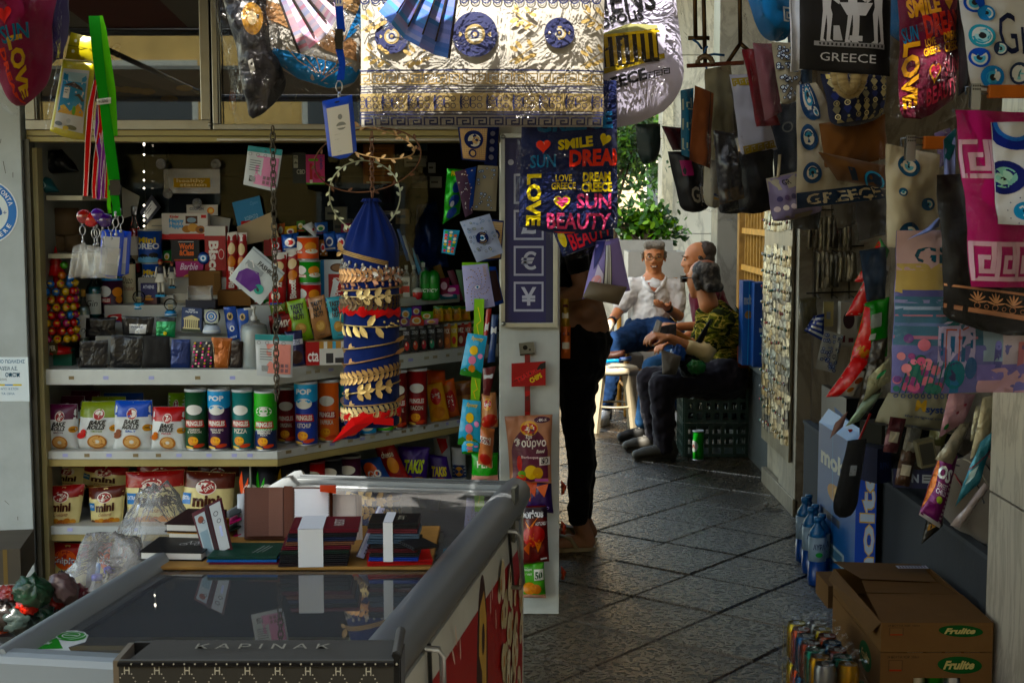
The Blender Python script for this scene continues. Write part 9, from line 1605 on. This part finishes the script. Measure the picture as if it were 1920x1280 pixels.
blob('bandage',rel([C(LSh.lerp(LEl,.62),.056,LEl,.054),C(LEl,.054,LEl.lerp(LWr,.42),.046)]),'c9b58e','cloth',.008,2,parent=cm,noise_=.003,ns=30)
K1,A1=J(1240,722,-.22),J(1246,838,-.2); K2,A2=J(1216,712,.12),J(1226,815,.14)
tr=[C(hips,.15,J(1300,712,-.16),.105),C(J(1300,712,-.16),.105,K1,.085),C(K1,.083,A1,.062),C(hips,.145,J(1292,708,.1),.1),C(J(1292,708,.1),.1,K2,.08),C(K2,.078,A2,.058),C(J(1362,708,-.1),.14,J(1362,708,.1),.14)]
blob('trousers',rel(tr),'2c272c','cloth',.009,2,parent=cm,noise_=.013,ns=14)
for A_ in (A1,A2): o=shoe(Vector((A_.x,A_.y,0)),Vector((-1,-.1,0)),'54524c',None,sole='3c3a36'); o.parent=cm; o.location=-org
m=MB(); pts=[J(1352,578,-.1),J(1340,592,-.2),J(1322,622,-.27),J(1302,656,-.27),J(1288,684,-.24)]; m.tube([p-org for p in pts],.022,'0e0e10','cloth',6,flat=.35); m.build('shoulder_strap',cm)
sb=lump('shoulder_bag','black shoulder bag with green lining on the lap of the camouflage shirt man','bag',J(1296,684,-.28),(.085,.05,.075),'101012','cloth',3,.25,flatb=False); lump('plastic_sack','small bright green bag peeping from the black shoulder bag','plastic bag',J(1305,688,-.33),(.055,.03,.045),'14602a','plastic',6,.3,flatb=False)
lump('plastic_sack','bright blue plastic bag held on the lap','plastic bag',J(1272,660,-.3),(.045,.04,.06),'164a8a','plastic',9,.35,flatb=False)
soft([(1240,655),(1278,668),(1268,702),(1242,702)],8.46,'grey beige open pouch on the knee of the camouflage shirt man','6a6258',D=.04,name='pouch',cat='pouch',mat='cloth')
soft([(1232,598),(1242,604),(1230,650),(1215,646)],8.55,'folded white leaflet held in his fingers','c9c9c4',[('r',.1,.05,.9,.3,'7a3a3a'),('r',.2,.5,.8,.55,'8a8a8a')],D=.003,name='leaflet',cat='paper',mat='paper')
soft([(1236,612),(1268,606),(1268,634),(1240,646)],8.62,'dark printed card held behind the leaflet','3a3c40',D=.003,name='card',cat='card',mat='card')
# crate seat
t=thing('bottle_crate','stack of dark green bottle crates used as a seat','crate',(J(1341,700).x,8.86,0)); w=.2; 
for lvl in range(2):
    z=lvl*.215; m=MB(); g='3f5650'
    for sy in (-1,1):
        for zz in (0,.06,.125,.19): m.box(-w,sy*.15-.008,z+zz,w,sy*.15+.008,z+zz+.02,g,'plastic')
        for i in range(8 if lvl else 6): x=-w+.012+i*(2*w-.024)/(7 if lvl else 5); m.box(x-.011,sy*.15-.011,z,x+.011,sy*.15+.011,z+.212,g,'plastic')
    for sx in (-1,1):
        for zz in (0,.06,.125,.19): m.box(sx*w-.008,-.14,z+zz,sx*w+.008,.14,z+zz+.02,g,'plastic')
        for i in range(5): y=-.14+i*.07; m.box(sx*w-.011,y-.011,z,sx*w+.011,y+.011,z+.212,g,'plastic')
    m.box(-w+.01,-.14,z+.004,w-.01,.14,z+.014,g,'plastic'); m.build('crate',t)
m=MB(); 
for i in range(8): m.lathe([(.028,.235),(.03,.3),(.012,.36),(.012,.41)],'7d8a84' if i%2 else '3a2c22','glass',10,(-.15+.1*(i%4),-.06+.12*(i//4),0))
m.build('bottles_inside',t)
m=MB(); S=lambda u,v,o:Vector((-.24+.5*u,-.19+.38*v,.435+o+.03*(1-math.exp(-u*5))-.02)); m.surf(S,12,4,'7a5f3c','cardboard'); m.surf(lambda u,v,o:S(u,v,0)-Vector((0,0,.008)),12,4,'6a5030','cardboard',flip=True); m.build('cardboard_seat',t)
can_=can(1298,806,1319,862,8.35,'bright green drink can standing on the paving before the crates','1f8a2c',[('e',.15,.5,.28,.2,'d8dcd8'),('e',.95,.5,.2,.18,'d8dcd8'),('t','A',.0,.42,.3,.56,'b02028','b')],name='drink_can',mat='metal')
# ---- man in maroon shirt
Y0=9.55; org=Vector((J(1330,700).x,Y0,0)); mm_=thing('person','balding man in maroon shirt sitting half hidden behind the camouflage shirt man','person',org)
hp,P,s_,f_,u_=head_parts(J(1308,488),(-1,-.05,-.08),1.04); L1,R1=J(1330,552,-.18),J(1330,552,.18); E1,W1=J(1330,612,-.2),J(1272,612,-.3); E2,W2=J(1322,615,.15),J(1268,640,-.1)
hips=J(1352,672); body=hp+[C(J(1325,545),.1,J(1345,640),.13),C(L1,.05,R1,.05),C(L1,.048,E1,.04),C(E1,.04,W1,.027),C(R1,.048,E2,.04),C(E2,.04,W2,.027)]+hand_parts(W1,Vector((-1,-.1,.12)),Vector((0,.2,-1)),.5,1.05,-1)+hand_parts(W2,Vector((-1,-.3,-.1)),Vector((0,0,-1)),.5,1.05,1)+[C(hips,.12,J(1300,675),.08)]
blob('body',rel(body),'bb8666','skin',.0078,3,parent=mm_); Pr=lambda x,y,z:P(x,y,z)-org; face_bits(Pr,mm_,smile=False); Mh=Matrix((s_,f_,u_)).transposed().to_4x4()
blob('hair',rel([('e',P(0,-.055,.055),(.08,.075,.068),Mh),('e',P(0,-.06,-.0),(.08,.055,.075),Mh),C(P(-.08,-.005,.02),.016,P(-.08,-.03,-.03),.014)]),'4a4038','hair',.008,2,parent=mm_,noise_=.005,ns=60)
blob('maroon_shirt',rel([C(J(1326,560),.125,J(1346,650),.155),C(L1,.078,R1,.078),C(L1,.075,L1.lerp(E1,.6),.068),C(R1,.075,R1.lerp(E2,.6),.068),C(J(1320,545),.085,J(1330,570),.12)]),'5a1c2a','cloth',.01,4,parent=mm_,noise_=.01,ns=10)
K1,A1=J(1226,690,-.22),J(1206,790,-.25); K2,A2=J(1245,680,.15),J(1240,780,.15)
blob('jeans',rel([C(hips,.145,J(1290,676,-.12),.1),C(J(1290,676,-.12),.1,K1,.08),C(K1,.078,A1,.056),C(hips,.14,J(1300,672,.1),.1),C(J(1300,672,.1),.1,K2,.08),C(K2,.078,A2,.056)]),'33506e','denim',.011,3,parent=mm_,noise_=.009,ns=11)
for A_ in (A1,A2): o=shoe(Vector((A_.x+.02,A_.y,0)),Vector((-1,-.25,0)),'2a2a28',None,sole='16161a'); o.parent=mm_; o.location=-org
t=thing('wooden_stool','plain wooden stool under the man in the maroon shirt','stool',(J(1352,700).x,Y0,0)); m=MB(); m.lathe([(.17,.42),(.17,.455)],'7a5a38','wood',20); m.build('seat',t)
for x,y in ((-.12,-.12),(.12,-.12),(-.12,.12),(.12,.12)): m=MB(); m.bar((x*1.15,y*1.15,0),(x,y,.42),.017,'7a5a38','wood'); m.build('leg',t)
# ---- wooden chair of the polo man
t=thing('wooden_chair','light wooden chair with turned legs carrying the man in the white polo','chair',(at(1216,700,10.6).x,10.65,0)); sz=.56
m=MB(); m.box(-.2,-.26,sz-.04,.2,.2,sz,'b08a58','wood'); m.build('seat',t,bevel=.008)
for x,y in ((-.18,-.24),(.18,-.24)): m=MB(); m.bar((x,y,0),(x,y,sz-.04),.02,'a88050','wood'); m.build('leg',t)
for x in (-.2,.22): m=MB(); m.bar((x,.19,0),(x*1.02,.24,1.0),.018,'b89058','wood'); m.build('rear_post',t)
m=MB()
for z in (.18,.34): m.bar((-.18,-.24,z),(.18,-.24,z),.011,'9a7648','wood'); m.bar((-.18,-.24,z+.03),(-.2,.2,z+.03),.011,'9a7648','wood'); m.bar((.18,-.24,z+.03),(.21,.2,z+.03),.011,'9a7648','wood')
m.build('stretchers',t); m=MB(); m.box(-.2,.21,.86,.22,.235,.95,'b89058','wood'); m.build('backrest',t)
# ---- plastic stool as a table
c=gnd(1143,790); t=thing('plastic_stool','cream plastic stool used as a small table beside the men','stool',(c.x,9.75,0)); m=MB(); m.lathe([(.0001,.45),(.14,.452),(.16,.445),(.17,.43),(.172,.4),(.165,.4)],'b8ae98','plastic',28); m.build('top',t)
for a in (45,135,225,315):
    x,y=math.cos(R(a)),math.sin(R(a)); m=MB(); m.add([(x*.12+y*.035,y*.12-x*.035,.42),(x*.12-y*.035,y*.12+x*.035,.42),(x*.165-y*.045,y*.165+x*.045,.42),(x*.165+y*.045,y*.165-x*.045,.42)]+[(x*.17+y*.018,y*.17-x*.018,0),(x*.17-y*.018,y*.17+x*.018,0),(x*.2-y*.02,y*.2+x*.02,0),(x*.2+y*.02,y*.2-x*.02,0)],[(0,1,5,4),(1,2,6,5),(2,3,7,6),(3,0,4,7),(4,5,6,7)],'b0a690','plastic'); m.build('leg',t)
m=MB(); m.tube([(.155*math.cos(a),.155*math.sin(a),.18) for a in [i*.3 for i in range(21)]],.008,'a89e88','plastic',6,closed=True); m.build('ring',t)
can(1120,613,1135,672,9.72,'red drink can standing on the cream plastic stool','a81c24',[('r',.2,.3,.8,.45,'c9b8b0'),('e',.5,.6,.25,.1,'d8ccc8')],name='drink_can',mat='metal')
soft([(1134,660),(1172,656),(1174,672),(1134,676)],9.62,'brown leather case lying on the plastic stool','3a2218',D=.04,name='leather_case',cat='case',mat='leather',rc=.4)
soft([(1136,674),(1160,673),(1160,679),(1136,680)],9.58,'light blue lighter on the front edge of the plastic stool','3a9ac8',D=.006,name='lighter',cat='lighter',mat='plastic'); soft([(1160,670),(1184,668),(1184,676),(1160,678)],9.6,'dark blue cigarette pack on the plastic stool','1c3a6a',[('r',0,.4,1,.6,'8aa0b8')],D=.015,name='cigarette_pack',cat='pack',mat='card')
# dark basin behind at the left of polo man
t=thing('metal_basin','dark shallow basin on a crate behind the white polo man','basin',at(1160,600,12.0)); t.location.z=0; m=MB(); m.box(-.2,-.15,0,.2,.15,.3,'3a3632','plastic'); m.build('crate',t,bevel=.01); m=MB(); m.lathe([(.12,.31),(.19,.36),(.21,.42),(.2,.42),(.17,.36)],'3a3c3e','metal',24); m.build('basin',t)
# ---- woman behind the corner post
Y0=6.36; org=Vector((J(1078,700).x,Y0,0)); wo=thing('person','woman in black crop top, black trousers and flip flops standing behind the white post','person',org)
hp,P,s_,f_,u_=head_parts(J(1078,388),(-1,.1,0),1.0)
CH_=J(1077,480); WA=J(1076,560); HI=J(1082,640)
body=hp+[C(CH_,.1,J(1077,520),.1,1.15),C(J(1077,520),.098,J(1076,565),.108,1.2),C(J(1076,565),.108,J(1082,620),.125,1.2),C(J(1077,462,-.15),.05,J(1077,462,.15),.05),C(J(1079,465,-.17),.045,J(1092,545,-.19),.04),C(J(1092,545,-.19),.04,J(1050,560,-.3),.027),C(J(1079,465,.17),.045,J(1080,545,.2),.038),C(J(1080,545,.2),.038,J(1040,530,.15),.027),('e',J(1093,585,-.03),(.075,.12,.06))]
body+=hand_parts(J(1050,560,-.3),Vector((-1,-.1,.2)),Vector((0,.2,-1)),.5,.95,1)
K1,A1=J(1080,790,-.06),J(1090,985,-.05); K2,A2=J(1086,790,.12),J(1094,975,.14)
body+=[C(HI,.07,K1,.045),C(K1,.045,J(1086,940,-.05),.036),C(J(1086,940,-.05),.036,A1,.036),C(HI,.07,K2,.045),C(K2,.045,J(1093,940,.14),.036),C(J(1093,940,.14),.036,A2,.036)]
for A_ in (A1,A2):
    g=Vector((A_.x,A_.y,0)); body+=[C(A_,.038,g+Vector((.035,0,.04)),.032),C(g+Vector((.03,0,.035)),.03,g+Vector((-.06,0,.04)),.032),C(g+Vector((-.06,0,.038)),.034,g+Vector((-.13,0,.026)),.026)]+[C(g+Vector((-.12,-.03+.015*i,.024)),.011,g+Vector((-.165+.008*abs(i-1),-.032+.016*i,.02)),.0095) for i in range(5)]
blob('body',rel(body),'b08a72','skin',.0085,3,parent=wo); face_bits(lambda x,y,z:P(x,y,z)-org,wo,smile=False); Mh=Matrix((s_,f_,u_)).transposed().to_4x4()
blob('hair',rel([('e',P(0,-.025,.05),(.086,.1,.075),Mh),('e',P(0,-.075,-.06),(.075,.05,.15),Mh)]),'1c1512','hair',.009,2,parent=wo,noise_=.004,ns=60)
blob('crop_top',rel([C(J(1077,470),.112,J(1078,520),.112,1.15),C(J(1077,462,-.16),.06,J(1077,462,.16),.06),C(J(1079,467,-.17),.055,J(1084,500,-.18),.052),('e',J(1060,505),(.06,.13,.06))]),'0a0a0b','cloth',.01,3,parent=wo,noise_=.003)
blob('trousers',rel([C(J(1082,612),.122,HI,.14,1.15),C(HI,.14,J(1086,680,-.05),.125),('e',J(1100,650),(.105,.15,.11)),C(J(1086,680,-.06),.1,K1,.068),C(K1,.066,J(1090,860,-.05),.06),C(J(1090,860,-.05),.06,J(1084,968,-.05),.048),C(J(1086,680,.1),.1,K2,.066),C(K2,.066,J(1095,860,.13),.06),C(J(1095,860,.13),.06,J(1092,962,.14),.046)]),'131315','cloth',.009,2,parent=wo,noise_=.008,ns=20)
for i,A_ in enumerate((A1,A2)):
    g=Vector((A_.x,A_.y,0))-org; m=MB(); pts=[(-.06+.125*math.cos(a),.042*math.sin(a)*(1.1 if math.cos(a)<0 else .85)) for a in [k*.35 for k in range(18)]]; n=18; vs=[g+Vector((x,y,z)) for z in (.0,.016) for x,y in pts]; m.add(vs,[(k,(k+1)%n,n+(k+1)%n,n+k) for k in range(n)]+[tuple(range(n,2*n)),tuple(range(n-1,-1,-1))],'b0a488','plastic'); m.tube([g+Vector((-.02,-.04,.015)),g+Vector((-.05,-.03,.06)),g+Vector((-.1,0,.065)),g+Vector((-.05,.03,.06)),g+Vector((-.02,.04,.015))],.009,'b0a488','plastic',6); m.build('flip_flop',wo)
